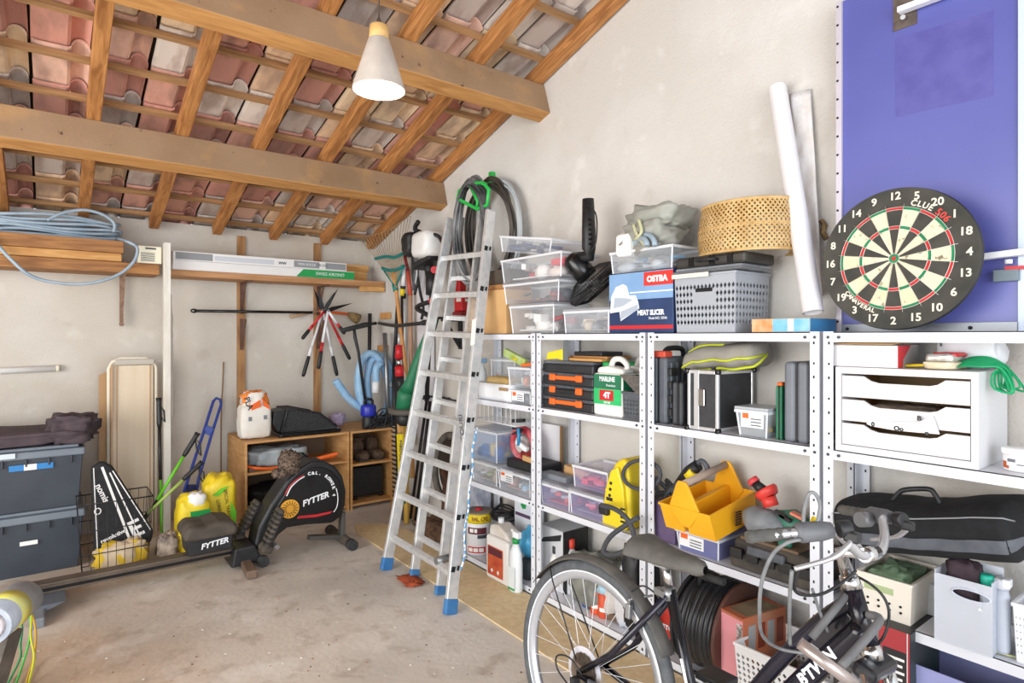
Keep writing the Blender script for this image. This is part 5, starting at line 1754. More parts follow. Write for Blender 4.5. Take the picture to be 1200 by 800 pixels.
B().cyl((-.02, -.018, .003), (.02, -.018, -.01), .008, n=10).ob('vial', YEL2, t)
l, w, h = rw(579, 600, T1, 419, 2.30)
clearbox('clear box standing at the back between white bin and upright', l, w * 1.3, .12, h, CLEAR, k=.96, cont=('pale parts in the clear box behind the white bin', ['#c7ccd6', '#d7a79c', '#aab4c4']), seed=13)
# under-shelf wire basket
xa, xb = onX(553, 480, 2.16), onX(604, 480, 2.16)
wb = xa.y - xb.y
t = thing('hanging_basket', 'white wire basket hanging under the second shelf of the farthest unit', 'basket', (2.16, (xa.y + xb.y) / 2, T1 - .036 - .10), RZ)
b = B()
for z, d0 in ((.0, 0), (.10, 0)):
    b.tube([(-wb / 2, .0, z), (wb / 2, .0, z), (wb / 2, .2, z), (-wb / 2, .2, z)], .003, 6, closed=True)
for k in range(11):
    x = -wb / 2 + wb * k / 10
    b.tube([(x, .0, .10), (x, 0, .0), (x, .2, .0), (x, .2, .10)], .0018, 5)
for k in range(4):
    b.cyl((-wb / 2, .04 + .04 * k, 0), (wb / 2, .04 + .04 * k, 0), .0018, n=5)
b.ob('wires', M('wire_white', '#f2f3f5', r=.4), t)
o = B().bar((2.22, xb.y + .10, T1 - .118), (2.24, xb.y + .02, T1 - .11), .03, .02).ob('hammer_head', BLACK)
tag(o, 'small black tool lying in the hanging white wire basket', 'tool')
o = B().tube([(2.19, xb.y + .01, T1 - .15), (2.19, xb.y + .005, T1 - .20), (2.195, xb.y + .015, T1 - .25)], .010, 8).ob('screwdriver', M('screwdriver_blue', '#2f8ec0', r=.4))
tag(o, 'blue handled screwdriver hanging from the end of the white wire basket', 'tool')
# organisers
OG = M('organiser_black', '#232427', '#2e3033', sc=20, r=.45)
l, w, _ = rw(635.5, 695, T1, 430, 2.165)
hz = (onX(665, 423, 2.165).z - T1) / 4
for k in range(4):
    t = thing('organiser_case', ('lowest', 'second lowest', 'third', 'topmost')[k] + ' black organiser case in the stack with orange latches', 'case', l + Vector((0, 0, k * (hz + .0003))), RZ, 'black organiser cases stacked on the second shelf')
    B().box(-w / 2, w / 2, 0, .24, 0, hz * .72).ob('case', OG, t, bev=.008)
    B().box(-w / 2 + .004, w / 2 - .004, .003, .238, hz * .725, hz * .99).ob('clear_lid', M('lid_smoke', '#6b7078', r=.2, a=.6), t, bev=.004)
    if k < 3:
        for sx in (-.26, .26):
            B().rbox((sx * w, -.008, hz * .62), (.045, .016, hz * .55)).ob('latch', ORANGE, t, bev=.006)
        if k != 1:
            B().box(-w * .2, w * .2, -.012, .0, hz * .45, hz * .78).ob('handle', ORANGE, t, bev=.004)
        else:
            B().box(-w * .2, w * .2, -.012, .0, hz * .35, hz * .68).ob('handle', BLACK, t, bev=.004)
zo = T1 + 4 * (hz + .0003)
t = thing('wooden_board', 'light wooden board lying on the stack of black organisers', 'board', (2.19, l.y - .07, zo + .001), RZ)
B().box(-.16, .16, 0, .20, 0, .014).ob('board', WOODX, t, bev=.002)
B().box(-.10, .17, .03, .21, .0145, .026).ob('upper_board', OWOOD, t, bev=.002)
t = thing('clamp_box', 'black flat tool box on the boards above the oil canister', 'box', (2.22, l.y - .10, zo + .0275), RZ)
B().box(-.10, .10, 0, .16, 0, .022).ob('case', BLACK, t, bev=.004)
t = thing('hand_saw', 'yellow handled saw with upright blade on top of the organisers', 'saw', (2.175, l.y + .105, zo + .001), RZ)
B().prism([(-.07, .0), (-.06, .04), (.06, .06), (.06, .0), (.02, .008)], 0, .02).ob('handle', YEL2, t, bev=.004)
B().prism([(.055, .0), (.07, .14), (.10, .14), (.10, .0)], .006, .010).ob('blade', M('saw_blade', '#7e878e', r=.3, m=.6), t)
# oil canister
l, w, h = rw(695, 729, T1, 420, 2.163)
def canister(l, w, d, h, label, full=True):
    t = thing('oil_canister', label, 'canister', l, RZ, 'white oil canisters')
    b = B().box(-w / 2, w / 2, 0, d, 0, h * .74)
    b.ob('body', M('canister_white', '#eceae4', r=.4), t, bev=.014, seg=3)
    B().prism([(-w * .46, h * .735), (-w * .40, h * .84), (-w * .1, h * .87), (w * .46, h * .82), (w * .47, h * .735)], d * .12, d * .88).ob('shoulder', M('canister_white', '#eceae4', r=.4), t, bev=.012)
    B().tube(cr([(-w * .12, d * .5, h * .86), (-.02 * w, d * .5, h * .975), (w * .22, d * .5, h * .985), (w * .40, d * .5, h * .90), (w * .42, d * .5, h * .82)], 6), w * .075, 10).ob('handle', M('canister_white', '#eceae4', r=.4), t)
    B().cyl((-w * .27, d * .5, h * .84), (-w * .27, d * .5, h * .93), w * .12, n=14).ob('cap', GREEN, t)
    panel(t, -w * .47, w * .47, h * .47, h * .72, -.0002, DGREEN, 'label_print')
    panel(t, -w * .47, w * .47, h * .20, h * .468, -.0002, M('label_green', '#23b060', '#36c876', sc=8, r=.45), 'label_print')
    side_panel(t, d * .08, d * .92, h * .20, h * .468, w / 2 + .0002, M('label_green', '#23b060', r=.45))
    side_panel(t, d * .08, d * .92, h * .47, h * .72, w / 2 + .0002, DGREEN)
    text('MARLINE', h * .115, WHITE, t, (0, -.0018, h * .64), off=.001, sx=.78)
    text('Premium', h * .06, WHITE, t, (w * .12, -.0018, h * .535), shear=.3)
    panel(t, -w * .26, w * .22, h * .27, h * .45, -.0014, RED, 'red_patch')
    text('4T', h * .14, WHITE, t, (0, -.003, h * .36), off=.002)
    text('5W-30', h * .05, WHITE, t, (0, -.0018, h * .235), off=.0005)
    return t


canister(l, w, .11, h, 'front white and green oil canister marked 4T beside the organisers')
canister(l + Vector((.125, -.055, 0)), w, .11, h * 1.0, 'second white and green oil canister half hidden behind the front one')
l, w, h = rw(730, 752, T1, 462, 2.16)
perf_crate('plastic_basket', 'small dark grey perforated basket right of the oil canister', l, w, .14, h, DGREY, 6, 5, 6, .22, .92, slot=False, cat='basket')
t = thing('wire_pad', 'dark grey ribbed mat standing slanted on the front of the small grey basket', 'mat', l + Vector((-.008, -.004, h + .004)), RZ)
B().prism([(-.075, .085), (.050, .085), (.050, .004), (.03, .0)], 0, .012).ob('mat', M('ribbed_grey', '#54504c', '#6a655f', sc=60, r=.8, bump=.6), t)
# third unit
l, w, h = rw(760, 781, T1, 418, 2.165)
def hard_case(name, label, loc, w, d, h, mt, ribs=True, top=None):
    t = thing(name, label, 'case', loc, RZ)
    B().box(-w / 2, -.003, 0, d, 0, h).ob('half_shell', mt, t, bev=.014, seg=3)
    B().box(.003, w / 2, 0, d, 0, h).ob('half_shell', mt, t, bev=.014, seg=3)
    B().box(-.004, .004, .006, d - .006, .006, h - .006).ob('seam', BLACK, t)
    if ribs:
        b = B()
        for k in range(5):
            b.box(w / 2 - .004, w / 2 + .007, d * (.12 + .18 * k), d * (.12 + .18 * k) + .018, h * .08, h * .92)
        b.ob('ribs', mt, t, bev=.003)
    return t


t = hard_case('tool_case', 'grey drill case with red handle at the left of the third unit', l, w, .22, h, M('case_slate', '#4a4f57', '#5a6068', sc=12, r=.5))
B().rbox((.0, .03, h + .012), (w * .8, .055, .028)).ob('handle', M('handle_red', '#c84a34', r=.5), t, bev=.006)
B().tube(cr([(0, .05, h + .01), (0, .07, h + .035), (0, .17, h + .035), (0, .19, h)], 4), .012, 8).ob('carry_handle', BLACK, t)
for k in range(4):
    B().rbox((w / 2 + .012, .03, h * (.18 + .2 * k)), (.02, .05, .035)).ob('latch', BLACK, t, bev=.004)
l, w, h = rw(786, 802, T1, 447, 2.165)
t = hard_case('tool_case', 'small black tool case squeezed between drill case and aluminium case', l + Vector((0, .004, 0)), w * .82, .18, h, M('case_black2', '#2c2f33', '#3a3d42', sc=12, r=.5), False)
# aluminium case
l, w, h = rw(804, 840, T1, 434, 2.15)
l.y -= .006
yn = l.y - w / 2
d = min(rdep(894, 2.15, yn), .33)
d = .262
t = thing('aluminium_case', 'black case with aluminium edges and corner caps standing on the second shelf', 'case', l, RZ)
CB = M('case_panel_black', '#2d2e31', '#37383c', sc=20, r=.6)
B().box(-w / 2 + .003, w / 2 - .003, .003, d - .003, .003, h - .003).ob('body', CB, t)
ed = B()
q = .014
for xx in (-w / 2, w / 2 - q):
    for yy in (0, d - q):
        ed.box(xx, xx + q, yy, yy + q, 0, h)
for zz in (0, h - q):
    for yy in (0, d - q):
        ed.box(-w / 2 + q, w / 2 - q, yy, yy + q, zz, zz + q)
    for xx in (-w / 2, w / 2 - q):
        ed.box(xx, xx + q, q, d - q, zz, zz + q)
ed.ob('aluminium_edges', M('edge_alu', '#dcdde0', r=.25, m=.5), t, bev=.003)
B().box(-w * .27, -w * .11, -.002, .004, .0, h).ob('aluminium_strip', M('edge_alu', '#dcdde0', r=.25, m=.5), t, bev=.001)
B().box(-w / 2 + q, w / 2 - q, q, d - q, h - .002, h + .001).ob('top_plate', M('top_silver', '#bfc2c5', r=.35, m=.4), t)
cc = B()
for xx in (-w / 2, w / 2):
    for yy in (0, d):
        for zz in (.004, h - .003):
            cc.rbox((xx, yy, zz), (.022, .022, .022))
cc.ob('corner_caps', BLACKG, t, bev=.006)
B().rbox((-.0 * w, -.004, h * .55), (.03, .008, .07)).ob('latch', CHROME, t, bev=.003)
B().tube(cr([(w * .0, d * .3, h), (w * .0, d * .33, h + .022), (0, d * .66, h + .022), (0, d * .7, h)], 4), .009, 8).ob('handle', BLACK, t)
# grey yellow bag on top
pz = T1 + h
o0 = Vector((2.19, (onX(790, 430, 2.2).y + onX(872, 430, 2.2).y) / 2, pz + .030))
t = thing('sport_bag', 'grey bag with yellow piping lying across the cases under the top shelf', 'bag', o0, RZ)
GB = M('bag_grey', '#8b8781', '#979389', sc=14, r=.8)
xa = o0.y - onX(787, 430, 2.17).y
xb = o0.y - onX(880, 430, 2.17).y
b = B()
def bagf(u, v):
    x = xa + (xb - xa) * u
    zc_ = .012 + .030 * u - .045 * max(0, 1 - u * 4)
    th = .050 * min(1, u * 8 + .35) * min(1, (1 - u) * 10 + .6)
    s_ = min(1, u * 9) ** .5 * min(1, (1 - u) * 12) ** .5
    th = .050 * s_
    a = 2 * PI * v
    p_ = Vector((x, .10 + .10 * s_ * math.copysign(abs(math.cos(a)) ** .6, math.cos(a)), zc_ + th * math.copysign(abs(math.sin(a)) ** .7, math.sin(a))))
    n_ = noise.noise(p_ * 14) * .008
    return p_ + Vector((0, n_, n_))
b.grid(bagf, 26, 24)
b.ob('bag', GB, t)
for v in (.5, ):
    B().tube([bagf(k / 26, .5 + .03) + Vector((0, -.003, 0)) for k in range(27)], .005, 6).ob('piping', M('piping_yellow', '#c5cf2e', r=.6), t)
B().tube([bagf(k / 26, .70) + Vector((0, -.004, -.004)) for k in range(4, 27)], .006, 6).ob('piping', M('piping_yellow', '#c5cf2e', r=.6), t)
B().tube([bagf(k / 26, .30) + Vector((0, -.004, .003)) for k in range(0, 16)], .005, 6).ob('piping', M('piping_yellow', '#c5cf2e', r=.6), t)
# clear box with label
l, w, h = rw(863, 899, T1, 477, 2.16)
clearbox('small clear lidded box with white label in front of the aluminium case', l, w, .13, h, M('clear_grey', '#c9d0d8', r=.25, a=.5), lid=M('lid_grey', '#bfc5cc', r=.3, a=.85), k=.84, cont=('grey and yellow parts in the labelled clear box on the second shelf', ['#8d949c', '#d8b23c', '#6d747c']), seed=21, lab=(-.36, .38, .035, .105, WHITE), fill=.45)
t = hard_case('tool_case', 'upright grey tool case with rounded edges near the right end of the second shelf', *(lambda q: (q[0], q[1]))(rw(918, 947, T1, 424, 2.165)), .24, rw(918, 947, T1, 424, 2.165)[2], M('case_mid_grey', '#6d727b', '#787d86', sc=6, r=.45))
l, w, h = rw(908, 917, T1, 452, 2.18)
t = hard_case('tool_case', 'narrow dark green case with orange tip left of the grey tool case', l, w * .8, .17, h, DGREEN, False)
B().rbox((0, .03, h + .006), (w * .7, .05, .014)).ob('tip', ORANGE, t, bev=.004)
# ---- drawer cabinet on the nearest unit
l, w, h = rw(979, 1145, T1, 431, 2.13)
l.x = 2.142
xn = onX(979, 500, 2.142).y
xf_ = onX(1146.5, 500, 2.142).y
w = xn - xf_
h = onX(1060, 432.5, 2.142).z - T1
t = thing('drawer_cabinet', 'white desktop cabinet with three scooped front drawers on the nearest unit', 'cabinet', (2.142, (xn + xf_) / 2, T1), RZ)
d = .285
WC = M('cabinet_white', '#d9d9dc', r=.45)
s = .018
B().box(-w / 2, -w / 2 + s, 0, d, 0, h).ob('side', WC, t, bev=.001)
B().box(w / 2 - s, w / 2, 0, d, 0, h).ob('side', WC, t, bev=.001)
B().box(-w / 2 + s, w / 2 - s, 0, d, h - .022, h).ob('top', WC, t, bev=.001)
B().box(-w / 2 + s, w / 2 - s, 0, d, 0, .022).ob('bottom', WC, t, bev=.001)
B().box(-w / 2 + s, w / 2 - s, d - .006, d, .022, h - .022).ob('back', M('cab_back', '#b99a74', r=.7), t)
ih = (h - .044) / 3
wi = w / 2 - s - .002
for k in range(3):
    z0 = .022 + k * ih + .002
    z1 = z0 + ih - .009
    dp = min(.026, ih * .25)
    ol = [(-wi, z0), (wi, z0), (wi, z1), (wi * .66, z1), (wi * .54, z1 - dp * .75), (wi * .42, z1 - dp), (-wi * .36, z1 - dp), (-wi * .5, z1 - dp * .7), (-wi * .62, z1), (-wi, z1)]
    o = B().prism(ol, .002, .014).ob('drawer', WC, t, bev=.001)
    B().box(-wi + .004, wi - .004, .0145, d - .012, z0 + .002, z0 + .008).box(-wi + .004, -wi + .010, .0145, d - .012, z0 + .008, z1 - .006).box(wi - .01, wi - .004, .0145, d - .012, z0 + .008, z1 - .006).ob('drawer_tray', M('tray_tan', '#b48a58', r=.7), o)
z0 = T1 + .022 + ih * 1
o = B().blob((2.17 + .07, (xn + xf_) / 2, T1 + .022 + ih + .0105), (.07, w * .28, (ih - .03) / 2), .5, .3, 3, 4).ob('drawer_contents', M('dark_jumble', '#54504e', '#8a7a6a', sc=30, r=.8))
tag(o, 'jumble of dark small tools showing in the middle drawer', 'parts', kind='stuff')
o = B().blob((2.17 + .07, (xn + xf_) / 2, T1 + .022 + 2 * ih + .0105), (.07, w * .28, (ih - .05) / 2), .5, .3, 3, 7).ob('drawer_contents', M('brown_jumble', '#9a744c', '#7a5c40', sc=20, r=.8))
tag(o, 'brown papers lying in the top drawer', 'parts', kind='stuff')
pt = lambda x, y: (lambda p: (((xn + xf_) / 2) - p.y, p.z - T1))(onX(x, y, 2.139))
o = B().prism([pt(1016, 496), pt(1020, 493), pt(1078, 494.5), pt(1094, 486.5), pt(1102, 508.5), pt(1083, 507), pt(1050, 504), pt(1022, 499)], -.009, -.0075).ob('paper_sheet', M('sheet_bright', '#f2f2f5', r=.6), loc=(2.142, (xn + xf_) / 2, T1), rot=(0, 0, RZ))
tag(o, 'folded white paper sheet hanging out of the lowest drawer', 'paper')
for x, y, s_ in ((1024, 497, '0'), (1054, 502, 'Qo'), (1078, 490, 'B'), (1087, 507, 'o')):
    p = pt(x, y)
    text(s_, .02, BLACK, o, (p[0], -.0095, p[1]), off=.001)
TC = T1 + h + .001
# things on the cabinet
l, w, h = rw(972, 1047, TC, 404.5, 2.165)
t = thing('tile_box', 'long white cardboard box with red end lying open on the drawer cabinet', 'box', l + Vector((0, -.012, 0)), RZ)
B().box(-w / 2, w / 2, 0, .17, 0, h).ob('carton', M('carton_white', '#ece9e9', r=.6), t, bev=.002)
B().grid(lambda u, v: Vector((-w / 2 + w * .94 * u, .17 * v, h + .004 + .010 * math.sin(u * 3.0) * v + .004 * math.sin(v * 4))), 8, 3).ob('torn_flap', CARD, t, solid=.002)
side_panel(t, .002, .168, .002, h - .002, w / 2, M('carton_grey', '#a5a3a0', r=.6), 'end_print')
side_panel(t, .0, .04, .001, h - .001, w / 2 + .0005, RED, 'red_print')
B().prism([(.0, 0), (.0, h), (.10, h)], w / 2 + .0015, w / 2 + .003, 'x').ob('red_print', M('print_red2', '#c8343c', r=.6), t)
l, w, h = rw(1079, 1117, TC, 416, 2.17)
t = thing('snack_packet', 'red and silver foil packet on the drawer cabinet', 'packet', l, RZ)
B().blob((0, .07, 0), (w / 2, .07, h * .28), .35, .15, 4, 3).ob('lower_bag', M('foil_cream', '#e8dcc0', '#d8c8a0', sc=12, r=.4), t)
B().blob((0, .07, h * .5), (w * .46, .06, h * .30), .35, .15, 4, 5).ob('foil_bag', M('foil_silver', '#d8d6d0', '#a8a49c', sc=30, r=.3, m=.4), t)
B().blob((.01, .08, h * .86), (w * .42, .055, h * .16), .4, .1, 3, 6).ob('red_top', RED, t)
t = thing('plastic_bag', 'white carrier bag standing behind the red packet on the drawer cabinet', 'bag', onX(1140, 428, 2.36).xy.to_3d() + Vector((-.02, 0, TC)), RZ)
B().blob((0, 0, 0), (.085, .035, .055), .5, .25, 3, 8).ob('bag', M('bag_white', '#e9ebee', '#dde0e6', sc=8, r=.5), t)
panel(t, -.075, -.055, .07, .095, -.03, DGREY, 'emblem')
t = thing('cord_bundle', 'bright green cord bundle hanging over the right edge of the drawer cabinet', 'cord', onX(1165, 428, 2.20), RZ)
t.location.z = TC
b = B()
rr = random.Random(5)
xE = ((xn + xf_) / 2) - xf_ + 0
loc0 = t.location.y
xr_e = loc0 - xf_
for k in range(7):
    pts = [(xr_e - .13 + .01 * k, .02 + .012 * k, .006 + .003 * k), (xr_e - .06, .01 + .015 * k, .012 + .004 * k), (xr_e - .01, .0 + .015 * k, .013 + .004 * k), (xr_e + .025 + rr.uniform(0, .02), .01 + .015 * k, .008), (xr_e + .05 + rr.uniform(-.02, .03), -.01 + .015 * k, -.04 - rr.uniform(0, .02)), (xr_e + .022 + .004 * k, .0 + .015 * k, -.05), (xr_e + .015 + .004 * k, .01 + .015 * k, -.015), (xr_e + .03, .0 + .015 * k, .006)]
    b.tube(cr(pts, 5), .0032, 6)
b.ob('cord', M('cord_green', '#12a468', r=.5), t)
B().tube(cr([(xr_e - .22, .03, .006), (xr_e - .17, .02, .010), (xr_e - .13, .02, .012), (xr_e - .10, .03, .016)], 5), .005, 6).ob('yellow_cord', YEL2, t)
l, w, h = rw(1160, 1206, T1, 528, 2.16)
t = thing('white_tub', 'round white plastic tub with orange brown label right of the drawer cabinet', 'tub', (2.24, l.y - .01, T1), RZ)
r = w * .5
B().lathe([(r * .9, 0), (r * .96, .004), (r * .98, h * .72)], 28).ob('tub', M('tub_white', '#f1efee', r=.35), t)
B().lathe([(r * 1.03, h * .725), (r * 1.05, h * .78), (r * 1.05, h * .95), (r * 1.0, h), (.001, h)], 28).ob('lid', M('lid_white', '#f6f5f5', r=.35), t)
lab_ = B()
for a0, a1, z0, z1, ci in ((-150, -128, .12, .42, 0), (-128, -118, .12, .24, 0), (-124, -96, .42, .56, 1), (-92, -62, .30, .36, 1)):
    lab_.cur = ci
    lab_.grid(lambda u, v: Vector((r * .985 * math.cos(R(a0 + (a1 - a0) * u)), r * .985 * math.sin(R(a0 + (a1 - a0) * u)), h * (z0 + (z1 - z0) * v))), 6, 1)
lab_.ob('label_print', [M('label_rust', '#b6562c', r=.5), M('label_slate', '#6a7078', r=.5)], t)
# ---------------------------------------------------------------- THIRD LEVEL
T2 = LV[2] + .0008
l, w, h = rw(553, 582, T2, 540, 2.165)
clearbox('pale grey clear box on the third shelf of the farthest unit', l, w, .24, h, FROST, k=.94, cont=('white and brown tubes in the pale box on the farthest third shelf', ['#d8dade', '#b8a890', '#e4e4e2', '#a9b27a']), seed=31)
za = T2 + h + .002
l, w, h = rw(552, 582, za, 502, 2.165)
clearbox('clear blue tinted box with colourful tools beside the ladder stile', l, w, .24, h, M('clear_blue', '#b9cdea', r=.25, a=.42), k=.92, cont=('blue, red and yellow tools in the blue tinted clear box', ['#2f64b8', '#c6303c', '#e8c63a', '#2a4a80', '#3a76c4']), seed=32)
l, w, h = rw(584, 621, T2, 552, 2.165)
clearbox('clear box with light blue parts and a red label next to the upright', l, w, .24, h, CLEAR, k=.94, cont=('light blue parts in the clear box with the red label', ['#8fb8d8', '#c8d4de', '#4aa0d0', '#d0a8a0', '#6a7078']), seed=33, lab=(-.42, -.02, .05, .12, WHITE))
zb2 = T2 + h + .001
t = thing('router_case', 'flat black tool case lying on the clear box with the red label', 'case', Vector((2.20, l.y - .05, zb2)), RZ)
B().box(-.17, .13, 0, .19, 0, .055).ob('case', BLACK, t, bev=.012)
t = thing('extension_reel', 'red and black cable reel on the boxes beside the farthest upright', 'reel', Vector((2.215, l.y + .02, zb2 + .056)), RZ)
B().tube([(-.02 + .10 * math.cos(a), .06, .085 + .085 * math.sin(a) * (1 - .1 * math.cos(a))) for a in [2 * PI * k / 30 for k in range(30)]], .024, 10, closed=True).ob('reel', M('reel_red', '#c43a48', '#d88a90', sc=9, r=.5), t)
B().cyl((-.02, .03, .085), (-.02, .09, .085), .05, n=20).ob('hub', M('reel_grey', '#c9c4c0', r=.5), t)
B().bar((.0, -.01, .11), (.09, .0, .07), .03, .03).ob('white_handle', WHITE, t, bev=.008)
B().rbox((.05, .05, .03), (.12, .06, .04)).ob('red_base', DRED, t, bev=.01)
b = B()
rr = random.Random(9)
b.tube(cr([(rr.uniform(-.06, .06), .0 + rr.uniform(-.02, .03), .16 + rr.uniform(-.02, .04)) for k in range(9)], 5), .006, 6)
b.ob('cord', BLACK, t)
o = B().bar((2.24, l.y - .02, zb2 + .075), (2.24, l.y - .115, zb2 + .068), .05, .03).ob('tan_block', CARD)
tag(o, 'tan sanding block in front of the red cable reel', 'block')
# white board and cardboard at the back
p0, p1 = onX(614, 520, 2.40), onX(657, 520, 2.40)
o = B().box(2.398, 2.405, p1.y, p0.y, T2 + .16, onX(640, 492, 2.40).z).ob('white_board', M('board_white2', '#e9eaee', r=.5))
bpy.data.objects.remove(o)
t = thing('white_board', 'white board with brown edge standing at the back of the second unit', 'board', Vector((2.395, (p0.y + p1.y) / 2 + .05, T2)), RZ)
wq = (p0.y - p1.y) / 2 + .05
hq = onX(640, 496, 2.40).z - T2
B().box(-wq, wq, 0, .008, 0, hq).ob('board', M('board_white2', '#e9eaee', r=.5), t)
B().box(wq, wq + .014, -.002, .012, 0, hq).ob('edge', M('edge_brown', '#9a7750', r=.7), t)
l, w, h = rw(632, 664, T2, 586, 2.165)
# clear boxes on the second unit
l, w, h = rw(634, 667, T2, 567, 2.158)
clearbox('clear box with red and grey parts at the left of the second unit', l, w, .25, h, LILAC, k=.94, cont=('red, grey and blue parts in the clear box at the left of the second unit', ['#c8443a', '#8a9098', '#5a6a80', '#e07048', '#b8bcc4']), seed=35)
zk = T2 + h + .002
t = thing('cardboard_strip', 'folded brown cardboard lying at the back on the left clear box', 'cardboard', Vector((2.30, l.y + .02, zk)), RZ)
B().rbox((.03, .04, .035), (.20, .07, .05), (0, R(4), 0)).ob('cardboard', CARD, t, bev=.004)
B().box(-.15, .06, -.10, -.02, 0, .03).ob('grey_tray', GREY, t, bev=.004)
l, w, h = rw(668, 707, T2, 577, 2.158)
clearbox('lilac clear lower box with pink tools beside the yellow cleaner', l, w, .25, h, LILAC, k=.95, cont=('pink and grey tools in the lilac lower box', ['#d85a6a', '#a8a8c4', '#7880a0', '#e08090']), seed=36)
l, w, h2 = rw(672, 712, T2 + h + .002, 546, 2.19)
clearbox('lilac clear upper box with red pliers stacked beside the yellow cleaner', l, w, .22, h2, LILAC, lid=False, k=.95, cont=('red pliers in the lilac upper box', ['#d84858', '#c8506a', '#b0aed0']), seed=37, fill=.4)
# yellow steam cleaner, hanging over the shelf front
yc = onX(722, 600, 2.16)
zt_, zl_ = onX(738, 541, 2.14).z, onX(722, 628, 2.08).z
t = thing('steam_cleaner', 'yellow steam cleaner with black hose standing on the third shelf at the centre upright', 'cleaner', Vector((2.05, yc.y, T2)), RZ)
zb = .0
ht = zt_ - T2
ol = [(-.095, .0), (-.09, .08), (-.07, ht * .55), (-.03, ht * .9), (.02, ht), (.055, ht * .97), (.07, ht * .6), (.08, .0)]
YK = M('cleaner_yellow', '#ecd024', '#f2da3a', sc=5, r=.4)
b = B()
b.prism(ol, .0, .19)
b.ob('housing', YK, t, bev=.025, seg=3, loc=(0, .125, 0))
b = B().prism([(-.09, .0), (-.072, ht * .5), (-.035, ht * .8), (.01, ht * .88), (.045, ht * .6), (.065, .0)], .0, .02)
b.ob('front_face', M('cleaner_yellow2', '#f0d62c', r=.35), t, bev=.008, loc=(0, .107, 0))
for k in range(3):
    B().cyl((-.030 - .004 * k, .104, ht * (.62 - .09 * k)), (-.030 - .004 * k, .108, ht * (.62 - .09 * k)), .008, n=10).ob('indicator', BLACK, t)
panel(t, -.06, -.02, ht * .36, ht * .41, .1065, BLACK, 'label_print')
B().rbox((-.065, .098, ht * .22), (.06, .03, .05)).ob('hose_socket', BLACK, t, bev=.01)
for k in range(4):
    B().box(.03, .06, .1065, .107, ht * (.1 + .06 * k), ht * (.13 + .06 * k)).ob('vent', BLACK, t)
HB = M('hose_black', '#3a3d42', '#55585e', sc=120, r=.6, bump=.5, st=(1, 1, 3))
L0 = Vector((2.05, yc.y, T2))
def wl(x, y, X):
    p = onX(x, y, X)
    return Vector((L0.y - p.y, p.x - L0.x, p.z - L0.z))
hz_ = cr([wl(705, 592, 2.10), wl(715, 594, 2.07), wl(728, 601, 2.05), wl(738, 613, 2.05), wl(743, 630, 2.05), wl(737, 642, 2.05), wl(722, 649, 2.05), wl(709, 648, 2.05), wl(708, 641, 2.05), wl(716, 628, 2.05), wl(732, 616, 2.05), wl(748, 606, 2.06)], 7)
B().tube(hz_, .0115, 10).ob('hose', HB, t)
hz_ = [wl(752 + 22 * math.cos(a), 556 + 17 * math.sin(a), 2.162) for a in [2 * PI * k / 26 for k in range(26)]]
B().tube(hz_, .009, 10, closed=True).ob('hose', HB, t)
# third unit, third level: black yellow accessory, tray on boxes
t = thing('steam_lance', 'black and yellow spray lance with tangled hose behind the yellow tray', 'lance', onX(800, 620, 2.30).xy.to_3d() + Vector((0, 0, T2)), RZ)
L0 = Vector(t.location)
b = B()
rr = random.Random(4)
b.tube(cr([wl(770 + rr.uniform(-6, 30), 575 + rr.uniform(-16, 18), 2.26 + rr.uniform(-.03, .03)) for k in range(20)], 6), .010, 8)
b.ob('hose', HB, t)
B().tube([wl(795, 566, 2.27), wl(808, 553, 2.27), wl(818, 545, 2.27)], [.018, .03, .026], 10).ob('grip', BLACK, t)
B().tube([wl(806, 558, 2.26), wl(813, 551, 2.26)], [.022, .022], 10).ob('yellow_trigger', YEL2, t)
B().tube(cr([wl(816, 545, 2.28), wl(822, 540, 2.28), wl(828, 546, 2.28), wl(831, 556, 2.28)], 5), .012, 8).ob('nozzle', DGREY, t)
l, w, h = rw(765, 791, T2, 588, 2.165)
t = thing('storage_box', 'dull purple opaque box under the left end of the yellow tray', 'box', l, RZ, 'boxes under the yellow tray')
B().tap(w, .24, 0, h, .93, .95, y0=0).ob('tub', PURPLE, t, bev=.012)
hp_ = h
l, w, h = rw(793, 842, T2, 622, 2.158)
t = clearbox('violet clear box with white label under the yellow tray', l, w, .25, h, M('violet_clear', '#8e93cc', r=.25, a=.6), lid=M('violet_lid', '#9a9ed0', r=.3, a=.7), k=.92, group='boxes under the yellow tray', cont=('grey parts in the violet clear box', ['#787c98', '#9a9cb0', '#5c607c']), seed=41, lab=(-.44, .15, .02, .085, WHITE))
hv = h
# yellow tray, rotated a little, overhanging the shelf
T_ = max(T2 + hv + .004, .628)
nearb, leftb, farr = onX(838, 633, 2.06), onX(772, 590, 2.10), onX(893, 610, 2.30)
t = thing('tool_tray', 'big yellow tool tray with rounded carrying handle on the violet boxes', 'tray', Vector((2.235, 1.535, T_ + .024)), R(-90), rot=(R(8), 0, RZ))
YT = M('tray_yellow', '#efa814', '#f6b420', sc=3, r=.45)
W_, D_, H_ = .24, .32, .105
# two troughs each side of a raised centre wall with the handle
def trough(b, x0, x1, y0, y1, z0, z1, tp=.012, th=.004):
    o = [(x0 + tp, y0 + tp), (x1 - tp * .3, y0 + tp), (x1 - tp * .3, y1 - tp), (x0 + tp, y1 - tp)]
    u = [(x0, y0), (x1, y0), (x1, y1), (x0, y1)]
    vs = [(x, y, z0) for x, y in o] + [(x, y, z1) for x, y in u]
    b.add(vs, [(0, 3, 2, 1), (0, 1, 5, 4), (1, 2, 6, 5), (2, 3, 7, 6), (3, 0, 4, 7)])
    return b


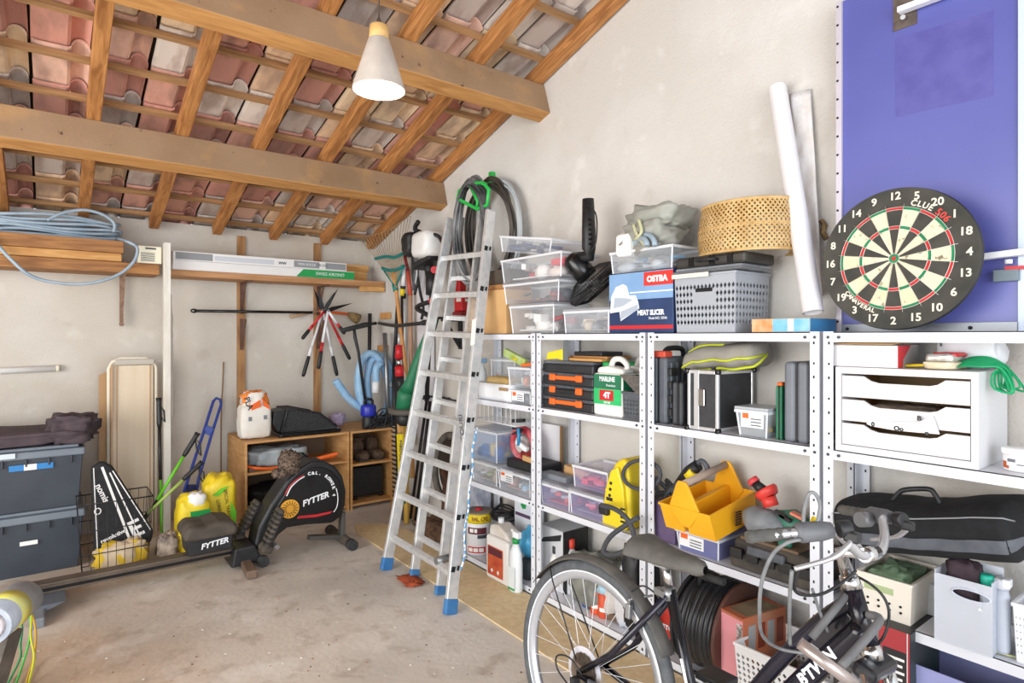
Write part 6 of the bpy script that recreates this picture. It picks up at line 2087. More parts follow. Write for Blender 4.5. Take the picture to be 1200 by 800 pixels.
b = trough(B(), -W_ / 2, -.012, -D_ / 2, D_ / 2, 0, H_)
b.ob('left_trough', YT, t, solid=.005)
b = trough(B(), W_ / 2, .012, -D_ / 2, D_ / 2, 0, H_)
b.ob('right_trough', YT, t, solid=.005)
rm = B()
for s in (-1, 1):
    rm.box(-W_ / 2 - .006, W_ / 2 + .006, s * D_ / 2 - (.006 if s < 0 else 0), s * D_ / 2 + (.006 if s > 0 else 0), H_ - .006, H_ + .003)
    rm.box(s * W_ / 2 - (.006 if s < 0 else 0), s * W_ / 2 + (.006 if s > 0 else 0), -D_ / 2, D_ / 2, H_ - .006, H_ + .003)
rm.ob('rim', YT, t)
for s in (-1, 1):
    y0 = s * (D_ / 2 - .004)
    B().prism([(-.075, H_ * .95), (-.028, H_ + .10), (-.018, H_ + .115), (.018, H_ + .115), (.028, H_ + .10), (.075, H_ * .95), (.02, .03), (-.02, .03)], y0 - .006, y0 + .006).ob('end_wall', YT, t, bev=.003)
B().box(-.012, .012, -D_ / 2 + .01, D_ / 2 - .01, .02, H_ + .012).ob('centre_wall', YT, t, bev=.003)
B().tube([(0, -D_ / 2, H_ + .100), (0, D_ / 2, H_ + .100)], .0155, 12).ob('handle_tube', M('handle_grey', '#a38f80', '#b5a394', sc=9, r=.6), t)
# power tools
pz = onX(905, 650, 2.25)
l, w, h = rw(848, 945, T2, 632, 2.15)
t = thing('tool_case', 'dusty black open tool case carrying the green drill on the third shelf', 'case', l + Vector((.0, -.02, 0)), RZ)
DB2 = M('dusty_case', '#3a3734', '#5e564c', sc=7, r=.8, bump=.2)
hh = h
B().box(-w / 2, w / 2, .01, .26, 0, hh * .42).ob('lower_shell', DB2, t, bev=.014, seg=3)
B().box(-w / 2 + .01, w / 2 + .03, .02, .265, hh * .43, hh * .78).ob('upper_shell', DB2, t, bev=.016, seg=3)
b = B()
for k in range(5):
    b.rbox((-w * .4 + k * w * .2, .008, hh * .42), (.05, .022, .04))
b.ob('latches', M('latch_dark', '#232323', r=.5), t, bev=.004)
B().rbox((-.01, .003, hh * .6), (w * .45, .02, .035)).ob('handle', DGREY, t, bev=.008)
B().rbox((-w * .05, .13, hh * .80), (w * .7, .2, .012)).ob('brown_lid', M('dust_brown', '#6d5844', '#86705a', sc=10, r=.9), t, bev=.004)
zc = T2 + hh * .825
t = thing('power_drill', 'dark green and grey power drill lying on the dusty tool case', 'drill', onX(905, 612, 2.20).xy.to_3d() + Vector((0, 0, zc + .004)), RZ)
L0 = Vector(t.location)
B().tube([(-.10, .02, .055), (-.09, .02, .06), (-.02, .03, .058), (.03, .04, .05)], [.052, .058, .056, .045], 14).ob('motor_end', M('tool_grey', '#6e7276', '#83878b', sc=20, r=.5), t)
B().tube([(.0, .05, .07), (.05, .06, .075), (.11, .06, .06), (.14, .06, .05)], [.045, .055, .045, .02], 14).ob('gear_housing', M('tool_green', '#2d6b58', '#3a7c68', sc=8, r=.5), t)
B().bar((.03, .05, .05), (.06, -.02, .02), .05, .05).ob('grip', M('tool_green', '#2d6b58', r=.5), t, bev=.01)
b = B()
for k in range(6):
    for j in range(3):
        b.rbox((-.152, .0 + .014 * j, .03 + .010 * k), (.006, .008, .005))
b.ob('vents', BLACK, t)
b = B()
for k in range(2):
    b.rbox((.03 + .02 * k, .005, .115 - .01 * k), (.045, .02, .012), (0, R(20), 0))
b.ob('label_strip', BLACK, t)
B().rbox((.085, .03, .118), (.05, .03, .01), (0, R(15), 0)).ob('orange_switch', M('switch_coral', '#e08066', r=.5), t)
t = thing('caulking_gun', 'red tool with black ribbed neck standing at the right end of the yellow tray', 'tool', onX(900, 600, 2.27).xy.to_3d() + Vector((0, 0, T2 + hh * .83)), RZ)
L0 = Vector(t.location)
B().tube([wl(881, 561, 2.26), wl(885, 566, 2.26)], [.022, .024], 12).ob('red_tip', M('tip_coral', '#d8484c', r=.4), t)
B().tube([wl(885, 566, 2.26), wl(895, 575, 2.26)], [.018, .022], 12).ob('ribbed_neck', BLACK, t)
B().tube([wl(896, 573, 2.27), wl(898, 576, 2.27), wl(902, 582, 2.27)], [.045, .048, .038], 14).ob('red_collar', M('collar_red', '#e0443c', r=.4), t)
B().tube([wl(900, 582, 2.26), wl(904, 593, 2.26)], [.03, .03], 12).ob('red_body', M('collar_red', '#e0443c', r=.4), t)
# nearest unit: bins and black bag
l, w, h = rw(1004, 1068, T2, 677, 2.15)
t = thing('plastic_bin', 'cream plastic bin with green cloth on the third shelf of the nearest unit', 'bin', l, RZ)
CB2 = M('bin_cream', '#ebe4d8', '#e2dacd', sc=5, r=.5)
d = .25
kx = .9
v = [(sx * w / 2 * a, d / 2 + sy * d / 2 * a, z) for z, a in ((0.001, kx), (h, 1)) for sy in (-1, 1) for sx in (-1, 1)]
B().add(v, [(0, 2, 3, 1), (0, 1, 5, 4), (2, 6, 7, 3), (0, 4, 6, 2), (1, 3, 7, 5)]).ob('tub', CB2, t, solid=.005)
rb = B()
rb.box(-w / 2 - .004, w / 2 + .004, -.004, .006, h - .008, h + .002).box(-w / 2 - .004, w / 2 + .004, d - .006, d + .004, h - .008, h + .002).box(-w / 2 - .004, -w / 2 + .006, .006, d - .006, h - .008, h + .002).box(w / 2 - .006, w / 2 + .004, .006, d - .006, h - .008, h + .002)
rb.ob('rim', CB2, t, bev=.002)
b = B()
for i in range(4):
    for k in range(2):
        b.cyl((-w * .3 + i * w * .2, .012, h * (.25 + .15 * k)), (-w * .3 + i * w * .2, .0005 + (.012 - .012 * (.25 + .15 * k)) * .4, h * (.25 + .15 * k)), .004, n=8)
b.ob('holes', HOLE, t)
panel(t, -w * .36, w * .18, h * .62, h * .80, .002, M('slot_green', '#a9b98a', r=.8), 'handle_slot')
o = B().blob(Vector((l.x + .12, l.y, T2 + h * .35)), (.10, w * .40, h * .36), .5, .3, 3.5, 6).ob('green_cloth', M('cloth_sage', '#88a384', '#6f8c6e', sc=9, r=.9))
tag(o, 'crumpled sage green cloth filling the cream bin', 'cloth')
zbin = T2 + h + .002
l, w, h = rw(1095, 1163, T2, 679, 2.13)
t = thing('document_holder', 'translucent white plastic holder with oval grip hole on the nearest third shelf', 'holder', l, RZ)
FR2 = M('holder_frost', '#dfe4ef', r=.3, a=.62)
b = B()
d = .11
def shl(x, z):
    return x
hole = [(.02 + .045 * math.cos(a) * (1 if True else 0), h * .80 + .013 * math.sin(a)) for a in [2 * PI * k / 16 for k in range(16)]]
# front wall as ring of quads around the oval hole
out = []
for k in range(16):
    a = 2 * PI * k / 16
    c_, s_ = math.cos(a), math.sin(a)
    m = max(abs(c_), abs(s_))
    out.append((c_ / m * w / 2 * .7 + .02 * 0, h * .80 + s_ / m * h * .16))
vs = [(x, 0, z) for x, z in hole] + [(x, 0, z) for x, z in out]
fs = [(k, (k + 1) % 16, 16 + (k + 1) % 16, 16 + k) for k in range(16)]
b.add(vs, fs)
xo = w / 2 * .7
b.add([(-w / 2, 0, 0), (w / 2, 0, 0), (w / 2, 0, h), (-w / 2, 0, h), (-xo, 0, h * .64), (xo, 0, h * .64), (xo, 0, h * .96), (-xo, 0, h * .96)], [(0, 1, 5, 4), (1, 2, 6, 5), (2, 3, 7, 6), (3, 0, 4, 7)])
b.ob('front', FR2, t, solid=.003)
B().box(-w / 2, w / 2, d - .003, d, 0, h + .03).box(-w / 2, -w / 2 + .003, .002, d - .003, 0, h + .01).box(w / 2 - .003, w / 2, .002, d - .003, 0, h + .01).box(-w / 2, w / 2, .002, d - .003, 0.0, .004).ob('walls', FR2, t)
B().tube([(.02 + .047 * math.cos(a), -.001, h * .80 + .015 * math.sin(a)) for a in [2 * PI * k / 20 for k in range(20)]], .003, 5, closed=True).ob('grip_edge', M('holder_edge', '#c8d0de', r=.3), t)
text('&', .016, WHITE, t, (w * .30, -.002, h * .62), off=.001)
for k, (xx, c1, c2, lab) in enumerate(((-.03, '#c8302c', '#e8c23a', 'red and yellow topped bottle in the translucent holder'), (.045, '#22b49a', '#22b49a', 'turquoise capped bottle in the translucent holder'), (.08, '#c8ccd4', '#e0e4ea', 'pale capped bottle at the right of the translucent holder'))):
    q = thing('bottle', lab, 'bottle', Vector((l.x + .055, l.y - xx, T2 + .006)), RZ)
    B().lathe([(.018, 0), (.02, .01), (.02, h * .75), (.014, h * .9)], 14).ob('bottle', M('bottle_dim', '#b9c0cc', r=.4), q)
    B().lathe([(.017, h * .9), (.019, h * .93), (.019, h * 1.02), (.015, h * 1.05)], 14).ob('cap', plain(c1), q)
    if c1 != c2:
        B().rbox((.012, -.005, h * 1.0), (.02, .03, .025)).ob('yellow_clip', plain(c2), q, bev=.004)
o = B().blob(Vector((l.x + .055, l.y + .012, T2 + .10)), (.03, w * .30, h * .36), .5, .15, 3, 8).ob('dark_filler', DRED)  # dark item added inside the holder so the grip hole reads dark
o.data.materials[0] = M('filler_dark', '#2a1c22', '#41303a', sc=20, r=.8)
tag(o, 'dark filler added inside the translucent holder to darken its grip hole', 'pouch')
l, w, h = rw(1188, 1230, T2, 716, 2.155)
perf_crate('plastic_basket', 'white basket with small holes at the right edge of the nearest third shelf', l, w, .16, h, M('basket_white', '#e6eaf0', r=.45), 9, 7, 8, .17, .86, slot=False, cat='basket')
# things behind the holder
o = B().box(2.30, 2.36, .55, .85, T2, T2 + .05).box(2.30, 2.37, .53, .83, T2 + .051, T2 + .10).ob('folded_sheets', M('sheets_white', '#d7dade', r=.6))
tag(o, 'stack of folded white sheets at the back behind the translucent holder', 'sheet')
o = B().tube(cr([(2.20, .62, T2 + .006), (2.17, .55, T2 + .006), (2.20, .47, T2 + .006), (2.30, .44, T2 + .03), (2.33, .50, T2 + .12)], 6), .0035, 6).ob('green_wire', M('wire_olive', '#b5b98a', r=.5))
tag(o, 'thin pale green wire looping on the shelf by the translucent holder', 'wire')
# long black bag lying on the bins
pl_, pr2 = onX(974, 640, 2.15), onX(1215, 640, 2.15)
zc = onX(1090, 670, 2.10).z
ht_ = .165
t = thing('equipment_bag', 'long black padded bag with grey band lying on the bins of the nearest unit', 'bag', Vector((2.12, (pl_.y + pr2.y) / 2, .755)), RZ, rot=(0, R(-11), RZ))
wq = pl_.y - pr2.y
BF = M('bag_black2', '#0d0e11', '#17181c', sc=30, r=.85, bump=.2)
b = B()
def bg(u, v):
    a = 2 * PI * v
    x = (u - .5) * wq
    e_ = min(1, u * 14) ** .5 * min(1, (1 - u) * 14) ** .5
    zz = math.copysign(abs(math.sin(a)) ** .55, math.sin(a))
    yy = math.copysign(abs(math.cos(a)) ** .55, math.cos(a))
    hs = ht_ * (.5 + .02 * math.sin(u * 9))
    return Vector((x, .15 + .15 * yy * e_, hs + hs * zz * e_ + .004 * noise.noise((u * 9, v * 6, 1))))
b.grid(bg, 40, 40)
b.ob('bag', BF, t)
B().grid(lambda u, v: bg(.06 + .92 * u, .503 + .055 * v) + Vector((0, -.004, 0)), 30, 4).ob('grey_band', M('band_slate', '#4c5058', '#5c6068', sc=20, r=.7), t)
B().tube([bg(.06 + .90 * k / 30, .43) + Vector((0, -.003, 0)) for k in range(31)], .0025, 6).ob('zip', M('zip_grey', '#8a8c90', r=.5), t)
L0 = Vector(t.location)
B().tube(cr([(x, .11, ht_ + z) for x, z in ((-.09, -.01), (-.06, .022), (-.035, .034), (.03, .036), (.045, .02), (.055, -.01))], 5), .008, 8).ob('handle', BLACK, t)

# ---------------------------------------------------------------- BOTTOM LEVEL
T3 = LV[3] + .0008
l, w, h = rw(553, 578, T3, 606, 2.165)
t = thing('paint_pail', 'white paint pail with yellow band and red lid knob at the farthest bottom shelf', 'pail', Vector((2.237, onX(561, 600, 2.237).y, T3)), RZ)
r = .088
PW = M('pail_white', '#e6e6ea', r=.4)
B().lathe([(r * .96, 0), (r, .01), (r, h * .74), (r * .99, h * .75)], 28).ob('pail', PW, t)
B().lathe([(r * 1.012, h * .755), (r * 1.012, h * .985)], 28).ob('yellow_band', YEL2, t)
B().lathe([(r * 1.05, h * .975), (r * 1.06, h), (r * .9, h * 1.01), (.001, h * 1.01)], 28).ob('lid', M('lid_brown', '#7f7468', '#978a7c', sc=10, r=.6), t)
B().lathe([(r * .28, h * 1.01), (r * .26, h * 1.05), (.001, h * 1.06)], 16).ob('red_knob', RED, t)
b = B()
def cylp(a0, a1, z0, z1, k=1.006):
    return lambda u, v: Vector((r * k * math.cos(R(a0 + (a1 - a0) * u)), r * k * math.sin(R(a0 + (a1 - a0) * u)), h * (z0 + (z1 - z0) * v)))
for a0, a1, z0, z1, ci in ((-85, 0, .50, .66, 0), (-40, 5, .40, .49, 1), (-85, -5, .05, .20, 2), (-75, -57, .54, .63, 3), (-53, -41, .54, .63, 3)):
    b.cur = ci
    b.grid(cylp(a0, a1, z0, z1, 1.006 if ci < 3 else 1.012), 8, 1)
for a0 in (-81, -57, -33):
    b.cur = 3
    b.grid(cylp(a0, a0 + 20, .08, .17, 1.012), 4, 1)
b.ob('label_print', [M('print_maroon', '#5e2630', r=.5), M('print_slate', '#3c4450', r=.5), RED, PAPER], t)['kind'] = 'stuff'
for k, ch in enumerate('1. RAL CRE'):
    a = R(-88 + k * 10)
    text(ch, h * .14, M('print_brown', '#8a5a20', r=.6), t, (r * 1.018 * math.cos(a), r * 1.018 * math.sin(a), h * .86), (R(90), 0, a + R(90)), off=.0006)
l, w, h = rw(571, 598, T3, 617, 2.10)
t = thing('jerrycan', 'white jerrycan with red label standing in front of the paint pail', 'canister', Vector((2.085, l.y, .010)), RZ)
w *= .95
h = onX(583, 610, 2.10).z - .010
B().box(-w / 2, w / 2, 0, .14, 0, h * .72).ob('body', M('jerry_white', '#e9e6e2', r=.4), t, bev=.014, seg=3)
B().prism([(-w / 2 + .002, h * .715), (-w * .44, h * .88), (-w * .1, h * .93), (w * .25, h * .84), (w / 2 - .002, h * .715)], .02, .12).ob('shoulder', M('jerry_shoulder', '#d5cabc', '#e6e2dc', sc=8, r=.4), t, bev=.012)
B().cyl((-w * .22, .07, h * .88), (-w * .22, .07, h), .018, n=14).ob('cap', WHITE, t)
panel(t, -w * .40, w * .30, h * .08, h * .56, -.0002, M('label_rust2', '#b8402c', '#d2663a', sc=14, r=.5), 'label_print')
panel(t, -w * .36, w * .26, h * .42, h * .54, -.0014, M('print_maroon', '#5e2630', r=.5), 'label_band')
for xx in (-.2, .08):
    B().prism([(xx * w - .012, h * .16), (xx * w, h * .20), (xx * w + .012, h * .16), (xx * w, h * .12)], -.0026, -.0012).ob('hazard_mark', WHITE, t)
l, w, h = rw(597, 611, T3, 622, 2.10)
t = thing('spray_bottle', 'white bottle with green collar right of the white jerrycan', 'bottle', Vector((2.10, l.y - .005, .010)), RZ)
h = onX(603, 618, 2.10).z - .010
B().lathe([(.042, 0), (.046, .01), (.046, h * .45), (.040, h * .62), (.018, h * .76)], 20, sx=1, sy=.7).ob('bottle', M('bottle_white', '#e6ecef', r=.3), t)
B().cyl((0, 0, h * .76), (0, 0, h * .84), .02, n=14).ob('green_collar', GREEN, t)
B().rbox((.01, 0, h * .90), (.05, .03, h * .1)).bar((-.01, 0, h * .92), (-.04, 0, h * .95), .014, .014).ob('spray_head', WHITE, t, bev=.004)
panel(t, -.03, .03, h * .06, h * .40, -.0325, M('label_pale', '#dfe6e8', r=.5))
panel(t, -.03, .03, h * .04, h * .07, -.0335, GREEN, 'label_band')
l, w, h = rw(611, 622, T3, 630, 2.20)
t = thing('blue_bottle', 'round light blue bottle beside the upright on the farthest bottom shelf', 'bottle', Vector((2.23, l.y, T3)), RZ)
B().lathe([(.05, 0), (.055, .01), (.055, .10), (.03, .12)], 20).ob('base', M('base_dark', '#3a444c', r=.5), t)
B().lathe([(.03, .121), (.06, .16), (.068, .21), (.05, .26), (.02, .28), (.015, .30)], 20).ob('flask', M('flask_blue', '#4fb0e0', r=.3), t)
l, w, h = rw(603, 622.5, T3 + .22, 584, 2.30)
t = thing('sugar_box', 'white carton with green emblem at the back of the farthest bottom shelf', 'box', Vector((2.30, l.y, T3)), RZ)
h = onX(612, 585, 2.30).z - T3
B().box(-w / 2, w / 2, 0, .10, 0, h).ob('carton', M('carton_ice', '#dfe5ee', r=.5), t, bev=.002)
B().prism([(-.0, h * .86), (.03, h * .88), (.035, h * .95), (.0, h * .97), (-.02, h * .92)], -.0016, 0).ob('green_emblem', GREEN, t)
panel(t, -w * .45, w * .45, h * .74, h * .79, 0, M('print_plum', '#5a4060', r=.5), 'label_band')
t = thing('cable_roll', 'coil of black cable on a round tin behind the jerrycan', 'cable', Vector((2.33, onX(592, 600, 2.33).y, T3)), RZ)
zc_ = onX(592, 606, 2.28).z - T3
B().lathe([(.09, 0), (.095, .01), (.095, zc_ - .03), (.09, zc_ - .025), (.001, zc_ - .025)], 24).ob('tin', M('tin_grey', '#8c8f94', r=.4, m=.5), t)
b = B()
for k in range(4):
    b.tube([((.10 - .008 * k) * math.cos(2 * PI * j / 26), (.09 - .008 * k) * math.sin(2 * PI * j / 26), zc_ - .015 + .013 * k + .02 * math.sin(4 * PI * j / 26 + k) * .6) for j in range(26)], .006, 6, closed=True)
b.tube(cr([(.02, -.02, zc_), (.0, -.03, zc_ + .05), (-.05, .0, zc_ + .09), (-.09, .03, zc_ + .04), (-.14, .0, zc_ - .01)], 5), .006, 6)
b.ob('cable', BLACK, t)
o = B().grid(lambda u, v: Vector((2.405 + .008 * noise.noise((u * 5, v * 5, 3)), onX(546, 590, 2.40).y - .30 * u, T3 + .02 + .42 * v)), 12, 12).ob('floral_sheet', M('floral', '#c5ccdc', '#8e9ab4', sc=16, r=.6), solid=.003)
tag(o, 'blue grey patterned sheet hung at the back of the farthest bottom shelf', 'sheet')
# second unit bottom
l, w, h = rw(632, 655, T3, 618, 2.22)
h = onX(645, 615, 2.25).z - T3
t = thing('appliance_box', 'grey box with black lid slot standing at the back of the second bottom shelf', 'box', Vector((2.22, l.y - .015, T3)), RZ)
B().box(-.10, .10, 0, .18, 0, h).ob('carton', M('carton_pale', '#bfc2c6', '#cfd2d6', sc=4, r=.5), t, bev=.006)
B().prism([(-.09, h * .70), (-.06, h * .80), (.09, h * .95), (.08, h * .84)], -.0016, 0).ob('black_print', BLACK, t)
B().box(.101, .112, 0, .18, 0, h).ob('black_side', BLACK, t)
rr = random.Random(21)
bt = [('small white bottle with black ball cap behind the rear wheel', 646, 640, .03, '#e8e6e4', '#2a2a2e', 2.20), ('clear bottle with red cap behind the bicycle fender', 664, 632, .035, '#cfd4d8', '#d8402c', 2.24), ('short pink labelled bottle low behind the bicycle fender', 640, 662, .028, '#dfb8cc', '#e8e4e8', 2.17)]
for lab, px, py, r, c1, c2, X in bt:
    p = onX(px, py, X)
    h = p.z - T3
    t = thing('bottle', lab, 'bottle', Vector((X + r, p.y, T3)), RZ)
    B().lathe([(r * .95, 0), (r, .01), (r, h * .68), (r * .4, h * .82)], 16).ob('bottle', plain(c1), t)
    B().lathe([(r * .5, h * .82), (r * .55, h * .85), (r * .55, h * .98), (.001, h)], 14).ob('cap', plain(c2), t)
l, w, h = rw(716, 738, T3, 655, 2.22)
for lab, px, py, r, c1, c2, X in (('blue and white aerosol can seen through the rear wheel', 684, 683, .030, '#3a5a9a', '#dfe4ec', 2.20), ('orange aerosol can with light blue cap seen through the rear wheel', 694, 683, .031, '#d85a34', '#8ec0dc', 2.18), ('second orange aerosol can seen through the rear wheel', 703, 686, .031, '#d2502c', '#a8d0e4', 2.18)):
    p = onX(px, py, X)
    h = p.z - T3
    t = thing('aerosol_can', lab, 'can', Vector((X + r, p.y, T3)), RZ, 'aerosol cans on the bottom shelf')
    B().lathe([(r * .97, 0), (r, .006), (r, h * .70), (r * .6, h * .76)], 18).ob('can', plain(c1), t)
    B().lathe([(r * .94, h * .74), (r * .92, h * .97), (.001, h)], 18).ob('cap', plain(c2), t)
    B().grid(lambda u, v: Vector((r * 1.01 * math.cos(R(-95 + 80 * u)), r * 1.01 * math.sin(R(-95 + 80 * u)), h * (.2 + .12 * v))), 6, 1).ob('label_print', PAPER, t)
o = B().bar((2.20, onX(712, 700, 2.2).y, T3 + .02), (2.22, onX(728, 700, 2.2).y, T3 + .03), .03, .03).ob('chisel', M('chisel_brown', '#6a5240', r=.6))
tag(o, 'dark wooden chisel lying on the bottom shelf behind the wheel rim', 'tool')
p = onX(735, 665, 2.2)
t = thing('cleaning_bag', 'white and red refill pouch lying on the bottom shelf behind the saddle', 'pouch', Vector((2.22, p.y, T3)), RZ)
B().blob((0, 0, 0), (.075, .05, (p.z - T3) * .5), .6, .2, 3, 4).ob('pouch', M('pouch_white', '#e2e4ea', '#cfd6e4', sc=9, r=.35), t)
panel(t, .0, .05, (p.z - T3) * .5, (p.z - T3) * .75, -.05, RED, 'label_print')
p = onX(745, 662, 2.24)
t = thing('glass_jar', 'clear jar with yellow base beside the refill pouch', 'jar', Vector((2.27, p.y, T3)), RZ)
h = p.z - T3
B().lathe([(.034, 0), (.036, .006), (.036, h * .18)], 18).ob('base', YEL2, t)
B().lathe([(.036, h * .185), (.036, h * .9), (.03, h)], 18).ob('jar', M('jar_clear', '#c9d4dc', r=.15, a=.45), t)
o = B().blob(Vector((2.28, onX(700, 650, 2.28).y, T3)), (.10, .16, .13), .6, .25, 3, 9).ob('dark_bundle', M('bundle_grey', '#6e706c', '#8d8f88', sc=12, r=.8))
tag(o, 'grey green bundle of cloth at the back of the second bottom shelf', 'cloth')
o = B().blob(Vector((2.28, onX(722, 690, 2.28).y, T3)), (.09, .07, .09), .5, .15, 3, 9).ob('paper_wad', M('wad_white', '#dcd8d6', '#bfb9b4', sc=8, r=.7))
tag(o, 'pale crumpled paper bundle behind the wheel on the bottom shelf', 'paper')
# third unit bottom
o = B().blob(Vector((2.25, onX(752, 700, 2.25).y, T3)), (.10, .05, .22), .5, .2, 3, 3).ob('black_bag', BLACK)
tag(o, 'black bag standing behind the bicycle seat tube', 'bag')
p = onX(775, 733, 2.17)
t = thing('charcoal_bag', 'red lettered bag standing behind the bicycle seat tube', 'bag', Vector((2.19, onX(779, 733, 2.19).y, T3)), RZ)
h = onX(778, 712, 2.19).z - T3
B().blob((0, .05, 0), (.075, .045, h / 2), .4, .1, 3, 2).ob('bag', M('bag_red', '#cf3a2a', '#b82e22', sc=8, r=.5), t)
B().blob((0, .052, 0), (.078, .048, h * .2), .4, .1, 3, 2).ob('black_base', BLACK, t)
text('RESTO', .03, WHITE, t, (.0, .0, h * .55), off=.001)
# cable reel
p = onX(838, 735, 2.20)
t = thing('cable_drum', 'big black cable drum with ribbed handle on the third bottom shelf', 'cable reel', Vector((2.235, onX(838, 735, 2.2).y, T3)), RZ)
rd_ = min(.20, (onX(835, 682, 2.15).z - T3) / 2)
b = B()
for k in range(9):
    y = -.08 + .018 * k
    rr_ = rd_ * (.90 - .02 * ((k * 7) % 3))
    b.tube([(-.0 + y * 1.0, rr_ * math.cos(2 * PI * j / 34), rd_ + rr_ * math.sin(2 * PI * j / 34) * .99 + .004 * math.sin(j + k)) for j in range(34)], .0125, 7, closed=True)
b.ob('cable', M('cable_black', '#1c1d20', '#2b2c30', sc=3, r=.35), t, loc=(0, 0, 0))
B().prism([(rd_ * math.cos(2 * PI * j / 36) * .98, rd_ + rd_ * .98 * math.sin(2 * PI * j / 36)) for j in range(36)], .085, .10, 'x').ob('right_flange', M('flange_brown', '#4a2c24', '#5c3a30', sc=10, r=.6), t, bev=.004)
B().prism([(rd_ * math.cos(2 * PI * j / 36) * .98, rd_ + rd_ * .98 * math.sin(2 * PI * j / 36)) for j in range(36)], -.11, -.097, 'x').ob('left_flange', BLACK, t, bev=.004)
B().cyl((-.096, 0, rd_), (.084, 0, rd_), rd_ * .75, n=24).ob('core', BLACK, t)
L0 = Vector(t.location)
B().tube([wl(820, 688, 2.16), wl(821, 676, 2.16), wl(824, 674, 2.16)], .012, 8).ob('handle_arm', BLACK, t)
B().tube([wl(824, 674.5, 2.15), wl(849, 682, 2.15)], .016, 12).ob('handle_grip', RUBBER, t)
b = B()
b.tube(cr([wl(815, 760, 2.12), wl(815, 772, 2.10), wl(824, 775, 2.1), wl(830, 768, 2.1), wl(822, 764, 2.12)], 5), .008, 6)
b.tube(cr([wl(811, 786, 2.15), wl(824, 792, 2.12), wl(840, 792, 2.15), wl(850, 788, 2.16)], 5), .009, 6)
b.ob('cable_end', BLACK, t)
# orange box
xa, xb, hh = onX(846, 745, 2.10), onX(866, 745, 2.10), 0
w = .14
t = thing('toy_box', 'faded orange and pink picture box standing before the cable drum', 'box', Vector((2.085, onX(857, 745, 2.085).y, T3)), R(-90) + R(-10))
h = onX(850, 716, 2.085).z - T3
B().box(-.055, .055, 0, .24, 0, h).ob('carton', M('carton_orange', '#c2623e', '#a87458', sc=12, r=.6), t, bev=.002)
panel(t, -.054, .054, .003, h - .01, 0, PINK, 'pink_print')
panel(t, .028, .053, h * .1, h * .93, -.0012, M('print_dark_strip', '#3a2c2c', '#d8d0cc', sc=60, r=.6), 'dark_print')
b = B()
for k in range(4):
    b.cur = k % 2
    b.box(.055, .0562, .03 + .052 * k, .068 + .052 * k, h * .62, h * .90)
b.ob('picture_print', [M('print_smoke', '#9c9a9a', r=.5), M('print_rust', '#7a3424', r=.5)], t)
B().box(-.04, .05, .03, .21, h, h + .0012).ob('top_print', M('top_olive', '#7c6a50', '#96866a', sc=16, r=.7), t)
# white perforated crate in front
perf_crate('laundry_basket', 'white perforated basket full of dark tools on the bottom shelf under the handlebar', Vector((2.025, 1.10, T3)), .36, .29, .255, M('basket_white2', '#e9e9ea', r=.45), 18, 14, 12, .40, .90, rz=RZ, slot=False, cat='basket')
o = contents('jumble of dark tools and brown wood in the white perforated basket', Vector((2.035, 1.10, T3 + .008)), .30, .26, .20, ['#3c3a36', '#5a4c3c', '#2e3034', '#6a5a48', '#8a2a24', '#44484c'], 40, 8, 1.0, RZ)
# nearest unit bottom
xa, xb = onX(1030, 760, 2.10), onX(1066, 760, 2.10)
t = thing('tool_box_carton', 'black and red printed carton leaning under the nearest third shelf', 'box', Vector((2.10, (xa.y + xb.y) / 2, T3 + .17)), RZ)
w = xa.y - xb.y
h = onX(1048, 737, 2.10).z - T3 - .17
B().box(-w / 2, w / 2, 0, .25, 0, h).ob('carton', M('carton_black', '#2c2a2c', r=.5), t, bev=.002)
panel(t, -w * .5, w * .5, .0, h, 0, M('carton_red', '#a8343a', r=.5), 'red_print')
panel(t, -w * .36, w * .40, h * .12, h * .80, -.0012, M('carton_black3', '#272528', r=.5), 'dark_print')
b = B()
for k in range(9):
    b.box(-w * (.30 - .02 * (k % 3)), w * (.34 - .06 * (k % 2)), -.0032, -.0022, h * (.18 + .066 * k), h * (.205 + .066 * k))
b.ob('text_lines', PAPER, t)
panel(t, w * .42, w * .44, 0, h, -.0012, WHITE, 'edge_print')
side_panel(t, .003, .247, .003, h - .003, w / 2, M('carton_side', '#3a3d40', '#1e3430', sc=6, r=.5))
t = thing('parts_carton', 'white carton with red arrow print under the black and red carton', 'box', Vector((2.09, (xa.y + xb.y) / 2 + .0, T3)), RZ)
B().box(-w / 2 - .09, w / 2, 0, .25, 0, .168).ob('carton', M('carton_white2', '#e4e3e6', r=.6), t, bev=.002)
B().prism([(w * .18, .02), (w * .18, .16), (w * .40, .15), (w * .30, .12), (w * .42, .10), (w * .30, .06), (w * .40, .02)], -.0014, 0).ob('red_print', RED, t)
l, w, h = rw(1085, 1130, T3, 790, 2.15)
t = thing('storage_bin', 'blue violet plastic bin at the nearest bottom shelf', 'bin', Vector((2.15, l.y - .05, T3)), RZ)
h = onX(1085, 777, 2.18).z - T3
d, w = .24, .30
v = [(sx * w / 2 * a, d / 2 + sy * d / 2 * a, z) for z, a in ((0.001, .9), (h, 1)) for sy in (-1, 1) for sx in (-1, 1)]
B().add(v, [(0, 2, 3, 1), (0, 1, 5, 4), (2, 6, 7, 3), (0, 4, 6, 2), (1, 3, 7, 5)]).ob('tub', M('bin_violet', '#9a9ed0', r=.4), t, solid=.005)
o = B().blob(Vector((2.27, l.y - .05, T3 + .012)), (.08, .11, .10), .6, .3, 3, 2).ob('dark_cloth', BLACK)
tag(o, 'dark cloth inside the blue violet bin', 'cloth')
# ================================================================ BICYCLE
HY = 1.435
t = thing('bicycle', 'black city bicycle with grey saddle and silver handlebar parked along the shelves', 'bicycle', (1.40, HY, 0), rot=(R(-5), 0, RZ))
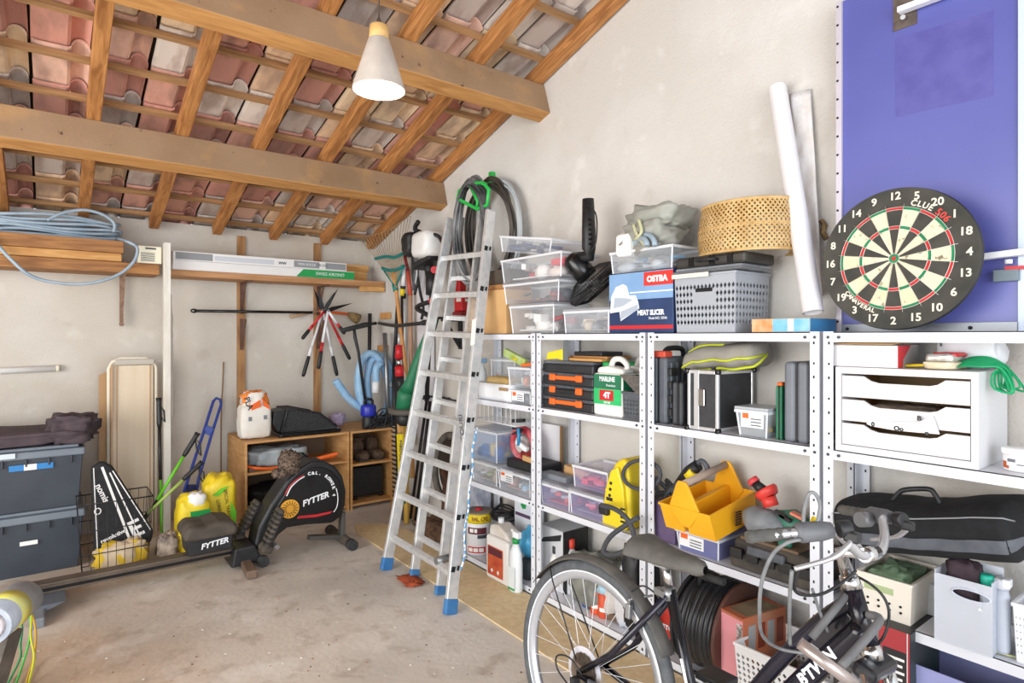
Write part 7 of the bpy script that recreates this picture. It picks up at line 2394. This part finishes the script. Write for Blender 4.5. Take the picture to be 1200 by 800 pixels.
# local: x forward, y to the shelves, z up
HR = .345
FB = M('frame_black', '#141418', '#22202e', sc=4, r=.2)
TYRE = M('tyre_grey', '#4b4e52', '#5a5d60', sc=30, r=.8, bump=.3)
RIM = M('rim_silver', '#c9cdd4', r=.3, m=.6)
GRIP = M('grip_grey', '#4a4a48', '#5e5c58', sc=40, r=.8)


def wheel(x, nsp=28):
    b = B().tube([(x + (HR - .020) * math.cos(a), 0, HR + (HR - .020) * math.sin(a)) for a in [2 * PI * k / 72 for k in range(72)]], .020, 12, closed=True)
    b.ob('tyre', TYRE, t)
    b = B()
    for y, r0, r1 in ((-.013, HR - .062, HR - .034), (.013, HR - .062, HR - .034)):
        b.grid(lambda u, v: Vector((x + (r0 + (r1 - r0) * v) * math.cos(2 * PI * u), y * (1 - .25 * (1 - v)), HR + (r0 + (r1 - r0) * v) * math.sin(2 * PI * u))), 72, 2, wrap=True)
    b.grid(lambda u, v: Vector((x + (HR - .062) * math.cos(2 * PI * u), -.010 + .02 * v, HR + (HR - .062) * math.sin(2 * PI * u))), 72, 1, wrap=True)
    b.ob('rim', RIM, t, solid=.002)
    B().tube([(x + (HR - .036) * math.cos(a), -.0145, HR + (HR - .036) * math.sin(a)) for a in [2 * PI * k / 72 for k in range(72)]], .0025, 6, closed=True).tube([(x + (HR - .036) * math.cos(a), .0145, HR + (HR - .036) * math.sin(a)) for a in [2 * PI * k / 72 for k in range(72)]], .0025, 6, closed=True).ob('rim_edge', M('rim_white', '#eceef2', r=.3), t)
    for k in range(nsp):
        a = 2 * PI * k / nsp
        h = a + (.5 if k % 4 < 2 else -.5)
        y = -.028 if k % 2 else .028
        o = B().cyl((x + .022 * math.cos(h), y, HR + .022 * math.sin(h)), (x + (HR - .06) * math.cos(a), 0, HR + (HR - .06) * math.sin(a)), .0011, n=5, cap=False).ob('spoke', M('spoke_bright', '#dfe2e6', r=.3, m=.25), t)
    B().tube([(x, -.05, HR), (x, -.033, HR), (x, -.026, HR), (x, 0, HR), (x, .026, HR), (x, .033, HR), (x, .05, HR)], [.008, .012, .024, .014, .024, .012, .008], 16).ob('hub', STEEL, t)


wheel(0)
wheel(1.045)
# cassette and derailleur (drive side faces the camera's side of the frame)
b = B()
for k in range(6):
    r = .055 - .005 * k
    n = 18
    pts = [((r + (.003 if j % 2 else 0)) * math.cos(PI * j / n), HR + (r + (.003 if j % 2 else 0)) * math.sin(PI * j / n)) for j in range(2 * n)]
    b.prism(pts, -.034 - .005 * k, -.0325 - .005 * k)
b.ob('cassette', M('cassette_steel', '#6a5c50', '#8a7d70', sc=30, r=.4, m=.6), t)
B().lathe([(.075, -.0012), (.075, .0012)], 28).ob('spoke_guard', M('guard_clear', '#e4e4ee', r=.2, a=.6), t, loc=(0, -.029, HR), rot=(R(90), 0, 0))
b = B().cyl((.01, -.075, HR - .09), (.01, -.066, HR - .09), .022, n=14).cyl((.03, -.075, HR - .15), (.03, -.066, HR - .15), .022, n=14).bar((.0, -.07, HR - .01), (.01, -.07, HR - .09), .03, .02).bar((.01, -.076, HR - .09), (.03, -.076, HR - .15), .03, .006)
b.ob('derailleur', BLACK, t)
B().tube(cr([(-.02, -.08, HR - .04), (-.07, -.085, HR - .01), (-.075, -.085, HR + .03), (-.02, -.08, HR + .045), (.03, -.07, HR + .01)], 6), .003, 6).ob('shift_cable', BLACK, t)
# frame
BB = Vector((.45, 0, .29))
ST_ = Vector((.298, 0, .70))
B().tube([BB, ST_], .0165, 14).ob('seat_tube', M('tube_chrome_black', '#2a2a2e', '#3c3c40', sc=3, r=.15, m=.6), t)
B().bar((.362, -.0172, .53), (.42, -.0172, .37), .002, .009, up=(1, 0, 0)).ob('tube_decal', WHITE, t)
for s in (-1, 1):
    B().tube([(0, s * .055, HR), (.13, s * .05, .455), (.30, s * .014, .685)], .0105, 10).ob('seat_stay', FB, t)
    B().tube([(0, s * .055, HR), (.2, s * .05, .32), (.45, s * .03, .29)], .0115, 10).ob('chain_stay', FB, t)
H1, H2 = Vector((.803, 0, .865)), Vector((.842, 0, .755))
hd = (H1 - H2).normalized()
B().tube([H2, H1], .021, 16).ob('head_tube', FB, t)
B().tube(cr([BB, Vector((.57, 0, .42)), Vector((.684, 0, .59)), Vector((.765, 0, .70)), Vector((.832, 0, .79))], 4), .026, 16).ob('down_tube', FB, t)
B().tube(cr([ST_ + (BB - ST_) * .82, Vector((.52, 0, .45)), Vector((.63, 0, .62)), Vector((.73, 0, .76)), Vector((.810, 0, .845))], 4), .0185, 14).ob('top_tube', FB, t)
B().prism([(.70, .715), (.79, .815), (.825, .785), (.76, .695)], -.006, .006).ob('gusset', FB, t, bev=.003)
dn = (Vector((.765, 0, .70)) - Vector((.684, 0, .59))).normalized()
ang = math.atan2(dn.z, dn.x)
text("B'TWIN", .036, WHITE, t, Vector((.742, -.0272, .668)), (R(90), -ang, 0), off=.0015, shear=.15)
# chain guard and crank
B().prism([(.06, .36), (.40, .36), (.50, .38), (.53, .33), (.48, .27), (.40, .28), (.08, .32)], -.085, -.066).ob('chain_guard', M('guard_grey2', '#43464c', '#55585e', sc=8, r=.5), t, bev=.008)
B().bar((.45, -.10, .29), (.53, -.10, .14), .022, .016, up=(0, 1, 0)).bar((.45, .09, .29), (.37, .09, .44), .022, .016, up=(0, 1, 0)).ob('crank', STEEL, t, bev=.003)
B().rbox((.53, -.16, .14), (.09, .09, .02)).ob('pedal', BLACK, t, bev=.004)
B().rbox((.37, .15, .44), (.09, .09, .02)).ob('pedal', BLACK, t, bev=.004)
# fender and stays
b = B()
for a0, a1 in ((28, 146),):
    n = 30
    b.grid(lambda u, v: Vector(((HR + .012 - .012 * abs(v - .5) * 2) * math.cos(R(a0 + (a1 - a0) * u)), (v - .5) * .058, HR + (HR + .018 - .016 * (abs(v - .5) * 2) ** 2) * math.sin(R(a0 + (a1 - a0) * u)) * 1.0)), n, 8)
b.ob('rear_fender', M('fender_grey', '#4a4846', '#5c5955', sc=18, r=.75), t, solid=.003)
for s in (-1, 1):
    B().tube([(0.0, s * .05, HR), (-.17, s * .04, HR + .24), (-.20, s * .028, HR + .278)], .0026, 6).ob('fender_stay', BLACK, t)
# rear brake
b = B().rbox((.175, -.032, .60), (.02, .018, .045)).rbox((.175, .032, .60), (.02, .018, .045)).bar((.175, -.035, .635), (.215, .03, .65), .008, .008).bar((.165, -.024, .58), (.178, -.036, .64), .010, .010)
b.ob('rear_brake', STEEL, t, bev=.004)
B().tube(cr([(.18, -.03, .66), (.22, -.03, .69), (.26, -.02, .68), (.29, -.02, .66)], 5), .003, 6).ob('brake_cable', BLACK, t)
# post, clamp, saddle
B().tube([ST_, Vector((.272, 0, .775))], .0135, 14).ob('seat_post', CHROME, t)
B().tube([ST_ + Vector((.002, 0, -.03)), ST_ + Vector((-.006, 0, .004))], .021, 14).bar(ST_ + Vector((-.04, -.012, -.012)), ST_ + Vector((0, -.02, -.012)), .02, .018).ob('seat_clamp', STEEL, t)
B().rbox((.272, 0, .775), (.05, .05, .03)).tube([(.19, -.03, .775), (.27, -.022, .772), (.36, -.015, .785)], .004, 6).tube([(.19, .03, .775), (.27, .022, .772), (.36, .015, .785)], .004, 6).ob('saddle_rails', STEEL, t)
b = B()
def sad(u, v):
    # u along (rear 0 -> nose 1), v around
    a = 2 * PI * v
    x = .165 + .25 * u
    hw = .085 * (1 - u) ** .85 * (1 - .25 * math.sin(PI * u)) + .022
    hw *= min(1, (u + .02) * 9) ** .5 * min(1, (1.03 - u) * 10) ** .5
    th = (.027 - .007 * u) * min(1, (u + .03) * 10) ** .5 * min(1, (1.03 - u) * 10) ** .5
    z = .800 + .016 * (abs(u - .45)) * 1.2 * (1 if u < .45 else .3) - (.012 * u)
    s_ = math.sin(a)
    return Vector((x, hw * math.copysign(abs(math.cos(a)) ** .8, math.cos(a)), z + th * (s_ if s_ > 0 else s_ * 1.15) - .02 * (abs(math.cos(a)) ** 3) * (1 - u)))
b.grid(sad, 26, 24)
b.ob('saddle', M('saddle_grey', '#56534f', '#64615c', sc=22, r=.75, bump=.15), t)
# fork
C0 = H2 - hd * .012
CF = Vector((1.045, 0, HR))
B().tube([H2 - hd * .03, H2 - hd * .0], .024, 16).ob('headset', CHROME, t)
B().tube([H1, H1 + hd * .03], [.024, .020], 16).ob('headset', CHROME, t)
B().rbox(H2 - hd * .045, (.05, .13, .035), (0, R(20), 0)).ob('fork_crown', M('crown_black', '#1e1e24', r=.3), t, bev=.012)
for s in (-1, 1):
    q0 = H2 - hd * .045 + Vector((0, s * .052, 0))
    q1 = q0 - hd * .12
    q2 = Vector((CF.x, s * .052, HR))
    B().tube([q0, q1], .0145, 14).ob('fork_stanchion', CHROME, t)
    B().tube([q1 + hd * .02, q1, q1 - hd * .2, q2], [.021, .021, .019, .016], 14).ob('fork_leg', FB, t)
# stem and handlebar
S0 = H1 + hd * .03
S1 = Vector((.838, 0, .955))
B().tube([S0, S0 + hd * .05, S1 + Vector((-.02, 0, .0))], [.0165, .0165, .018], 14).tube([S1 + Vector((0, -.03, 0)), S1 + Vector((0, .03, 0))], .016, 14).ob('stem', CHROME, t)
L_ = [S1, S1 + Vector((-.0, -.05, .005)), Vector((.825, -.10, .995)), Vector((.82, -.15, 1.022)), Vector((.82, -.23, 1.025)), Vector((.742, -.325, 1.005))]
R_ = [S1, S1 + Vector((-.0, .06, .0)), Vector((.818, .13, .975)), Vector((.79, .19, .997)), Vector((.763, .245, 1.0)), Vector((.649, .30, .985))]
BAR = M('bar_silver', '#c6c6ca', r=.25, m=.6)
for P_ in (L_, R_):
    B().tube(cr(P_, 6), .0105, 12).ob('handlebar', BAR, t)
    d = (P_[-1] - P_[-2]).normalized()
    g0, g1 = P_[-1] - d * .12, P_[-1] + d * .015
    q = B()
    n = 14
    q.tube([g0.lerp(g1, k / n) for k in range(n + 1)], [.0125 + (.0016 if k % 2 else 0) for k in range(n)] + [.011], 12)
    q.ob('grip', GRIP, t)
    c = P_[-2].lerp(P_[-1], -.05)
    B().tube([c - d * .03, c - d * .01, c + d * .035, c + d * .045], [.016, .020, .021, .016], 14).ob('shifter', M('shifter_grey', '#54565a', '#66686c', sc=20, r=.55), t)
    c2 = c - d * .055
    B().tube([c2 - d * .014, c2 + d * .012], .018, 12).rbox(c2 + Vector((.018, 0, -.012)), (.03, .022, .022)).ob('brake_mount', BLACK, t, bev=.004)
    o_ = Vector((.028, 0, -.025))
    B().tube(cr([c2 + o_ * .6, c2 + o_ + d * .02, c2 + Vector((.035, 0, -.045)) + d * .06, c2 + Vector((.022, 0, -.065)) + d * .12], 6), [.0065] * 12 + [.005] * 7, 8).ob('brake_lever', BAR, t)
c = L_[-2].lerp(L_[-1], -.25)
B().cyl(c + Vector((-.03, -.0, .012)), c + Vector((-.034, -.004, .014)), .008, n=12).ob('yellow_badge', YEL2, t)
c = R_[-2].lerp(R_[-1], .0)
B().cyl(c + Vector((-.02, -.02, -.012)), c + Vector((-.03, -.05, -.012)), .019, n=16).ob('bell', M('bell_grey', '#7a7c80', r=.4, m=.4), t)
CBL = M('cable_grey', '#6c6e70', '#808284', sc=30, r=.5)
LL = lambda x, y, X: None
inv = (Matrix.Translation((1.40, HY, 0)) @ Euler((R(-5), 0, RZ)).to_matrix().to_4x4()).inverted()
WB = lambda x, y, X: inv @ onX(x, y, X)
for nm, mt, r, pts in (('cable', CBL, .0042, ((938, 632, 1.22), (922, 636, 1.20), (905, 650, 1.20), (893, 680, 1.20), (890, 715, 1.24), (894, 745, 1.34), (915, 760, 1.42), (950, 766, 1.44))),
                       ('cable', CBL, .004, ((942, 621, 1.25), (942, 600, 1.25), (947, 580, 1.25), (955, 578, 1.26), (961, 592, 1.27), (958, 612, 1.27))),
                       ('cable', BLACK, .0035, ((935, 670, 1.28), (931, 690, 1.28), (942, 697, 1.32), (965, 695, 1.38), (990, 680, 1.44), (1003, 668, 1.47))),
                       ('cable', BLACK, .0032, ((1000, 673, 1.50), (1020, 684, 1.50), (1036, 700, 1.50), (1042, 720, 1.50), (1036, 745, 1.49), (1022, 760, 1.48))),
                       ('cable', CBL, .0042, ((928, 668, 1.25), (926, 690, 1.26), (925, 725, 1.32), (926, 755, 1.38))),
                       ('cable', CBL, .0036, ((952, 690, 1.35), (960, 715, 1.40), (970, 740, 1.44)))):
    B().tube(cr([WB(*p) for p in pts], 7), r, 7).ob(nm, mt, t)
GT = M('pad_grey', '#5a5a5c', '#6c6c6e', sc=20, r=.7)
B().tube([WB(992, 697, 1.46), WB(951, 747, 1.38)], .0088, 10).ob('cable_sleeve', GT, t)
B().tube(cr([WB(1017, 720, 1.46), WB(1030, 724, 1.45), WB(1024, 737, 1.42), WB(986, 780, 1.34)], 6), .0092, 10).ob('cable_sleeve', GT, t)
B().tube([WB(937, 753, 1.22), WB(1003, 803, 1.26)], .0125, 14).ob('support_bar', M('bar_bronze', '#b3a8a4', r=.25, m=.6), t)

# ================================================================ FOREGROUND LEFT: roll on a trestle with strings
p = onZ(12, 713, .34)
t = thing('string_spool', 'grey wrapped spool with yellow and green strings at the lower left corner', 'spool', p)
ax = (onZ(30, 695, .36) - onZ(2, 718, .36)).normalized()
c = Vector((0, 0, 0))
B().tube([c - ax * .16, c + ax * .10], .075, 24).ob('roll', M('roll_grey', '#9aa4b2', '#b4bcc8', sc=14, r=.6), t)
B().tube([c - ax * .17, c - ax * .155], [.05, .06], 24).ob('roll_end', M('roll_end', '#8c8890', '#c6c2c6', sc=20, r=.7), t)
B().tube([c - ax * .08, c + ax * .0], .0775, 24).ob('yellow_wrap', M('wrap_yellow', '#dccd4a', '#c9cf8a', sc=12, r=.6), t)
WD = M('leg_dark', '#4a443e', '#6e655c', sc=8, r=.8)
B().bar(c - ax * .02 + Vector((0, 0, -.07)), c - ax * .05 + Vector((-.06, -.05, -p.z + .0)), .08, .06).ob('post', WD, t)
for k, (cl_, pts) in enumerate((('#c9cc3a', ((25, 693), (33, 702), (37, 722), (36, 745), (40, 770), (34, 800), (30, 830))), ('#54b85a', ((24, 696), (32, 708), (36, 730), (34, 752), (26, 780), (20, 805), (14, 830))), ('#d2a83e', ((30, 700), (40, 728), (42, 750), (38, 775), (33, 800), (28, 830))), ('#3f9a6a', ((22, 716), (26, 735), (24, 755), (24, 770), (14, 795), (6, 830))))):
    ps = [p.lerp(onZ(x, y, .34), 1) if i == 0 else None for i, (x, y) in enumerate(pts)]
    w_ = []
    for i, (x, y) in enumerate(pts):
        dpt = 2.93 - .50 * i / (len(pts) - 1) + .01 * k
        d_ = ray(x, y)
        q = Vector((d_.x * dpt, d_.y * dpt, H + d_.z * dpt))
        q.z = max(q.z, .012)
        w_.append(q - p)
    B().tube(cr(w_, 6), .0045, 6).ob('string', M('string_' + cl_.strip('#'), cl_, r=.6), t)
# bits on the floor
p = onZ(481, 682, 0)
o = B().blob(p + Vector((0, 0, .0005)), (.05, .085, .012), .7, .5, 4, 3).ob('dry_leaf', M('leaf_rust', '#b0502a', '#8a3c1e', sc=14, r=.8))
tag(o, 'rust coloured dry leaf on the floor between the ladder feet', 'leaf')
b = B()
rr = random.Random(17)
for k in range(130):
    q = onZ(rr.uniform(40, 640), rr.uniform(655, 798), 0)
    if q.x > 1.7 or q.y > 3.6 or q.x < -.3:
        continue
    s = rr.uniform(.0015, .0055)
    b.cur = k % 3
    b.rbox(q + Vector((0, 0, s * .3)), (s * 2, s * 1.4, s * .6), (0, 0, rr.uniform(0, 3)))
o = b.ob('floor_crumbs', [plain('#dcd6cc'), plain('#7a6854'), plain('#b08a6a')])
tag(o, 'scattered crumbs and chips on the concrete floor', 'debris', kind='stuff')
